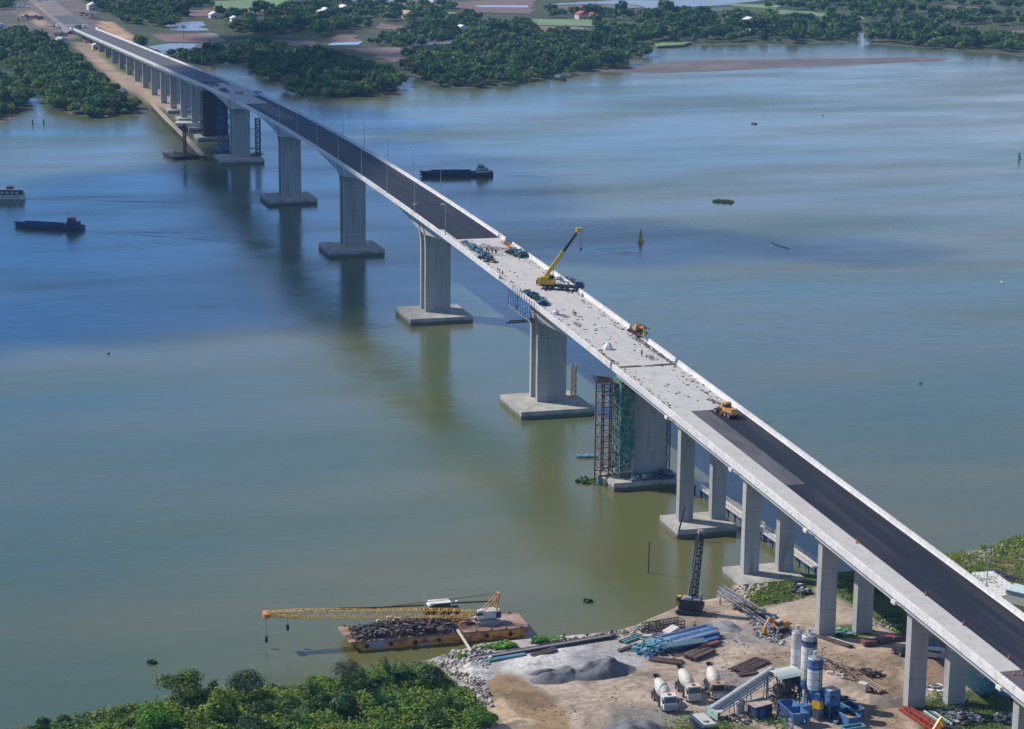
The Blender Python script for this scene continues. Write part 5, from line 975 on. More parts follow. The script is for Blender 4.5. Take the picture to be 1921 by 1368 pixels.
for d_ in (-.4, .4): m.bar(g_+Vector((d_, d_, 0)), root+v*.5+Vector((0, 0, 1.0)), .05); m.bar(root+v*.5+Vector((0, 0, 1.0)), tp_+Vector((0, 0, .3)), .05)
for q, dl in ((tp_+Vector((0, 0, -.3)), 4.2), (tp_+v.normalized()*-4+Vector((0, 0, -.6)), 1.6)): m.bar(q, q-Vector((0, 0, dl)), .06); m.box(q.x, q.y, q.z-dl-1.0, .5, .5, 1.1)
unrot(wb(m, 'hoist_rope', MT['dark'], cc_), cc_)
t = thing('gangway', 'pale wooden gangway pole leaning from the barge deck down to the bank', 'gangway', ag(883, 1224)); m = MB(); p, q = onb(.60, .12, ZD+.3), ag(884, 1224, .25); m.bar(p, q, .5, .12); m.bar(p, q+Vector((0, 0, .15)), .12, .2); wb(m, 'board', MT['cream'], t)
t = thing('tug_boat', 'small work boat with a white and teal canopy behind the barge', 'boat', at(826, 1152, ZW), ba+math.pi); hull_mesh(7.5, 2.6, 1.0, n=10).build('hull', MT['hnavy'], t)
m = MB(); m.box(0, 0, .8, 3.6, 2.0, 1.7); m.build('cabin', MT['dark'], t); m = MB(); m.box(.2, 0, 2.5, 4.2, 2.4, .14); m.box(2.0, 0, 2.1, 1.2, 2.0, .3, ry=-.3); m.build('canopy', MT['white'], t); m = MB(); m.cyl((3.2, 0, .8), (3.2, 0, 5.0), .07, n=6); m.build('mast', MT['white'], t)
t = thing('raft_buoy', 'small white float on the water behind the barge crane', 'buoy', at(857, 1130, ZW)); m = MB(); m.sphere((0, 0, .15), .35, 8, 6, (1.2, 1, .8)); m.build('float', MT['white'], t)
t = thing('floating_hose', 'thin dark floating hose on the water beyond the barge crane', 'hose', at(700, 1140, ZW)); m = MB(); pts = [at(x, y, ZW+.08) for x, y in ((635, 1141), (700, 1140), (780, 1136), (850, 1131), (935, 1127))]
for p, q in zip(pts, pts[1:]): m.cyl(p, q, .12, n=6)
wb(m, 'pipe', MT['dark'], t)
# far crane barge and work pontoon
t = thing('barge', 'small dark work barge by the end of the rusty trestle', 'barge', at(343, 296, ZW), ang(at(330, 300), at(365, 298))); m = MB(); m.hexa([(-6, -6, -.5), (6, -6, -.5), (6, 8, -.5), (-6, 8, -.5), (-7, -6.5, 1.6), (7, -6.5, 1.6), (7, 9.5, 1.6), (-7, 9.5, 1.6)]); m.build('hull', MT['dark'], t)
clutter(320, 12, 13, 2.8, 77).build('deck_gear', [MT['dark'], MT['rust'], MT['scrap']], t); m = MB(); m.lattice((1, 0, 1.6), (1, 0, 15.5), 1.3, .9, 12, .2); m.bar((1, 0, 15), (-3, 3, 1.6), .12); m.build('leader_mast', MT['rust'], t)
t = thing('pontoon', 'purple and white work pontoon between the far piers', 'pontoon', at(352, 243, ZW), 1.25); m = MB(); m.box(0, 0, -.3, 12, 9, 2.2); m.build('hull', MT['hblue'], t); m = MB(); m.box(0, 0, 1.95, 11, 8, 1.6); m.build('cabin', MT['cream'], t); m = MB(); m.box(0, 0, 3.55, 12, 9, .2); m.build('roof', MT['white'], t)
t = thing('sampan', 'small dark boat at the tip of the wooded shore', 'boat', at(1046, 150, ZW), .4); hull_mesh(14, 3, 1.6, n=10).build('hull', MT['dark'], t); m = MB(); m.box(-1, 0, 1.3, 5, 2.4, 1.8); m.build('cabin', MT['tealp'], t)
# trestles
def trestle(label, pts, z, wd, rail, mt, pile_every, rmt, depth_=-1.5):
    P = [at(x, y, z) for x, y in pts]; t = thing('jetty', label, 'jetty', P[0]); m = MB(); r_ = MB(); pls = []
    for p, q in zip(P, P[1:]):
        m.bar(p, q, wd, .35); d = (q-p); L = d.length; d.normalize(); s_ = Vector((-d.y, d.x, 0)).normalized()*wd/2
        if rail:
            for sg in (-1, 1): r_.bar(p+s_*sg+Vector((0, 0, 1.1)), q+s_*sg+Vector((0, 0, 1.1)), .07); r_.bar(p+s_*sg+Vector((0, 0, .6)), q+s_*sg+Vector((0, 0, .6)), .06)
        k = 0
        while k < L:
            c = p+d*k
            for sg in (-1, 1):
                e = c+s_*sg*.8; pl = MB(); pl.cyl((e.x, e.y, depth_), (e.x, e.y, z), .17, n=7); pls.append(pl)
                if rail:
                    for kk in (0, 2): f = c+d*kk+s_*sg; r_.bar(f, f+Vector((0, 0, 1.1)), .06)
            pls[-1].bar(c+s_*1.2-Vector((0, 0, .35)), c-s_*1.2-Vector((0, 0, .35)), .3); k += pile_every
    wb(m, 'walkway', MT[mt], t); [wb(q_, 'pile', MT['dark' if rail else 'rust'], t) for q_ in pls]
    if rail: wb(r_, 'railing', MT[rmt], t)
trestle('narrow pale service jetty with railings running behind the near piers', [(1296, 899), (1330, 923), (1385, 962), (1440, 1000), (1532, 1064)], 3.0, 1.9, True, 'cream', 4.5, 'cream')
trestle('rusty narrow trestle from the left bank to the small work barge', [(284, 193), (310, 221), (345, 255), (380, 292)], 3.2, 2.6, False, 'wood', 14, 'rust')
t = thing('pontoon', 'pale blue steel pipe pontoon floating left of the junction pier', 'pontoon', at(1102, 859, ZW)); m = MB(); p, q = at(1083, 857, 1.25), at(1121, 857, 1.25); m.cyl(p, q, .32, n=9); m.cyl(p+Vector((.9, 0, 0)), q+Vector((.9, 0, 0)), .32, n=9); m.bar(p+(q-p)*.5+Vector((-.4, 0, .35)), p+(q-p)*.5+Vector((1.3, 0, .35)), .3); wb(m, 'pipe', MT['lblue'], t)
# piles and stakes
def stake(label, base, top, z=ZW, r=.14, mt='rust'):
    b = at(*base, z); e = pxX(*top, b.x); t = thing('steel_pile', label, 'pile', b); m = MB(); m.cyl((0, 0, -2), e-b, r, n=7); m.build('shaft', MT[mt], t)
stake('single upright rusty pile standing alone in open water', (1216, 1075), (1218, 1015)); stake('dark pile leaning to the right in front of a two column pier cap', (1266, 1011), (1285, 950), r=.2, mt='dark')
stake('left one of two dark stakes in the water off the left bank', (61, 235), (61, 225), r=.35, mt='dark'); stake('right one of two dark stakes in the water off the left bank', (82, 234), (82, 224), r=.35, mt='dark'); stake('short dark mooring post on the bank right of the barge', (1060, 1201), (1059, 1189), 1.8, .16, 'dark')
stake('short dark post at the water edge right of the dark crawler crane', (1351, 1138), (1351, 1122), 2.3, .12, 'dark')
# buoys
def buoy(label, base, s, mt, light='dark'):
    t = thing('buoy', label, 'buoy', at(*base, ZW)); m = MB(); m.lathe([(1.0*s, -.3*s), (1.15*s, .25*s), (.9*s, .5*s)], n=12); m.build('float', MT[mt], t); m = MB()
    for k in range(4): a = k*math.pi/2; m.bar((.7*s*math.cos(a), .7*s*math.sin(a), .5*s), (.2*s*math.cos(a), .2*s*math.sin(a), 3.3*s), .16*s)
    m.cyl((0, 0, .5*s), (0, 0, 2.6*s), .55*s, .22*s, 8); m.build('tower', MT[mt], t); m = MB(); m.cyl((0, 0, 3.3*s), (0, 0, 3.9*s), .2*s, n=6); m.build('lantern', MT[light], t)
buoy('yellow navigation buoy right of the deck crane', (1202, 453), 1.15, 'yel'); buoy('green navigation buoy near the right edge', (1912, 299), .9, 'tealp')
def weedmat(label, c, w_, h_, sd, ang_=0):
    P = at(*c, ZW); rn = np.random.default_rng(sd); A1, A2 = at(c[0]-w_/2, c[1], ZW), at(c[0]+w_/2, c[1], ZW); L = (A2-A1).length; a = ang(A1, A2); dep = (at(c[0], c[1]-h_/2)-at(c[0], c[1]+h_/2)).length
    n = int(130+L*dep*6); u = rn.uniform(-1, 1, n); v = rn.normal(0, .33, n)*(1-u*u)**.5; cc3 = np.stack([u*L/2, v*dep/1.2, .05+.3*rn.random(n)], -1); s = .28*rn.uniform(.6, 1.5, (n, 1)); nr_ = rn.normal(0, .5, (n, 3)); nr_[:, 2] = 1; nr_ /= np.linalg.norm(nr_, axis=1)[:, None]; tt = np.cross(nr_, rn.normal(0, 1, (n, 3))); tt /= np.linalg.norm(tt, axis=1)[:, None]; bb = np.cross(nr_, tt)
    t = thing('floating_weeds', label, 'weeds', P, a); mk('leaves', quads_mesh('leaves', np.stack([cc3-tt*s-bb*s, cc3+tt*s-bb*s, cc3+tt*s+bb*s, cc3-tt*s+bb*s], 1), MT['leaf_dk']), t)
weedmat('oval raft of green floating weeds in the open river on the right', (1357, 379), 38, 7, 1); weedmat('thin raft of floating weeds left of the junction pier cap', (1106, 904), 50, 9, 2); weedmat('tiny raft of floating weeds near the lower left bank', (285, 1244), 12, 4, 3); weedmat('tiny raft of floating weeds between barge and bank', (1103, 1129), 12, 3, 4); weedmat('tiny raft of weeds in the upper middle of the river', (1415, 233), 9, 2, 5)
for i, (px, py, lab) in enumerate([(1527, 204, 'left one of two tiny dark floats far out on the river'), (1544, 217, 'right one of two tiny dark floats far out on the river'), (1727, 720, 'tiny dark float alone on the right side of the river'), (203, 664, 'tiny dark float alone on the left side of the river'), (1880, 530, 'tiny pale float near the right edge of the river')]):
    t = thing('float', lab, 'float', at(px, py, ZW)); m = MB(); m.sphere((0, 0, .1), .5, 7, 5, (1.4, 1, .7)); m.build('body', MT['dark' if i < 4 else 'cream'], t)
t = thing('floating_rope', 'thin violet rope drifting on the water right of the yellow buoy', 'rope', at(1465, 461, ZW)); m = MB(); pts = [at(x, y, ZW+.08) for x, y in ((1447, 453), (1455, 459), (1468, 463), (1481, 467))]
for p, q in zip(pts, pts[1:]): m.cyl(p, q, .14, n=5)
wb(m, 'line', mat('violet rope', (.14, .08, .35), .7, scale=2), t)

# wakes: low ridges of water trailing behind the moving boats
def wake(label, start, end, spread, n, sd):
    A_, B_ = at(*start, ZW), at(*end, ZW); d = B_-A_; L = d.length; d.normalize(); s_ = Vector((-d.y, d.x, 0)); rn = random.Random(sd); m = MB()
    for sg in (-1, 1):
        for k in range(n):
            off = rn.uniform(0, .9); l0 = L*rn.uniform(0, .7); l1 = min(L, l0+L*rn.uniform(.15, .4)); w_ = rn.uniform(.5, 1.3); steps = 10; P = []
            for j in range(steps+1): q = l0+(l1-l0)*j/steps; e = math.sin(math.pi*j/steps); c = A_+d*q+s_*sg*(spread*(.15+.85*off)*q/L+1.2); P.append((c, w_*e, .10*e))
            for (c0, w0, h0), (c1, w1, h1) in zip(P, P[1:]): m.add([c0-s_*w0-Vector((0, 0, .02)), c0+Vector((0, 0, h0)), c0+s_*w0-Vector((0, 0, .02)), c1-s_*w1-Vector((0, 0, .02)), c1+Vector((0, 0, h1)), c1+s_*w1-Vector((0, 0, .02))], [(0, 3, 4, 1), (1, 4, 5, 2)])
    tag(m.build('wake', MT['water'], smooth=True), kind='structure')
wake('', (157, 431), (470, 452), 14, 9, 1); wake('', (46, 374), (420, 372), 16, 9, 2); wake('', (160, 432), (330, 470), 10, 5, 3); wake('', (926, 330), (1150, 332), 9, 4, 4); wake('', (230, 300), (520, 286), 22, 10, 5); wake('', (1110, 470), (1215, 470), 16, 9, 6)
# ------------------------------------------------------------------ dark crawler crane on the bank
b = ag(1293, 1150); a = ang(ag(1280, 1150), ag(1310, 1140)); t = thing('crawler_crane', 'dark old crawler crane with an upright lattice boom at the water edge', 'crane', b, a+2.2)
for y in (-1.5, 1.5):
    m = MB(); m.prism([(-2.4, y-.35, .4), (-2, y-.35, 0), (2, y-.35, 0), (2.4, y-.35, .4), (2.4, y-.35, .7), (2, y-.35, 1.0), (-2, y-.35, 1.0), (-2.4, y-.35, .7)], (0, .7, 0)); m.build('track', MT['dark'], t)
m = MB(); m.box(-.3, 0, 1.1, 4.2, 2.9, 1.9, tp=.95); m.build('body', MT['dark'], t); m = MB(); m.box(-.4, 0, 3.0, 3.6, 2.6, .15); m.box(.2, .9, 3.0, 1.4, 1.0, .5); m.build('roof', MT['steel'], t)
m = MB(); m.box(-2.5, 0, 1.2, .5, 2.9, .9); m.build('counterweight', MT['rust'], t); m = MB(); m.box(2.0, -1.0, 1.1, 1.1, 1.0, 1.9); o = m.build('cab', MT['yel'], t); m = MB(); m.box(2.1, -1.0, 2.0, 1.05, 1.04, .7); m.build('window', MT['glass'], o)
r0 = b+Vector((0, -.6, 2.2)); tp_ = pxX(1314, 998, b.x+1.0); v = tp_-r0
m = MB(); m.lattice(r0, r0+v*.1, .7, 1.25, 2, .12, .5, 1.2); m.lattice(r0+v*.1, r0+v*.88, 1.25, 1.1, 14, .12, 1.2, 1.1); m.lattice(r0+v*.88, tp_, 1.1, .5, 3, .12, 1.1, .5); unrot(wb(m, 'boom', MT['dark'], t), t)
m = MB(); m.box(tp_.x, tp_.y, tp_.z-.3, .7, .9, .7); unrot(wb(m, 'boom_head', MT['steel'], t), t)
m = MB(); q = tp_+Vector((0, -.6, 0)); m.bar(q, (q.x, q.y, 6.0), .06); m.box(q.x, q.y, 5, .35, .35, 1.0); m.bar(b+Vector((-.8, .9, 3.2)), tp_, .06); unrot(wb(m, 'hoist_rope', MT['steel'], t), t)
# ------------------------------------------------------------------ concrete mixer trucks
def mixer(label, rear, front, cabm, drumm, stripe, L=8.6):
    A_, B_ = ag(*rear), ag(*front); c = (A_+B_)/2; t = thing('mixer_truck', label, 'truck', c, ang(A_, B_), 'concrete mixer trucks in the yard')
    m = MB(); m.box(0, 0, .75, L*.95, .9, .35); m.box(-1.3, 0, .95, 4.6, 2.2, .12); m.box(-1.3, 1.1, .5, 3.6, .15, .5); m.box(-1.3, -1.1, .5, 3.6, .15, .5); m.build('chassis', MT['dark'], t)
    m = MB(); x0 = L*.5-1.9; m.prism([(x0, -1.2, .55), (x0+1.85, -1.2, .55), (x0+1.9, -1.2, 1.7), (x0+1.65, -1.2, 2.85), (x0+.1, -1.2, 2.95), (x0, -1.2, 2.7)], (0, 2.4, 0)); o = m.build('cab', MT[cabm], t)
    m = MB(); m.prism([(x0+1.92, -1.05, 1.75), (x0+1.92, 1.05, 1.75), (x0+1.70, 1.05, 2.65), (x0+1.70, -1.05, 2.65)], (.03, 0, .01)); m.box(x0+1.1, 0, 1.75, .9, 2.44, .75); m.build('window', MT['glass'], o)
    m = MB(); m.box(x0+1.93, 0, .6, .06, 2.0, .75); m.box(x0+1.95, 0, .45, .2, 2.45, .35); m.build('bumper', MT['steel' if cabm == 'white' else 'cream'], o); m = MB(); m.box(x0+.9, 0, 2.93, .5, .6, .14); m.build('roof_vent', MT['red'], o)
    for y in (-1.35, 1.35): m = MB(); m.box(x0+1.9, y, 1.7, .12, .28, .6); m.build('mirror', MT['dark'], o)
    ax = Vector((1, 0, -.20)).normalized(); p0 = Vector((-3.5, 0, 3.05)); prof = [(.45, 0), (.62, .15), (.8, .8), (1.14, 2.0), (1.2, 3.0), (1.12, 3.9), (.8, 4.8), (.45, 5.2), (.2, 5.25)]
    m = MB(); m.lathe([(r_, h) for r_, h in prof], p0, ax, 20); dm = m.build('drum', MT[drumm], t, smooth=False)
    if stripe:
        m = MB(); 
        def rad(h): return float(np.interp(h, [q[1] for q in prof], [q[0] for q in prof]))
        for k in range(14):
            for s in (0,):
                h0, h1 = .9+k*.22, .9+(k+1)*.22; t0, t1 = 1.4+k*.33, 1.4+(k+1)*.33; up_ = Vector((0, 0, 1)); aa = ax.cross(up_).normalized(); bb = ax.cross(aa)
                P = [p0+ax*(h+dh)+(aa*math.cos(th)+bb*math.sin(th))*(rad(h+dh)+.02) for h, th, dh in ((h0, t0, 0), (h1, t1, 0), (h1, t1, .35), (h0, t0, .35))]; m.add(P, [(0, 1, 2, 3)])
        m.build('drum_stripe', MT['green'], dm)
    m = MB(); m.bar((-3.3, .7, .95), (-3.4, .35, 3.0), .16); m.bar((-3.3, -.7, .95), (-3.4, -.35, 3.0), .16); m.bar((1.6, 0, .95), (1.5, 0, 2.2), .5, .6); m.build('drum_support', MT['dark'], t)
    m = MB(); m.lathe([(.25, 0), (.75, .7)], (-4.0, 0, 3.1), (0, 0, 1), 10, False); m.bar((-4.1, 0, 3.0), (-4.9, .5, 1.3), .4, .12); m.box(-3.9, .9, 1.2, .3, .3, 1.4); m.build('chute', MT['dark'], t)
    m = MB(); m.cyl((1.9, -.95, 1.6), (1.9, .2, 1.6), .35, n=10); m.build('water_tank', MT['cream'], t)
    wheels(t, [(x, y) for x in (x0+1.0, x0-1.2, -1.7, -3.0) for y in (-1.05, 1.05)], .52, .4); return t
mixer('mixer truck with a white cab and green striped drum, leftmost of the three', (1226, 1298), (1262, 1343), 'white', 'cream', True)
mixer('mixer truck with a dusty pale drum, middle of the three', (1270, 1280), (1308, 1325), 'cream', 'cream', False)
mixer('mixer truck with a brownish cab roof, rightmost of the three beside the conveyor', (1326, 1274), (1352, 1322), 'wood', 'cream', False)
# ------------------------------------------------------------------ silos
def silo(label, base, H, r, bands, legs=3.2):
    P = ag(*base); t = thing('silo', label, 'silo', P, .3, 'cement silos of the batching plant'); z = legs; hh = H-legs-.9
    for h0, h1, mt in bands: m = MB(); m.lathe([(r, z+hh*h0), (r, z+hh*h1)], n=24, cap=True); m.build('shell', MT[mt], t)
    m = MB()
    for k in range(1, 6): m.lathe([(r+.04, z+hh*k/6), (r+.04, z+hh*k/6+.08)], n=24, cap=True)
    m.build('weld_ring', MT['steel'], t)
    m = MB(); m.lathe([(r*1.02, z+hh), (r*.95, z+hh+.12), (.3, z+hh+.45)], n=20); m.build('roof', MT['steel'], t); m = MB(); m.cyl((.2, 0, z+hh+.3), (.2, 0, z+hh+1.2), .32, n=10); m.cyl((-.5, .3, z+hh+.2), (-.5, .3, z+hh+.7), .14, n=7); m.build('filter', MT['conc'], t)
    m = MB()
    for k in range(12): a_ = k*math.pi/6; m.bar((r*.95*math.cos(a_), r*.95*math.sin(a_), z+hh+.1), (r*.95*math.cos(a_), r*.95*math.sin(a_), z+hh+.75), .04); a2 = a_+math.pi/6; m.bar((r*.95*math.cos(a_), r*.95*math.sin(a_), z+hh+.75), (r*.95*math.cos(a2), r*.95*math.sin(a2), z+hh+.75), .04)
    m.build('railing', MT['steel'], t)
    m = MB(); m.lathe([(.25, z-1.6), (r*.98, z)], n=20); m.build('cone', MT['blue' if 'blue' in label else 'steel'], t)
    for k in range(4): a_ = k*math.pi/2+.5; m = MB(); m.bar((r*.9*math.cos(a_), r*.9*math.sin(a_), 0), (r*.9*math.cos(a_), r*.9*math.sin(a_), z+.2), .22); m.build('leg', MT['blue' if 'blue' in label else 'dark'], t)
    m = MB()
    for k in range(26): m.box(-r-.15, 0, legs+.2+k*.38, .08, .5, .05)
    m.bar((-r-.15, .25, legs), (-r-.15, .25, z+hh), .06); m.bar((-r-.15, -.25, legs), (-r-.15, -.25, z+hh), .06); m.build('ladder', MT['dark'], t); return t
silo('tall white silo with a grey dusty top, leftmost of the three', (1493, 1305), 12.6, 1.13, [(0, .68, 'white'), (.68, 1, 'conc')])
silo('tallest white silo with blue bands and a grey cap, in the middle', (1514, 1318), 13.2, 1.36, [(0, .14, 'blue'), (.14, .80, 'white'), (.80, .92, 'navy'), (.92, 1, 'conc')])
silo('shorter silo with broad blue, white and blue bands, nearest and rightmost', (1526, 1338), 10.9, 1.32, [(0, .24, 'blue'), (.24, .74, 'white'), (.74, 1, 'blue')], 2.8)
# ------------------------------------------------------------------ batching tower, conveyor, hoppers
P = ag(1468, 1330); ra = ang(ag(1453, 1330), ag(1497, 1322)); t = thing('batching_tower', 'dark steel mixing tower under a pale green curved roof beside the silos', 'tower', P, ra); W_, D_, H_ = 4.3, 3.6, 6.4
m = MB()
for x in (-W_/2, 0, W_/2):
    for y in (-D_/2, D_/2): m.bar((x, y, 0), (x, y, H_), .18)
for z in (1.9, 3.4, H_-.1):
    for y in (-D_/2, D_/2): m.bar((-W_/2, y, z), (W_/2, y, z), .14); 
    for x in (-W_/2, W_/2): m.bar((x, -D_/2, z), (x, D_/2, z), .14)
for y in (-D_/2, D_/2): m.bar((-W_/2, y, 0), (0, y, 1.9), .1); m.bar((W_/2, y, 0), (0, y, 1.9), .1)
for k in range(9): m.bar((W_/2+.2, -D_/2+k*.45, 3.4), (W_/2+.2, -D_/2+k*.45, 4.4), .05)
m.build('frame', MT['dark'], t)
m = MB(); n = 8; V = []; F = []
for i in range(n+1):
    y = -D_/2-.4+(D_+.8)*i/n; z = H_+.75*math.sin(math.pi*(i/n))**.8; V += [(-W_/2-.4, y, z), (W_/2+.4, y, z), (-W_/2-.4, y, z+.07), (W_/2+.4, y, z+.07)]
for i in range(n): a_ = 4*i; F += [(a_, a_+4, a_+5, a_+1), (a_+2, a_+3, a_+7, a_+6), (a_, a_+2, a_+6, a_+4), (a_+1, a_+5, a_+7, a_+3)]
m.add(V, F); m.build('roof', mat('pale green roof sheet', (.50, .60, .54), .5, var=.12, scale=1.2, c3=(.42, .42, .38), s3=2), t)
m = MB(); m.box(.6, 0, 1.9, 2.8, 2.8, 1.1); m.cyl((-.6, -1.4, 3.6), (-.6, 1.2, 3.6), .9, n=12); m.box(1.2, .3, 3.5, 1.5, 1.6, 1.6); m.lathe([(.2, .9), (1.0, 2.0)], (.8, 0, 0), n=10); m.build('mixer_drum', MT['scrap'], t)
m = MB(); m.box(W_/2-.2, 0, 4.4, .12, D_, 1.9); m.box(.9, D_/2, 4.6, 2.4, .1, 1.7); m.build('side_sheet', MT['navy'], t)
clutter(90, W_, D_, 5.0, 90, 'bar', .9).build('pipework', [MT['dark'], MT['steel'], MT['rust']], t)
t = thing('conveyor', 'long inclined conveyor in a silvery round cover rising to the batching tower', 'conveyor', ag(1335, 1345)); lo_, hi_ = at(1333, 1333, 4.0), at(1450, 1256, 9.6); v = hi_-lo_
m = MB(); m.cyl(lo_, hi_, .72, n=18)
for k in range(1, 14): p = lo_+v*k/14; m.cyl(p-v*.002, p+v*.002, .755, n=18)
wb(m, 'cover', MT['steel'], t)
m = MB(); dn = Vector((0, 0, -.95)); sd_ = Vector((-v.y, v.x, 0)).normalized()*.5
for s in (-1, 1): m.bar(lo_+dn+sd_*s, hi_+dn+sd_*s, .12); m.bar(lo_+dn*1.5+sd_*s, hi_+dn*1.5+sd_*s, .12)
for k in range(22): p = lo_+v*k/22; q = lo_+v*(k+1)/22; m.bar(p+dn+sd_, q+dn*1.5+sd_, .07); m.bar(p+dn-sd_, q+dn*1.5-sd_, .07)
for k in (.35, .62, .9):
    p = lo_+v*k
    for s in (-1, 1): m.bar(p+dn+sd_*s, (p.x+sd_.x*s*2, p.y+sd_.y*s*2, 2.6), .14)
wb(m, 'truss', MT['lblue'], t)
P = ag(1335, 1352); a = ang(ag(1322, 1340), ag(1352, 1360)); t = thing('feed_hopper', 'pale teal sided hopper at the low end of the conveyor', 'hopper', P, a)
m = MB(); m.box(0, .1, .6, 3.6, .14, 1.5, tp=1); m.box(-1.8, .9, .6, .14, 1.8, 1.5); m.build('side_wall', mat('weathered teal sheet', (.38, .52, .50), .7, c2=(.25, .38, .38), scale=1.4, c3=(.5, .5, .46), s3=2.5), t); m = MB(); m.lathe([(.3, 0), (1.3, 1.4)], (0, 1.1, .3), n=4); m.build('cone', MT['conc'], t)
P = ag(1300, 1362); a = ang(ag(1287, 1345), ag(1325, 1378)); t = thing('aggregate_bin', 'grey open bin with a navy lattice side at the bottom edge left of the plant', 'hopper', P, a)
m = MB(); m.box(1.5, 1.2, 1.2, 5.2, 2.4, .5); m.cyl((2.6, 1.0, 1.4), (2.6, 1.0, 2.0), .5, n=12); m.build('cover', MT['conc'], t); m = MB()
for k in range(12): m.bar((-1.2+k*.5, -.05, 0), (-1.2+k*.5, -.05, 1.7), .08); m.bar((-1.2+k*.5, -.05, 0), (-.7+k*.5, -.05, 1.7), .06)
m.bar((-1.4, -.05, 1.75), (5, -.05, 1.75), .16); m.bar((-1.4, -.05, .1), (5, -.05, .1), .14); m.build('lattice', MT['navy'], t)
P = ag(1425, 1345); a = ang(ag(1408, 1346), ag(1446, 1338)); t = thing('shed', 'small navy walled shed with a pale rusty flat roof in front of the tower', 'shed', P, a)
m = MB(); m.box(0, 0, 0, 3.3, 2.6, 2.5); m.build('wall', MT['navy'], t); m = MB(); m.box(-.1, .1, 2.5, 3.8, 3.1, .12, 0, .05); m.build('roof', mat('rusty roof sheet', (.42, .36, .32), .8, c2=(.28, .20, .16), scale=.8), t); m = MB(); m.box(-.4, -1.32, 0, .8, .05, 1.9); m.build('door', MT['blue'], t); m = MB(); m.box(.9, -1.32, 1.2, .7, .05, .6); m.build('window', MT['glass'], t)
def bin_(label, base, a_, b_, lx, ly, z0, z1, mt, two=True, legs=True):
    P = ag(*base); t = thing('aggregate_bin', label, 'hopper', P, ang(ag(*a_), ag(*b_))); m = MB(); n = 2 if two else 1
    for k in range(n):
        cx_ = (-lx/4+k*lx/2) if two else 0; w2 = lx/n
        m.add([(cx_-w2/2, -ly/2, z1), (cx_+w2/2, -ly/2, z1), (cx_+w2/2, ly/2, z1), (cx_-w2/2, ly/2, z1), (cx_-w2*.2, -ly*.2, z0), (cx_+w2*.2, -ly*.2, z0), (cx_+w2*.2, ly*.2, z0), (cx_-w2*.2, ly*.2, z0)], [(0, 1, 5, 4), (1, 2, 6, 5), (2, 3, 7, 6), (3, 0, 4, 7), (4, 5, 6, 7)])
    m.build('hopper_wall', MT[mt], t); m = MB()
    for y in (-ly/2, ly/2): m.bar((-lx/2, y, z1), (lx/2, y, z1), .14, .2); m.bar((-lx/2, y, .9), (lx/2, y, .9), .1)
    for x in (-lx/2, 0, lx/2): m.bar((x, -ly/2, z1), (x, ly/2, z1), .12, .16)
    for k in range(6): m.bar((-lx/2+k*lx/6, -ly/2, .9), (-lx/2+(k+1)*lx/6, -ly/2, z1), .07)
    m.build('rim', MT[mt], t)
    for x in (-lx/2, lx/2):
        for y in (-ly/2, ly/2): mm = MB(); mm.bar((x, y, 0), (x, y, z1), .18); mm.build('leg', MT[mt], t)
    m = MB(); m.box(0, 0, z0+(z1-z0)*.55, lx*.7, ly*.7, .1); m.build('sand_fill', MT['sandp'], t); return t
MT['sandp'] = mat('pale sand', (.42, .37, .30), .95, scale=1.5)
bin_('blue two chamber hopper with two dark openings in front of the mixing tower', (1486, 1362), (1452, 1335), (1492, 1372), 6.6, 2.7, 1.2, 3.4, 'blue')
P = ag(1530, 1330); t = thing('mixer_unit', 'yellow and blue mixer unit between the nearest silo and the blue cabin', 'machine', ag(1532, 1348), .7)
m = MB(); m.box(0, 0, 2.0, 2.0, 1.6, 1.3, tp=.7); m.build('mixer_body', MT['yel'], t); m = MB(); m.box(0, 0, 3.3, 1.2, 1.0, 1.2, tp=.7); m.bar((-.8, -.8, 0), (-.8, -.8, 2.1), .15); m.bar((.8, -.8, 0), (.8, -.8, 2.1), .15); m.bar((.8, .8, 0), (.8, .8, 2.1), .15); m.bar((-.8, .8, 0), (-.8, .8, 2.1), .15)
for k in range(10): m.bar((-1.4+k*.28, -.5, 3.2+k*.1), (-1.2+k*.28, .5, 3.9+k*.06), .08)
m.build('frame', MT['blue'], t); m = MB(); m.box(.2, -.6, 0, 1.3, 1.2, 1.5); m.build('tank', MT['conc'], t)
t = thing('control_cabin', 'blue raised control cabin with a pale roof right of the nearest silo', 'cabin', ag(1557, 1345), ra); m = MB(); m.box(0, 0, 2.4, 2.3, 2.4, 2.7); m.build('wall', MT['blue'], t); m = MB(); m.box(0, 0, 5.1, 2.0, 2.0, .12); m.build('roof', MT['cream'], t); m = MB(); m.box(0, 0, 0, 1.6, 1.8, 2.4); m.build('base', MT['navy'], t); m = MB(); m.box(-.4, -1.22, 3.6, .8, .05, .7); m.build('window', MT['glass'], t)
for x in (-1, 1):
    for y in (-1.1, 1.1): m = MB(); m.bar((x, y, 0), (x, y, 2.4), .16); m.build('leg', MT['blue'], t)
t = thing('control_cabin', 'smaller blue box cabin with a small panel left of the yellow mixer', 'cabin', ag(1508, 1356), ra); m = MB(); m.box(0, 0, 1.4, 1.7, 1.6, 1.9); m.build('wall', MT['blue'], t); m = MB(); m.box(-.1, -.82, 2.2, .8, .05, .4); m.build('panel', MT['lblue'], t); m = MB(); m.box(.6, 0, 0, .2, 1.4, 1.4); m.box(-.6, 0, 0, .2, 1.4, 1.4); m.build('leg', MT['blue'], t)
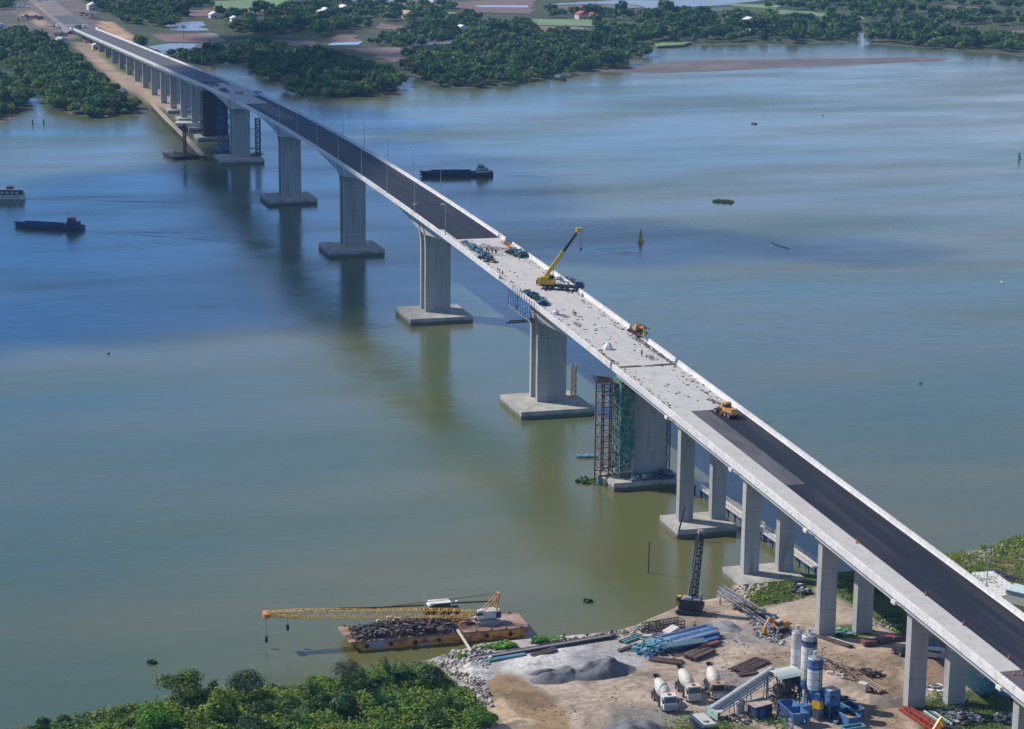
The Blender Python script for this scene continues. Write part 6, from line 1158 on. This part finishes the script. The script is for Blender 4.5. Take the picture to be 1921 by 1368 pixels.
def skip(label, base, a_, b_, lx, ly, h, mt, fill=None, z0=0):
    t = thing('container', label, 'container', ag(*base), ang(ag(*a_), ag(*b_))); m = MB()
    m.box(0, -ly/2, z0, lx, .12, h); m.box(0, ly/2, z0, lx, .12, h); m.box(-lx/2, 0, z0, .12, ly, h); m.box(lx/2, 0, z0, .12, ly, h); m.box(0, 0, z0, lx, ly, .15); m.build('wall', MT[mt], t); m = MB()
    for y in (-ly/2, ly/2): m.bar((-lx/2, y, z0+h), (lx/2, y, z0+h), .2, .1)
    for x in (-lx/2, lx/2): m.bar((x, -ly/2, z0+h), (x, ly/2, z0+h), .2, .1)
    m.build('rim', MT['lblue'], t)
    if fill: m = MB(); m.box(lx*.1, 0, z0+.2, lx*.5, ly*.35, h*.7, .1); m.build('load', MT[fill], t)
    return t
skip('open blue steel container with an orange load inside', (1590, 1356), (1572, 1340), (1604, 1362), 4.4, 2.3, 1.8, 'blue', 'ora'); skip('second open blue container partly hidden behind the one with the orange load', (1598, 1338), (1578, 1325), (1612, 1345), 4.2, 2.0, 1.4, 'blue', None); skip('low pale teal tank at the bottom edge below the blue containers', (1600, 1374), (1580, 1376), (1625, 1368), 4.0, 1.4, 1.1, 'tealp', None)
heap('material_pile', 'dark machinery heap between the control cabin and the open container', 'material pile', ag(1573, 1352), .4, 2.2, 2.2, 2.2, 60, ['navy', 'dark', 'blue'], 101)
heap('material_pile', 'dark heap behind the blue containers', 'material pile', ag(1583, 1322), .4, 3.2, 1.8, 1.4, 40, ['dark', 'rust', 'scrap'], 102)
heap('gravel_pile', 'pale rubble heap under the middle of the conveyor', 'gravel pile', ag(1385, 1352), .4, 4.2, 2.6, 1.0, 130, ['cream', 'wood', 'scrap'], 103, 'box', .5)
t = thing('water_tank', 'round pale tank with a brown lid under the conveyor', 'tank', ag(1387, 1336)); m = MB(); m.lathe([(.85, 0), (.85, 1.7), (.6, 1.9)], n=16); m.build('body', MT['cream'], t); m = MB(); m.box(.3, -.5, 1.2, .9, .9, .8); m.build('lid', MT['rust'], t)
# ------------------------------------------------------------------ heaps, stacks and leftovers in the yard
def mound(name, label, cat, polyc, rx, ry, h, rot_, mt, sd, z=0):
    P = ag(*polyc); t = thing(name, label, cat, P, rot_); n = 40; V = []; F = []
    for i in range(n+1):
        for j in range(n+1):
            u, v_ = -1+2*i/n, -1+2*j/n; k = max(0, 1-math.hypot(u, v_)); V.append((u*rx, v_*ry, h*min(1, 1.5*k)**1.1*(.25+1.15*float(fbm(np.array(u*rx+50), np.array(v_*ry+50), 2.6, sd)))-.12+(0 if k > 0 else -.3)))
    for i in range(n):
        for j in range(n): a_ = i*(n+1)+j; F.append((a_, a_+n+1, a_+n+2, a_+1))
    m = MB(); m.add(V, F); m.build('heap', MT[mt], t, smooth=True); return t
MT['grsand'] = mat('dark grey sand', (.15, .155, .165), .95, c2=(.10, .105, .115), scale=.5, bump=.4); MT['crush'] = mat('white crushed stone', (.60, .58, .55), .95, c2=(.34, .33, .32), scale=1.2, bump=.6); MT['ysand'] = mat('yellow sand', (.50, .37, .24), .95, var=.15, scale=.4); MT['dsand'] = mat('bluish gravel', (.24, .25, .27), .95, c2=(.15, .155, .17), scale=1.0, bump=.4)
ra2 = ang(ag(1010, 1275), ag(1175, 1250))
mound('sand_pile', 'long dark grey sand pile on the pale ground, right and tallest part', 'sand pile', (1125, 1262), 7.6, 3.8, 2.7, ra2, 'grsand', 1); mound('sand_pile', 'long dark grey sand pile on the pale ground, left part', 'sand pile', (1050, 1271), 6.4, 3.2, 1.7, ra2, 'grsand', 2)
mound('sand_pile', 'thin streak of dark sand left of the long grey pile', 'sand pile', (1020, 1262), 3.6, 1.4, .8, ra2, 'grsand', 3)
mound('sand_pile', 'dark grey sand pile at the bottom edge below the mixer trucks', 'sand pile', (1190, 1375), 6.0, 6.5, 2.3, .2, 'grsand', 4)
mound('sand_pile', 'bluish gravel heap right of the dark crawler crane', 'gravel pile', (1365, 1178), 4.4, 2.8, 1.1, .3, 'dsand', 5)
mound('sand_pile', 'yellow sand bank in the bottom left corner of the yard', 'sand pile', (945, 1362), 3.5, 6.5, 1.6, .1, 'ysand', 6); mound('sand_pile', 'pale crushed stone mound at the head of the rubble slope', 'gravel pile', (895, 1262), 4.8, 3.0, 1.5, .4, 'crush', 7); mound('sand_pile', 'flat bright crushed stone spread on the yard near the water', 'gravel pile', (1010, 1242), 6.0, 4.6, .7, ra2, 'crush', 8)
mound('sand_pile', 'brown earth heap at the foot of the second nearest pier', 'earth pile', (1668, 1318), 3.5, 4, 1.2, .2, 'rusty' if 'rusty' in MT else 'emb', 9)
def rocks(label, poly, n, r0, r1, mts, sd, name='rubble', cat='rubble'):
    pw = W2(poly, 2.3); P = np.array(pw); rn = random.Random(sd); ms_ = [MB() for _ in mts]; k = 0; tries = 0
    while k < n and tries < n*30:
        tries += 1; x, y = rn.uniform(P[:, 0].min(), P[:, 0].max()), rn.uniform(P[:, 1].min(), P[:, 1].max())
        if not inpoly(np.array([[x, y]]), pw)[0]: continue
        k += 1; rr = rn.uniform(r0, r1)*(1 if rn.random() < .85 else 1.7); ms_[rn.randrange(len(mts))].rock((x, y, ngz(x, y)+rr*.25), rr, rn)
    M_ = MB()
    for i, q in enumerate(ms_): M_.mi = i; M_.add(q.v, q.f)
    return tag(M_.build(name, [MT[x] for x in mts]), label, cat, kind='stuff')
rocks('white and grey broken rubble sloping to the water beside the thicket', [(812, 1240), (850, 1222), (905, 1212), (925, 1235), (905, 1275), (925, 1330), (880, 1335), (850, 1300), (868, 1282), (838, 1262)], 1000, .10, .42, ['crush', 'cream', 'scrap', 'wood'], 1)
rocks('pale stones along the water edge left of the two column pier cap', [(1372, 1104), (1400, 1090), (1430, 1096), (1445, 1108), (1400, 1125), (1378, 1124)], 220, .15, .4, ['crush', 'wood', 'cream'], 2)
rocks('broken stones along the bank between the barge and the stacked frames', [(1000, 1203), (1160, 1183), (1215, 1170), (1220, 1182), (1170, 1196), (1010, 1212)], 190, .12, .35, ['scrap', 'crush', 'wood'], 3)
rocks('grey rubble around the small orange excavator', [(1405, 1170), (1450, 1160), (1480, 1190), (1470, 1215), (1420, 1200)], 170, .12, .4, ['scrap', 'crush', 'dsand'], 4)
rocks('pale rocks on the right bank at the water edge', [(1795, 1045), (1850, 1032), (1921, 1012), (1940, 1016), (1860, 1050), (1810, 1060)], 70, .12, .35, ['crush', 'wood', 'cream'], 5)
rocks('scattered white rocks on the green right bank', [(1850, 1035), (1925, 1010), (1930, 1040), (1880, 1050)], 14, .15, .4, ['white', 'cream'], 6)
rocks('pale rocks by the foot of the nearest column', [(1860, 1345), (1905, 1335), (1910, 1360), (1860, 1362)], 40, .12, .4, ['crush', 'cream'], 7)
rocks('stones at the end of the shaded grass under the bridge', [(1620, 1165), (1680, 1160), (1700, 1180), (1640, 1190)], 70, .12, .32, ['scrap', 'crush'], 8)
def rows(name, label, cat, pa, pb, wd, n, r, mts, dz=0, sp=None, group=None):
    A_, B_ = ag(*pa), ag(*pb); d = (B_-A_); L = d.length; t = thing(name, label, cat, (A_+B_)/2, ang(A_, B_), group); rn = random.Random(int(pa[0])); M_ = MB()
    for i in range(n): M_.mi = i % len(mts); y = -wd/2+wd*i/max(1, n-1); e = rn.uniform(-.06, .04)*L; M_.bar((-L/2+e, y, r+dz), (L/2+e, y+rn.uniform(-.1, .1), r+dz+rn.uniform(0, .15)), r*1.7)
    M_.build('bars', [MT[x] for x in mts], t); return t
rows('steel_beam', 'long dark steel beams laid along the bank edge right of the gangway', 'steel beams', (893, 1238), (1152, 1196), 1.2, 4, .28, ['dark', 'steel', 'rust'])
rows('steel_beam', 'teal sheet pile lying in front of the long bank edge beams', 'steel beams', (905, 1243), (985, 1229), .6, 2, .2, ['tealp', 'lblue']); rows('steel_beam', 'short rusty beams beside the long bank edge beams', 'steel beams', (998, 1232), (1044, 1220), 1.0, 3, .2, ['rust', 'dark'])
P = ag(1244, 1184); a = ang(ag(1208, 1180), ag(1285, 1166)); t = thing('frame_stack', 'stack of dark openwork frames by the water left of the crawler crane', 'frames', P, a); m = MB()
for z in (0, .6, 1.2, 1.8):
    for y in (-1.2, 1.2): m.bar((-4, y, z), (4, y, z), .14)
for k in range(11):
    for y in (-1.2, 1.2): m.bar((-4+k*.8, y, 0), (-4+k*.8, y, 1.8), .12)
    for z in (.6, 1.8): m.bar((-4+k*.8, -1.2, z), (-4+k*.8, 1.2, z), .12)
m.build('frame', MT['dark'], t)
t = thing('tilted_box', 'pale box shaped panel tilted against the dark frames', 'panel', ag(1258, 1192), a); m = MB(); m.box(0, 0, .4, 2.6, 1.9, .9, .2, .25); m.build('box', MT['cream'], t); m = MB(); m.box(1.9, -.6, .2, 1.4, 1.2, .1, .4, .5); m.build('sheet', MT['white'], t)
rows('steel_stack', 'stack of long blue white edged girders lying in the yard', 'steel stack', (1250, 1212), (1338, 1190), 4.2, 9, .42, ['blue', 'steel', 'blue', 'navy'], .5); rows('steel_stack', 'lower layer of blue girders under the white edged ones', 'steel stack', (1262, 1219), (1342, 1199), 3.0, 6, .45, ['navy', 'blue'])
heap('net_pile', 'tangled teal netting and frames left of the blue girders', 'material pile', ag(1230, 1220), ra2+.2, 7.5, 4.6, 1.9, 200, ['lblue', 'tealp', 'lblue'], 111, 'mix', 1.2); heap('net_pile', 'pale teal bundled tarpaulin at the left end of the netting pile', 'material pile', ag(1216, 1222), .2, 2.6, 2.6, 1.3, 60, ['lblue', 'cream', 'tealp'], 112, 'box', .8)
heap('sheet_stack', 'pale sheets spread left of the tilted box panel', 'sheets', ag(1222, 1196), a, 6, 2, .5, 30, ['cream', 'conc', 'steel'], 113, 'board', 1.4)
rows('steel_stack', 'rusty sheet piles stacked right of the teal netting', 'steel stack', (1292, 1238), (1330, 1222), 2.6, 8, .3, ['rust', 'rust', 'dark'], .2); rows('steel_stack', 'red brown beams at the right end of the netting pile', 'steel stack', (1318, 1216), (1346, 1208), 1.2, 4, .25, ['rust', 'red'], .2); rows('steel_beam', 'thin pale pipes and teal poles crossing the netting pile', 'pipes', (1245, 1226), (1322, 1216), 2.0, 6, .10, ['tealp', 'steel'], 1.4)
rows('steel_beam', 'dark rusty beams on the sand below the netting pile', 'steel beams', (1222, 1238), (1282, 1246), 1.6, 6, .18, ['rust', 'dark', 'rust']); rows('steel_beam', 'rusty beam on the pale ground left of the netting pile', 'steel beams', (1160, 1223), (1196, 1212), .5, 2, .2, ['rust']); rows('steel_beam', 'teal beams at the water edge left of the pale sheets', 'steel beams', (1168, 1207), (1202, 1194), 1.2, 4, .22, ['tealp', 'dark'])
person('worker in white shirt standing behind the blue girders', ag(1303, 1181), .3, 'stand', 'white', 21, 'workers in the yard')
# fallen lattice truss + excavator
t = thing('lattice_truss', 'long grey lattice trusses lying on the sand between the cranes and the grass', 'truss', ag(1400, 1150)); m = MB(); A_, B_ = ag(1350, 1118, .6), ag(1470, 1178, .6)
m.lattice(A_, B_, 1.2, 1.2, 16, .1); m.lattice(A_+Vector((1.8, -1.2, 0)), B_+Vector((2.2, 1.4, .2)), 1.2, 1.2, 16, .1); m.lattice(A_+Vector((-1.4, .6, .5)), B_+Vector((-2.2, 3.4, .2)), .9, .9, 14, .08); wb(m, 'truss', MT['steel'], t)
heap('scrap_heap', 'brown scrap steel heaped over the grey trusses', 'scrap heap', ag(1418, 1153), ang(ag(1380, 1135), ag(1460, 1172)), 12, 2.6, 1.2, 200, ['rust', 'scrap', 'dark'], 114, 'bar', 1.1)
P = ag(1462, 1184); t = thing('excavator', 'small orange excavator working in the rubble left of the silos', 'excavator', P, ang(ag(1480, 1180), ag(1420, 1196))); 
for y in (-1.0, 1.0): m = MB(); m.prism([(-1.7, y-.25, .3), (-1.3, y-.25, 0), (1.3, y-.25, 0), (1.7, y-.25, .3), (1.3, y-.25, .75), (-1.3, y-.25, .75)], (0, .5, 0)); m.build('track', MT['dark'], t)
m = MB(); m.box(-.5, 0, .85, 2.6, 2.2, 1.1, tp=.92); m.build('body', MT['ora'], t); m = MB(); m.box(.6, .65, .9, 1.2, .9, 1.7, tp=.85); o = m.build('cab', MT['cream'], t); m = MB(); m.box(.7, .65, 1.5, 1.2, .94, .7); m.build('window', MT['glass'], o); m = MB(); m.bar((.6, -.2, 1.5), (2.6, -.2, 3.0), .35); m.bar((2.6, -.2, 3.0), (3.8, -.2, 1.2), .28); m.box(3.8, -.2, .4, .8, .9, .8); m.build('arm', MT['ora'], t)
heap('concrete_block', 'stack of grey concrete blocks on the grass under the bridge', 'concrete blocks', ag(1502, 1112), .5, 3.0, 2.4, 1.5, 60, ['dark', 'conc', 'scrap'], 115, 'box', 1.2)
heap('tarpaulin', 'green tarpaulin sheet on the ground between two bridge columns', 'tarpaulin', ag(1580, 1186), .4, 4.5, 2.0, .35, 30, ['green', 'green', 'green'], 116, 'board', 1.6)
# right of the silos
rows('steel_beam', 'long rusty beam pair lying right of the silos', 'steel beams', (1538, 1195), (1598, 1216), .9, 3, .25, ['rust', 'dark', 'cream'])
for i, (p, q) in enumerate([((1618, 1211), (1643, 1209)), ((1646, 1207), (1670, 1204)), ((1672, 1202), (1694, 1199))]): rows('steel_box', f'dark red box beam under the bridge, {["left", "middle", "right"][i]} of the three', 'steel beams', p, q, .9, 2, .5, ['rust', 'red'], 0, None, 'red box beams under the bridge')
heap('scrap_heap', 'heap of rusty rebar and timber right of the silos', 'scrap heap', ag(1580, 1262), ang(ag(1545, 1245), ag(1615, 1280)), 12, 4.0, 1.0, 260, ['rust', 'wood', 'rust'], 117, 'bar', 1.6, .1); heap('scrap_heap', 'dark tyres and scrap at the right end of the rebar heap', 'scrap heap', ag(1632, 1265), .5, 4, 2.4, .8, 60, ['dark', 'scrap', 'rust'], 118); heap('cement_bags', 'pile of pale cement bags left of the rebar heap', 'bags', ag(1572, 1268), .4, 4.4, 1.6, .7, 60, ['white', 'cream', 'white'], 119, 'box', .7)
heap('scrap_heap', 'small dark heap at the upper end of the rebar heap', 'scrap heap', ag(1556, 1250), .4, 2.2, 1.6, .8, 26, ['dark', 'dark', 'rust'], 120)
t = thing('concrete_block', 'pale square concrete block standing at the lower end of the rebar heap', 'concrete block', ag(1618, 1296), .7); m = MB(); m.box(0, 0, 0, 1.7, 1.3, 1.5); m.build('block', MT['cream'], t); rows('steel_stack', 'brown steel beams beside the pale square block', 'steel beams', (1610, 1275), (1652, 1302), 1.6, 6, .22, ['rust', 'wood'], .3); rows('rebar_bundle', 'rusty rebar bundles on the sand between the mixers and the silos', 'rebar', (1382, 1262), (1430, 1240), 3.2, 12, .12, ['rust', 'dark'], .2); rows('rebar_bundle', 'dark bars lying beside the rusty rebar bundles', 'rebar', (1385, 1268), (1420, 1262), 1.4, 6, .14, ['rust', 'dark'], .1)
t = thing('van', 'silver grey van parked in the shade behind the second nearest column pair', 'van', ag(1748, 1234), .9); m = MB(); m.prism([(-2.3, -.9, .4), (2.3, -.9, .4), (2.4, -.9, 1.0), (1.5, -.9, 1.25), (.8, -.9, 1.9), (-2.2, -.9, 1.9)], (0, 1.8, 0)); m.build('body', MT['steel'], t); m = MB(); m.box(-.6, 0, 1.35, 2.6, 1.84, .4); m.build('window', MT['glass'], t); wheels(t, [(1.5, .85), (1.5, -.85), (-1.5, .85), (-1.5, -.85)], .34, .22)
t = thing('van', 'black car parked beyond the silver grey van', 'car', ag(1742, 1221), .9); m = MB(); m.prism([(-2.2, -.9, .35), (2.2, -.9, .35), (2.2, -.9, .9), (1.2, -.9, 1.0), (.6, -.9, 1.45), (-1.4, -.9, 1.45), (-2.1, -.9, 1.0)], (0, 1.75, 0)); m.build('body', MT['navy'], t); m = MB(); m.box(-.4, 0, 1.0, 1.9, 1.8, .35); m.build('window', MT['glass'], t); wheels(t, [(1.4, .8), (1.4, -.8), (-1.4, .8), (-1.4, -.8)], .32, .22)
t = thing('loader', 'dark machine peeping out left of the second nearest column', 'machine', ag(1688, 1228), .4); m = MB(); m.box(0, 0, .5, 2.6, 1.5, 1.3, tp=.85); m.build('body', MT['dark'], t); wheels(t, [(.8, .7), (.8, -.7), (-.8, .7), (-.8, -.7)], .45)
t = thing('fence', 'green sheet fence in the shade behind the nearest columns', 'fence', ag(1830, 1302), ang(ag(1790, 1285), ag(1838, 1305))); A_, B_ = ag(1800, 1280), ag(1838, 1303); m = MB(); m.bar(A_+Vector((0, 0, 1.6)), B_+Vector((0, 0, 1.6)), .08, 3.2); C_ = ag(1915, 1296); m.bar(B_+Vector((0, 0, 1.6)), C_+Vector((0, 0, 1.6)), .08, 3.2); wb(m, 'panel', MT['tealp'], t); 0
t = thing('site_hut', 'blue walled site hut in deep shade beside the green fence', 'hut', ag(1888, 1302), .5); m = MB(); m.box(0, 0, 0, 6, 3, 2.6); m.build('wall', MT['lblue'], t); m = MB(); m.box(0, 0, 2.6, 6.4, 3.4, .12); m.build('roof', MT['steel'], t)
heap('material_pile', 'white boards and debris between the two nearest column pairs', 'material pile', ag(1752, 1290), .3, 3.4, 1.4, .6, 24, ['white', 'scrap', 'steel'], 121, 'board', 1.5)
# bottom right corner
t = thing('lattice_truss', 'red steel lattice frame lying on the ground in front of the nearest columns', 'truss', ag(1725, 1350)); m = MB(); m.lattice(ag(1692, 1332, .3), ag(1770, 1385, .3), 1.3, 1.3, 16, .1, .5, .5); m.lattice(ag(1700, 1330, .3), ag(1775, 1378, .9), .7, .7, 16, .09, .4, .4); wb(m, 'truss', MT['red'], t)
rows('steel_stack', 'grey green ribbed panels lying beside the red lattice frame', 'panels', (1748, 1338), (1785, 1362), 3.6, 9, .22, ['tealp', 'cream', 'dark'], .1)
heap('scrap_heap', 'large tangled heap of grey and dark scrap at the foot of the nearest columns', 'scrap heap', ag(1808, 1350), .3, 6.0, 4.4, 1.7, 300, ['scrap', 'steel', 'dark'], 122)
t = thing('excavator', 'yellow excavator arm rising at the bottom right edge', 'excavator', ag(1775, 1384), .8); m = MB(); m.box(-.6, 0, .7, 2.6, 2.2, 1.2); m.build('body', MT['dark'], t); m = MB(); m.bar((.4, 0, 1.4), (.9, .6, 3.6), .42); m.bar((.9, .6, 3.6), (2.0, 2.6, 1.0), .36); m.bar((.4, .4, 1.2), (1.2, 1.0, 3.0), .2); m.build('arm', MT['yel'], t)
for y in (-1.0, 1.0): m = MB(); m.box(-.4, y, 0, 3.0, .5, .7); m.build('track', MT['dark'], t)
# precast slabs right of the deck
a = ang(ag(1845, 1085), ag(1895, 1120)); 
for i in range(7):
    p = ag(1846+i*8.5, 1080+i*6.2); t = thing('concrete_slab', f'white precast concrete slab on the right bank, {["first", "second", "third", "fourth", "fifth", "sixth", "seventh"][i]} counted from the water', 'concrete slab', p, a, 'precast slabs on the right bank'); m = MB(); m.box(0, 0, 0, 2.0, 5.0, .5); m.build('slab', MT['white'], t); m = MB(); [m.box(0, -2+k, .5, .12, .12, .12) for k in range(5)]; m.build('lifting_loop', MT['dark'], t)
heap('scrap_heap', 'purple grey bars and scrap behind the precast slabs', 'scrap heap', ag(1882, 1082), .3, 7, 2, .7, 70, ['scrap', 'navy', 'rust'], 123, 'bar', 1.4, .2)
t = thing('site_hut', 'pale green roofed hut at the right edge beyond the parapet', 'hut', ag(1925, 1132), .6); m = MB(); m.box(0, 0, 0, 7, 4, 2.6); m.build('wall', MT['cream'], t); m = MB(); m.box(0, 0, 2.6, 7.6, 4.6, .15); m.build('roof', mat('pale teal roof', (.55, .68, .64), .5, scale=1), t)
t = thing('sign_post', 'thin post with a dark flag on the green right bank', 'post', ag(1848, 1052)); m = MB(); m.cyl((0, 0, 0), (0, 0, 2.4), .06, n=6); m.build('pole', MT['steel'], t); m = MB(); m.box(.4, 0, 1.8, .8, .05, .5); m.build('flag', MT['navy'], t)
# ------------------------------------------------------------------ houses and the far work site
def house(label, c, w_, d_, wm, rm, rz, h=2.8, z=2.1):
    t = thing('house', label, 'house', at(*c, z), rz); d_ *= .6; m = MB(); m.box(0, 0, 0, w_, d_, h); m.build('wall', MT[wm], t); m = MB(); m.prism([(-w_/2-.5, -d_/2-.5, h), (-w_/2-.5, d_/2+.5, h), (-w_/2-.5, 0, h+d_*.28)], (w_+1, 0, 0)); m.build('roof', MT[rm], t)
    m = MB(); m.box(-w_/2-.03, 0, 0, .08, 1.0, 2.0); m.build('door', MT['dark'], t); m = MB(); m.box(-w_/2-.03, d_*.3, 1.1, .08, 1.0, 1.0); m.build('window', MT['glass'], t)
for i, (lab, c, w_, d_, wm, rm, rz, h) in enumerate([('white roofed house among trees left of the inland village', (611, 32), 10, 22, 'cream', 'white', .1, 4), ('long white roofed house in the middle of the inland village', (645, 28), 10, 20, 'cream', 'white', .2, 5), ('low red roofed house beside the long white one', (660, 32), 8, 16, 'cream', 'red', .2, 3), ('pale yellow roofed house right of the inland village', (762, 35), 10, 16, 'cream', 'ysand', .5, 4), ('white roofed farm house by the grey ponds', (866, 65), 8, 20, 'white', 'white', .1, 4), ('tiny white hut right of the farm house by the ponds', (922, 63), 6, 9, 'white', 'white', .1, 3), ('red roofed house at the edge of the green field', (1092, 36), 9, 16, 'cream', 'red', .1, 4), ('orange walled house beside the red roofed one', (1112, 38), 6, 8, 'ora', 'red', .1, 5), ('tall white house in trees near the far right shore', (1405, 54), 8, 13, 'white', 'white', .1, 7), ('white annex right of the tall white shore house', (1417, 60), 7, 12, 'white', 'white', .1, 3.5), ('white roofed shed alone on the brown field far inland', (821, 6), 10, 22, 'white', 'white', .2, 4), ('small white roof beside the inland pond left of the village', (402, 34), 8, 13, 'white', 'white', .1, 3), ('second small white roof left of the village, nearer the palms', (440, 41), 7, 10, 'white', 'white', .1, 3), ('white hut beside the dirt road near the bridge end', (174, 19), 8, 14, 'white', 'white', .1, 4), ('grey roofed hut in the trees by the far end of the bridge', (115, 82), 9, 10, 'cream', 'steel', .2, 3), ('white hut under the far approach span', (180, 93), 6, 8, 'white', 'white', .0, 3), ('pale blue roofed hut at the far left wood edge', (3, 55), 7, 8, 'white', 'lblue', .0, 3)]): house(lab, c, w_, d_, wm, rm, rz, h)
for i, (lab, c, lx, ly, h, n, ms) in enumerate([('pale sheeting and equipment left of the far dirt road', (35, 12), 60, 18, 2, 60, ['white', 'steel', 'tealp']), ('dark machines on the far dirt ground left of the road', (60, 36), 30, 16, 3, 60, ['dark', 'navy', 'scrap']), ('white panels by the left parapet end of the bridge', (103, 52), 34, 5, 1.5, 40, ['white', 'cream', 'rust']), ('brown rubble by the abutment of the far bridge end', (112, 66), 22, 8, 2, 60, ['rust', 'scrap', 'wood']), ('row of dark vehicles parked on the far road', (75, 3), 60, 14, 2.6, 50, ['dark', 'navy', 'white']), ('pinkish earth and pipes right of the far road', (165, 32), 60, 14, 2, 60, ['rust', 'wood', 'scrap']), ('blue workshop canopy beside the wood at the dirt track', (232, 176), 9, 5, 3, 40, ['blue', 'rust', 'lblue']), ('pale sand heap and timber under the far approach piers', (165, 80), 16, 8, 2, 60, ['wood', 'cream', 'wood'])]): heap('material_pile', lab, 'material pile', at(*c, 2.0), .0, lx, ly, h, n, ms, 130+i, 'mix', 3 if lx > 20 else 1.6)

# small litter over the yard
rn = random.Random(77); m = MB(); k = 0
yp = W2([(930, 1290), (1200, 1200), (1300, 1165), (1480, 1190), (1700, 1200), (1700, 1368), (1560, 1368), (1400, 1330), (1240, 1368), (1000, 1400)], 2.4); Pq = np.array(yp)
while k < 900:
    x, y = rn.uniform(Pq[:, 0].min(), Pq[:, 0].max()), rn.uniform(Pq[:, 1].min(), Pq[:, 1].max())
    if not inpoly(np.array([[x, y]]), yp)[0] or vnoise(np.array(x), np.array(y), 8, 5) < .42: continue
    k += 1; s_ = rn.uniform(.06, .22); m.mi = rn.randrange(4); m.box(x, y, ngz(x, y)-.01, s_*rn.uniform(.6, 4 if rn.random() < .2 else 1.6), s_, s_*.7, rn.uniform(0, 3))
tag(m.build('debris', [MT['scrap'], MT['cream'], MT['rust'], MT['wood']]), 'small litter and stones scattered over the sandy yard', 'debris', kind='stuff')
